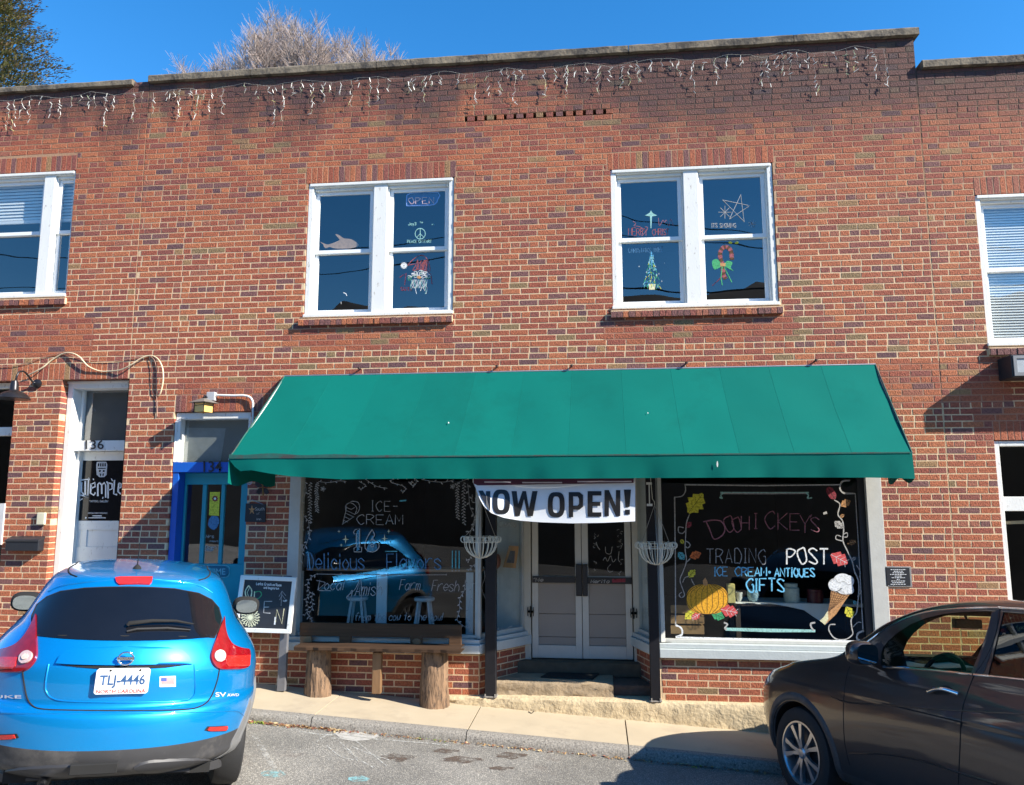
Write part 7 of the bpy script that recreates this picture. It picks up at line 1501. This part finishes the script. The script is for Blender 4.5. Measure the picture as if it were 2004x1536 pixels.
# plate
M_PL = mat('white plate', (.74, .76, .76), .4, var=.03); pl = [JZ(632, 765), (0, 0)]
def plq(x, y, off): u, z = jb_.px(*JZ(x, y), 'rear', 0); return Vector((u, -.024-off, z))
mb = MB(); q = [Vector((-.155, -.024, .822)), Vector((.155, -.024, .822)), Vector((.155, -.024, .977)), Vector((-.155, -.024, .977))]
c_ = .012; pts = [(-.155+c_, .822), (.155-c_, .822), (.155, .822+c_), (.155, .977-c_), (.155-c_, .977), (-.155+c_, .977), (-.155, .977-c_), (-.155, .822+c_)]
mb.prism([Vector((a, -.024, b)) for a, b in pts], Vector((0, .02, 0))); plt = bevel(mb.build('number_plate', M_PL, jk), .002)
pb = lambda x0, x1, z0, z1, o=.0255: (lambda u, v: Vector((x0+(x1-x0)*u, -o, z0+(z1-z0)*v)))
M_NB = mat('plate blue', (.03, .09, .22), .5); M_NR = mat('plate red', (.55, .06, .04), .5)
put_text('TLJ-4446', pb(-.130, .130, .860, .940), M_NB, plt, offset=.022); put_text('NORTH CAROLINA', pb(-.140, .140, .829, .852), M_NR, plt, offset=.02); put_text('IN GOD WE TRUST', pb(-.065, .065, .958, .967), M_NB, plt)
for x in (-.075, .095): mb = MB(); mb.lathe([(.007, 0), (.006, .004), (0, .005)], 10, Matrix.Translation((x, -.024, .967)) @ Matrix.Rotation(1.5708, 4, 'X')); mb.build('screw', M_CAVE, plt)
# emblem: ring with a name bar
u, z = jb_.px(*JZ(833, 692)); mb = MB(); mb.tube([Vector((u+.044*math.cos(k*.2244), -.012, z+.038*math.sin(k*.2244))) for k in range(29)], .0055, 8); em = mb.build('emblem', M_CHROME, jk, smooth=60)
mb = MB(); mb.box(u-.050, u+.050, -.022, -.008, z-.011, z+.011); bevel(mb.build('name_bar', M_CHROME, em), .003); put_text('NISSAN', pb(u-.043, u+.043, z-.007, z+.007, .0228), M_CAVE, em)
put_text('JUKE', lambda a, b: jb_.pt(*(lambda p: (p[0], p[1]))(jb_.px(*JZ(-78+222*a, 972-28*b), 'rear')), 'rear', .004), M_BADGE, jk, offset=.015)
put_text('SV', lambda a, b: jb_.pt(*jb_.px(*JZ(1418+70*a, 955-30*b), 'rear'), 'rear', .004), M_BADGE, jk, offset=.014)
put_text('AWD', lambda a, b: jb_.pt(*jb_.px(*JZ(1495+78*a, 954-20*b), 'rear'), 'rear', .004), M_BADGE, jk, offset=.014)
# flag sticker
fl = MB(); F_ = lambda a, b, o: jb_.pt(*jb_.px(*JZ(a, b), 'rear'), 'rear', .003+o)
fl.poly([F_(1052, 890, 0), (F_(1158, 888, 0)), F_(1158, 817, 0), F_(1052, 821, 0)], 0)
for k in range(7): y = 829+k*6.6; fl.poly([F_(1062, y+3.6, .001), F_(1150, y+2.9, .001), F_(1150, y-.6, .001), F_(1062, y+.1, .001)], 1)
fl.poly([F_(1062, 852, .002), F_(1098, 851, .002), F_(1098, 829, .002), F_(1062, 829, .002)], 2); fl.poly([F_(1062, 884, .001), F_(1148, 883, .001), F_(1148, 880, .001), F_(1062, 881, .001)], 3)
fl.build('flag_sticker', [M_PL, mat('sticker red', (.62, .12, .12), .5), mat('sticker blue', (.06, .10, .35), .5), M_CAVE], jk)
# wiper
mb = MB(); W3 = lambda a, b, o: jb_.pt(*jb_.px(*JZ(a, b), 'rear'), 'rear', o)
mb.tube([W3(840, 497, .02), W3(850, 490, .03), W3(1000, 478, .035), W3(1150, 478, .035), W3(1262, 494, .03)], [.012, .014, .012, .009, .005], 8); mb.build('wiper_arm', M_CAVE, jk, smooth=60)
mb = MB(); mb.tube([W3(835, 532, .012), W3(900, 518, .014), W3(1100, 512, .014), W3(1250, 522, .012)], [.006, .009, .009, .005], 6); mb.build('wiper_blade', M_RUB, jk)
mb = MB(); a_ = Vector((-.03, .78, 1.523)); mb.lathe([(.032, -.005), (.026, .02), (.012, .035), (.006, .04)], 16, Matrix.Translation(a_)); mb.tube([a_+Vector((0, 0, .03)), a_+Vector((-.004, -.06, .20))], [.005, .0025], 6); mb.build('antenna', M_CAVE, jk, smooth=50)
mb = MB(); mb.box(-.22, .04, -.105, -.06, .375, .435); bevel(mb.build('tow_cover', M_CAVE, jk), .004)
mb = MB(); mb.lathe([(.034, 0), (.038, .01), (.038, .14)], 20, Matrix.Translation((-.36, -.04, .285)) @ Matrix.Rotation(-1.5708, 4, 'X'), cap=False); mb.build('exhaust_tip', M_CHROME, jk, smooth=50)
for sg in (-1, 1):
    M = Matrix.Translation((sg*.93, 2.5, 1.075)); mb = MB()
    def f(u, v):
        a = u*2*math.pi; w = (v-.5)*math.pi; ca, sa, cw_, sw = math.cos(a), math.sin(a), math.cos(w), math.sin(w); e = .75
        return M @ Vector((.125*math.copysign(abs(ca*cw_)**e, ca*cw_), .07*math.copysign(abs(sa*cw_)**e, sa*cw_)+.03, .085*math.copysign(abs(sw)**e, sw)))
    mb.grid(f, 24, 14); hs_ = mb.build('mirror', M_CAVE, jk, smooth=60)
    mb = MB(); b = [M @ Vector((.096*math.copysign(abs(math.cos(k*.2618))**.75, math.cos(k*.2618)), -.056, .060*math.copysign(abs(math.sin(k*.2618))**.75, math.sin(k*.2618)))) for k in range(24)]; mb.poly(b); mb.build('mirror_glass', mat('mirror silver', (.62, .70, .70), .03, metal=1., var=0), hs_)
    mb = MB(); mb.tube([(sg*.70, 2.62, 1.03), (sg*.86, 2.55, 1.06)], .025); mb.build('mirror_stalk', M_CAVE, hs_)
    side = 'left' if sg < 0 else 'right'
    sw_o = [(.75, 1.14), (.95, 1.30), (1.15, 1.40), (1.7, 1.425), (2.15, 1.40), (2.5, 1.27), (2.82, 1.10), (2.6, 1.07), (1.7, 1.07), (1.1, 1.09)]
    jb_.patch('side_window', sw_o, side, .003, mat('privacy glass', (0, 0, 0)), jk, rows=14, cols=20, skirt=.004)
    if sg > 0: jb_.patch('corner_cladding', [(.30, .30), (.28, .42), (.33, .54), (.42, .68), (.47, .64), (.44, .50), (.43, .38), (.46, .30)], side, .006, mat('sunlit grey cladding', (.17, .17, .17), .55, var=.1), jk, rows=14, cols=8, skirt=.01)  # lighter copy of the cladding grey, sunlight put into its colour
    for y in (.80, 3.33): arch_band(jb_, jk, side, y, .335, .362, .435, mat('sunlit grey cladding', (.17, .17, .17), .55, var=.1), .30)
    for y in (.80, 3.33): wheel(jk, sg*.845, y, .335, .335, sg, rim=.21)
    jb_.line('door_seam', [(1.35, .5), (1.30, .9), (1.28, 1.40)], side, .003, M_CAVE, jk, 0, 3); jb_.line('roof_channel', [(.62, 1.475), (.9, 1.502), (1.3, 1.512), (1.8, 1.49), (2.2, 1.43)], side, .006, M_CAVE, jk, 0, 4)
fs_ = [(-.55, 1.08), (.55, 1.08), (.42, 1.42), (-.42, 1.42)]
mb = MB()
def wsf(u, v):
    z = 1.09+.34*v; k = jb_.at(z); hw = k[3]*.82; return Vector((-hw+2*hw*u, k[2]+.004-.28*abs(2*u-1)**2.6, z+.004))
mb.grid(wsf, 20, 10); mb.build('windscreen', mat('privacy glass', (0, 0, 0)), jk, smooth=60)

# ---- dark grey suv, left side
pit = math.radians(3.5); MS0 = car_frame((1.64, -1.63, -.350), -22, pit)
MS = MS0 @ Matrix.Translation((.845, 0, 0))
sv = thing('grey_suv', 'dark grey brown suv parked nose in at the lower right, seen from its left side', 'car', mw=MS)
M_SP = paint('dark grey brown metallic paint', (.034, .027, .027), (.068, .054, .050), .2)
SK = [(.24, -3.35, .72, .80, .5, .5), (.32, -3.45, .83, .86, .5, .62), (.42, -3.5, .89, .885, .5, .66), (.55, -3.52, .92, .90, .5, .68), (.68, -3.52, .93, .91, .5, .68), (.76, -3.5, .91, .912, .5, .66), (.83, -3.5, .86, .91, .5, .62), (.89, -3.48, .78, .905, .5, .58), (.95, -3.47, .66, .897, .5, .52), (1.00, -3.46, .47, .885, .5, .42), (1.04, -3.45, .34, .875, .5, .36), (1.07, -3.44, .18, .865, .5, .32), (1.095, -3.43, .03, .855, .5, .28),
      (1.12, -3.42, -.12, .845, .5, .26), (1.16, -3.40, -.24, .825, .5, .26), (1.25, -3.37, -.37, .795, .5, .27), (1.33, -3.33, -.49, .765, .5, .28), (1.41, -3.30, -.60, .73, .5, .28), (1.475, -3.25, -.72, .70, .5, .3), (1.53, -3.2, -.85, .672, .5, .3), (1.58, -3.12, -1.0, .645, .5, .32), (1.615, -3.05, -1.15, .61, .5, .34), (1.64, -2.95, -1.32, .555, .5, .36), (1.657, -2.8, -1.52, .47, .4, .36), (1.668, -2.6, -1.8, .28, .3, .3), (1.672, -2.45, -2.0, .1, .1, .1)]
sb_ = Body(MS, SK, p=2.4, waist=lambda q, z: 1+.006*math.exp(-((q-0)/.45)**2)*(1 if z < .9 else 0)-.012*math.exp(-((q+1.3)/.6)**2)*(1 if z < .9 else 0))
so = sb_.mesh('body', [M_SP, M_CAVE, M_CLAD], sv, zc=.32)
SZ = lambda a, b: (1480+a/3.825, 1150+b/3.825)
def SP(pts, n=0): q = sm(pts, n) if n else pts; return [sb_.px(*SZ(a, b), 'left') for a, b in q]
win = SP([(935, 470), (985, 400), (1060, 335), (1160, 272), (1270, 228), (1400, 196), (1540, 182), (1690, 176), (1765, 176), (1735, 300), (1690, 440), (1640, 560), (1605, 642), (1400, 620), (1200, 604), (1080, 594), (930, 585)])
win2 = SP([(1850, 182), (1980, 192), (2200, 215), (2430, 265), (2520, 330), (2560, 740), (2200, 700), (1900, 668), (1735, 652), (1770, 520), (1815, 330)])
def prism_yz(pts, x0, x1):
    mb = MB(); mb.prism([Vector((x0, a, b)) for a, b in pts], Vector((x1-x0, 0, 0))); return mb
cs = []
for y in (0., -2.62):
    for sg in (-1, 1): cs.append(cutter(cyl_x(*((.55, 1.2) if sg > 0 else (-1.2, -.55)), y, .35, .40), sv, [M_SP, M_CAVE]))
# cabin cavity
cab = MB(); cv = [(-.38, 1.0), (-.42, 1.13), (-.64, 1.33), (-.90, 1.48), (-1.25, 1.58), (-2.0, 1.60), (-3.0, 1.56), (-3.1, 1.0), (-3.1, .62), (-.38, .62)]
cab.prism([Vector((-.60, a, b)) for a, b in cv], Vector((1.20, 0, 0))); cs.append(cutter(cab, sv, [M_SP, M_CAVE]))
def trap_cut(pts, xo, xi):     # window prism
    return cutter(prism_yz(pts, xo, xi), sv, [M_SP, M_CAVE])
for sg in (-1, 1):
    for q in (win, win2): cs.append(trap_cut(q, sg*1.1, sg*.565))
ws = MB(); ws.prism([Vector((-.60, .1, 1.165)), Vector((.60, .1, 1.165)), Vector((.46, .1, 1.52)), Vector((-.46, .1, 1.52))], Vector((0, -1.5, 0))); cs.append(cutter(ws, sv, [M_SP, M_CAVE]))
boolcut(so, cs)
for side in ('left', 'right'):
    a = sb_.patch('front_side_window', win, side, -.006, M_CARGLASS, sv, rows=16, cols=18, skirt=0); b = sb_.patch('rear_side_window', win2, side, -.006, M_TINT, sv, rows=12, cols=14, skirt=0)
    sb_.line('chrome_strip', SP([(955, 592), (1100, 600), (1300, 617), (1480, 637), (1625, 652)], 3), side, .009, M_CHROME, sv, .004, 0); sb_.line('chrome_strip', SP([(1632, 654), (1800, 670), (2004, 692), (2300, 725)], 3), side, .009, M_CHROME, sv, .004, 0)
    sb_.line('roof_trim', SP([(800, 435), (880, 375), (960, 315), (1060, 260), (1180, 212), (1320, 178), (1500, 160), (1700, 154), (1820, 153)], 3), side, .009, M_CHROME, sv, .003, 0)
    sb_.line('roof_trim', SP([(1828, 153), (1950, 160), (2100, 172), (2300, 205)], 3), side, .009, M_CHROME, sv, .003, 0)
    sb_.patch('pillar_cover', SP([(1768, 178), (1822, 160), (1800, 330), (1755, 500), (1700, 655), (1632, 646), (1665, 560), (1710, 430), (1745, 300)]), side, .002, M_BLACK, sv, rows=14, cols=4, skirt=.004)
    sb_.line('door_seam', SP([(1826, 156), (1815, 250), (1770, 420), (1700, 560), (1630, 660), (1590, 760), (1550, 880), (1532, 1000), (1525, 1200), (1512, 1470)], 3), side, .0045, M_CAVE, sv, -.001, 0)
    sb_.line('door_seam', SP([(700, 590), (680, 650), (662, 760), (652, 900), (655, 1050), (665, 1180), (700, 1330)], 3), side, .004, M_CAVE, sv, -.001, 0)
    sb_.line('body_crease', SP([(560, 820), (700, 860), (1000, 880), (1300, 905), (1600, 925), (2004, 945)], 3), side, .006, M_SP, sv, -.002, 0)
    sb_.line('body_crease', SP([(700, 1240), (1000, 1250), (1300, 1310), (1520, 1385), (1800, 1470)], 3), side, .008, M_SP, sv, -.002, 0)
    sb_.patch('sail_panel', SP([(862, 440), (935, 405), (960, 420), (935, 500), (925, 590), (880, 585)]), side, .003, M_BLACK, sv, rows=8, cols=4, skirt=.004)
    hd = MB(); hp_ = SP([(1300, 782), (1380, 772), (1450, 778), (1525, 800)], 3)
    hd.tube([sb_.pt(u, z, side, .012+.028*math.sin(math.pi*i/(len(hp_)-1))) for i, (u, z) in enumerate(hp_)], .014, 8); hd.build('door_handle', M_CHROME, sv, smooth=60)
    sb_.patch('handle_cup', SP([(1310, 770), (1370, 735), (1430, 732), (1480, 760), (1440, 800), (1340, 800)]), side, .002, M_CAVE, sv, rows=8, cols=8, skirt=.002)
    sg = -1 if side == 'left' else 1
    for y in (0., -2.62): wheel(sv, sg*.895, y, .35, .355, sg, rim=.236, width=.21); arch_band(sb_, sv, side, y, .35, .392, .47, M_CLAD, .26)
    # mirror
    M = Matrix.Translation((sg*1.0, -.93, 1.225)); mb = MB()
    def f(u, v):
        a = u*2*math.pi; w = (v-.5)*math.pi; ca, sa, cw_, sw = math.cos(a), math.sin(a), math.cos(w), math.sin(w); e = .7
        return M @ Vector((.105*math.copysign(abs(ca*cw_)**e, ca*cw_), .075*math.copysign(abs(sa*cw_)**e, sa*cw_)+.03, .085*math.copysign(abs(sw)**e, sw)))
    mb.grid(f, 24, 14); hs_ = mb.build('mirror', M_SP, sv, smooth=60)
    mb = MB(); mb.poly([M @ Vector((.088*math.copysign(abs(math.cos(k*.2618))**.6, math.cos(k*.2618)), -.047, .068*math.copysign(abs(math.sin(k*.2618))**.6, math.sin(k*.2618)))) for k in range(24)]); mb.build('mirror_glass', mat('blue mirror', (.28, .34, .38), .03, metal=1., var=0), hs_)
    mb = MB(); mb.tube([(sg*.80, -.80, 1.16), (sg*.93, -.86, 1.19)], .03); mb.build('mirror_stalk', M_BLACK, hs_)
    sb_.patch('headlamp', [(.40, .84), (.62, .76), (.80, .76), (.78, .86), (.62, .93), (.50, .93)], side, .004, mat('clear headlamp', (.35, .36, .38), .1, coat=1.), sv, rows=10, cols=12, skirt=.01)
    sb_.patch('side_marker', [(.62, .52), (.80, .50), (.80, .62), (.66, .64)], side, .004, mat('dark fog surround', (.03, .03, .03), .4), sv, rows=4, cols=5, skirt=.006)
mb = MB()
def wsg(u, v):
    z = 1.15+.39*v; k = sb_.at(z); hw = .615-.135*v; x = -hw+2*hw*u; return Vector((x, k[2]-k[5]*(1-max(0, 1-abs(x/k[3])**2.4)**(1/2.4))-.008, z))
mb.grid(wsg, 14, 8); mb.build('windscreen', M_CARGLASS, sv, smooth=60)
mb = MB(); mb.box(-.60, .60, -.78, -.36, .95, 1.09); bevel(mb.build('dashboard', mat('tan dashboard', (.16, .13, .10), .7), sv), .03, 3)
mb = MB(); mb.tube([(-.36+.19*math.cos(k*.2618), -.98-.06*math.sin(k*.2618), 1.06+.18*math.sin(k*.2618)) for k in range(25)], .016, 8); mb.tube([(-.36, -.97, 1.05), (-.36, -.76, 1.0)], .03); mb.build('steering_wheel', M_BLACK, sv, smooth=60)
for x in (-.36, .36):
    mb = MB(); mb.box(x-.25, x+.25, -1.75, -1.25, .70, .86); mb.box(x-.23, x+.23, -1.98, -1.82, .82, 1.30, M=None); mb.box(x-.12, x+.12, -1.96, -1.87, 1.33, 1.50); s_ = bevel(mb.build('seat', mat('tan seat cloth', (.20, .16, .12), .8), sv), .05, 3); s_['label'] = 'driver seat' if x < 0 else 'passenger seat'
mb = MB(); mb.box(-.13, .13, -.90, -.86, 1.42, 1.49); mb.tube([(0, -.88, 1.48), (0, -.86, 1.54)], .012); bevel(mb.build('rear_view_mirror', M_BLACK, sv), .01)
for k, (a, b, c) in enumerate(((-.45, .95, .3), (-.05, 1.0, .2))):
    mb = MB(); mb.prism([Vector((a, -.42-.02*k, 1.10)), Vector((a+.30, -.42, 1.12)), Vector((a+.28, -.70, 1.115)), Vector((a-.02, -.66, 1.098))], Vector((0, 0, .004))); mb.build('paper', mat('white paper', (.7, .7, .68), .7), sv)
sb_.patch('parcel_dark', [(-3.2, .9), (-3.0, .9), (-3.0, 1.0), (-3.2, 1.0)], 'left', .001, M_CAVE, sv, rows=2, cols=2, skirt=0)
mb = MB(); mb.box(-.6, .6, -3.2, .6, .22, .30); mb.build('underbody', M_CAVE, sv)
bpy.context.view_layer.update()
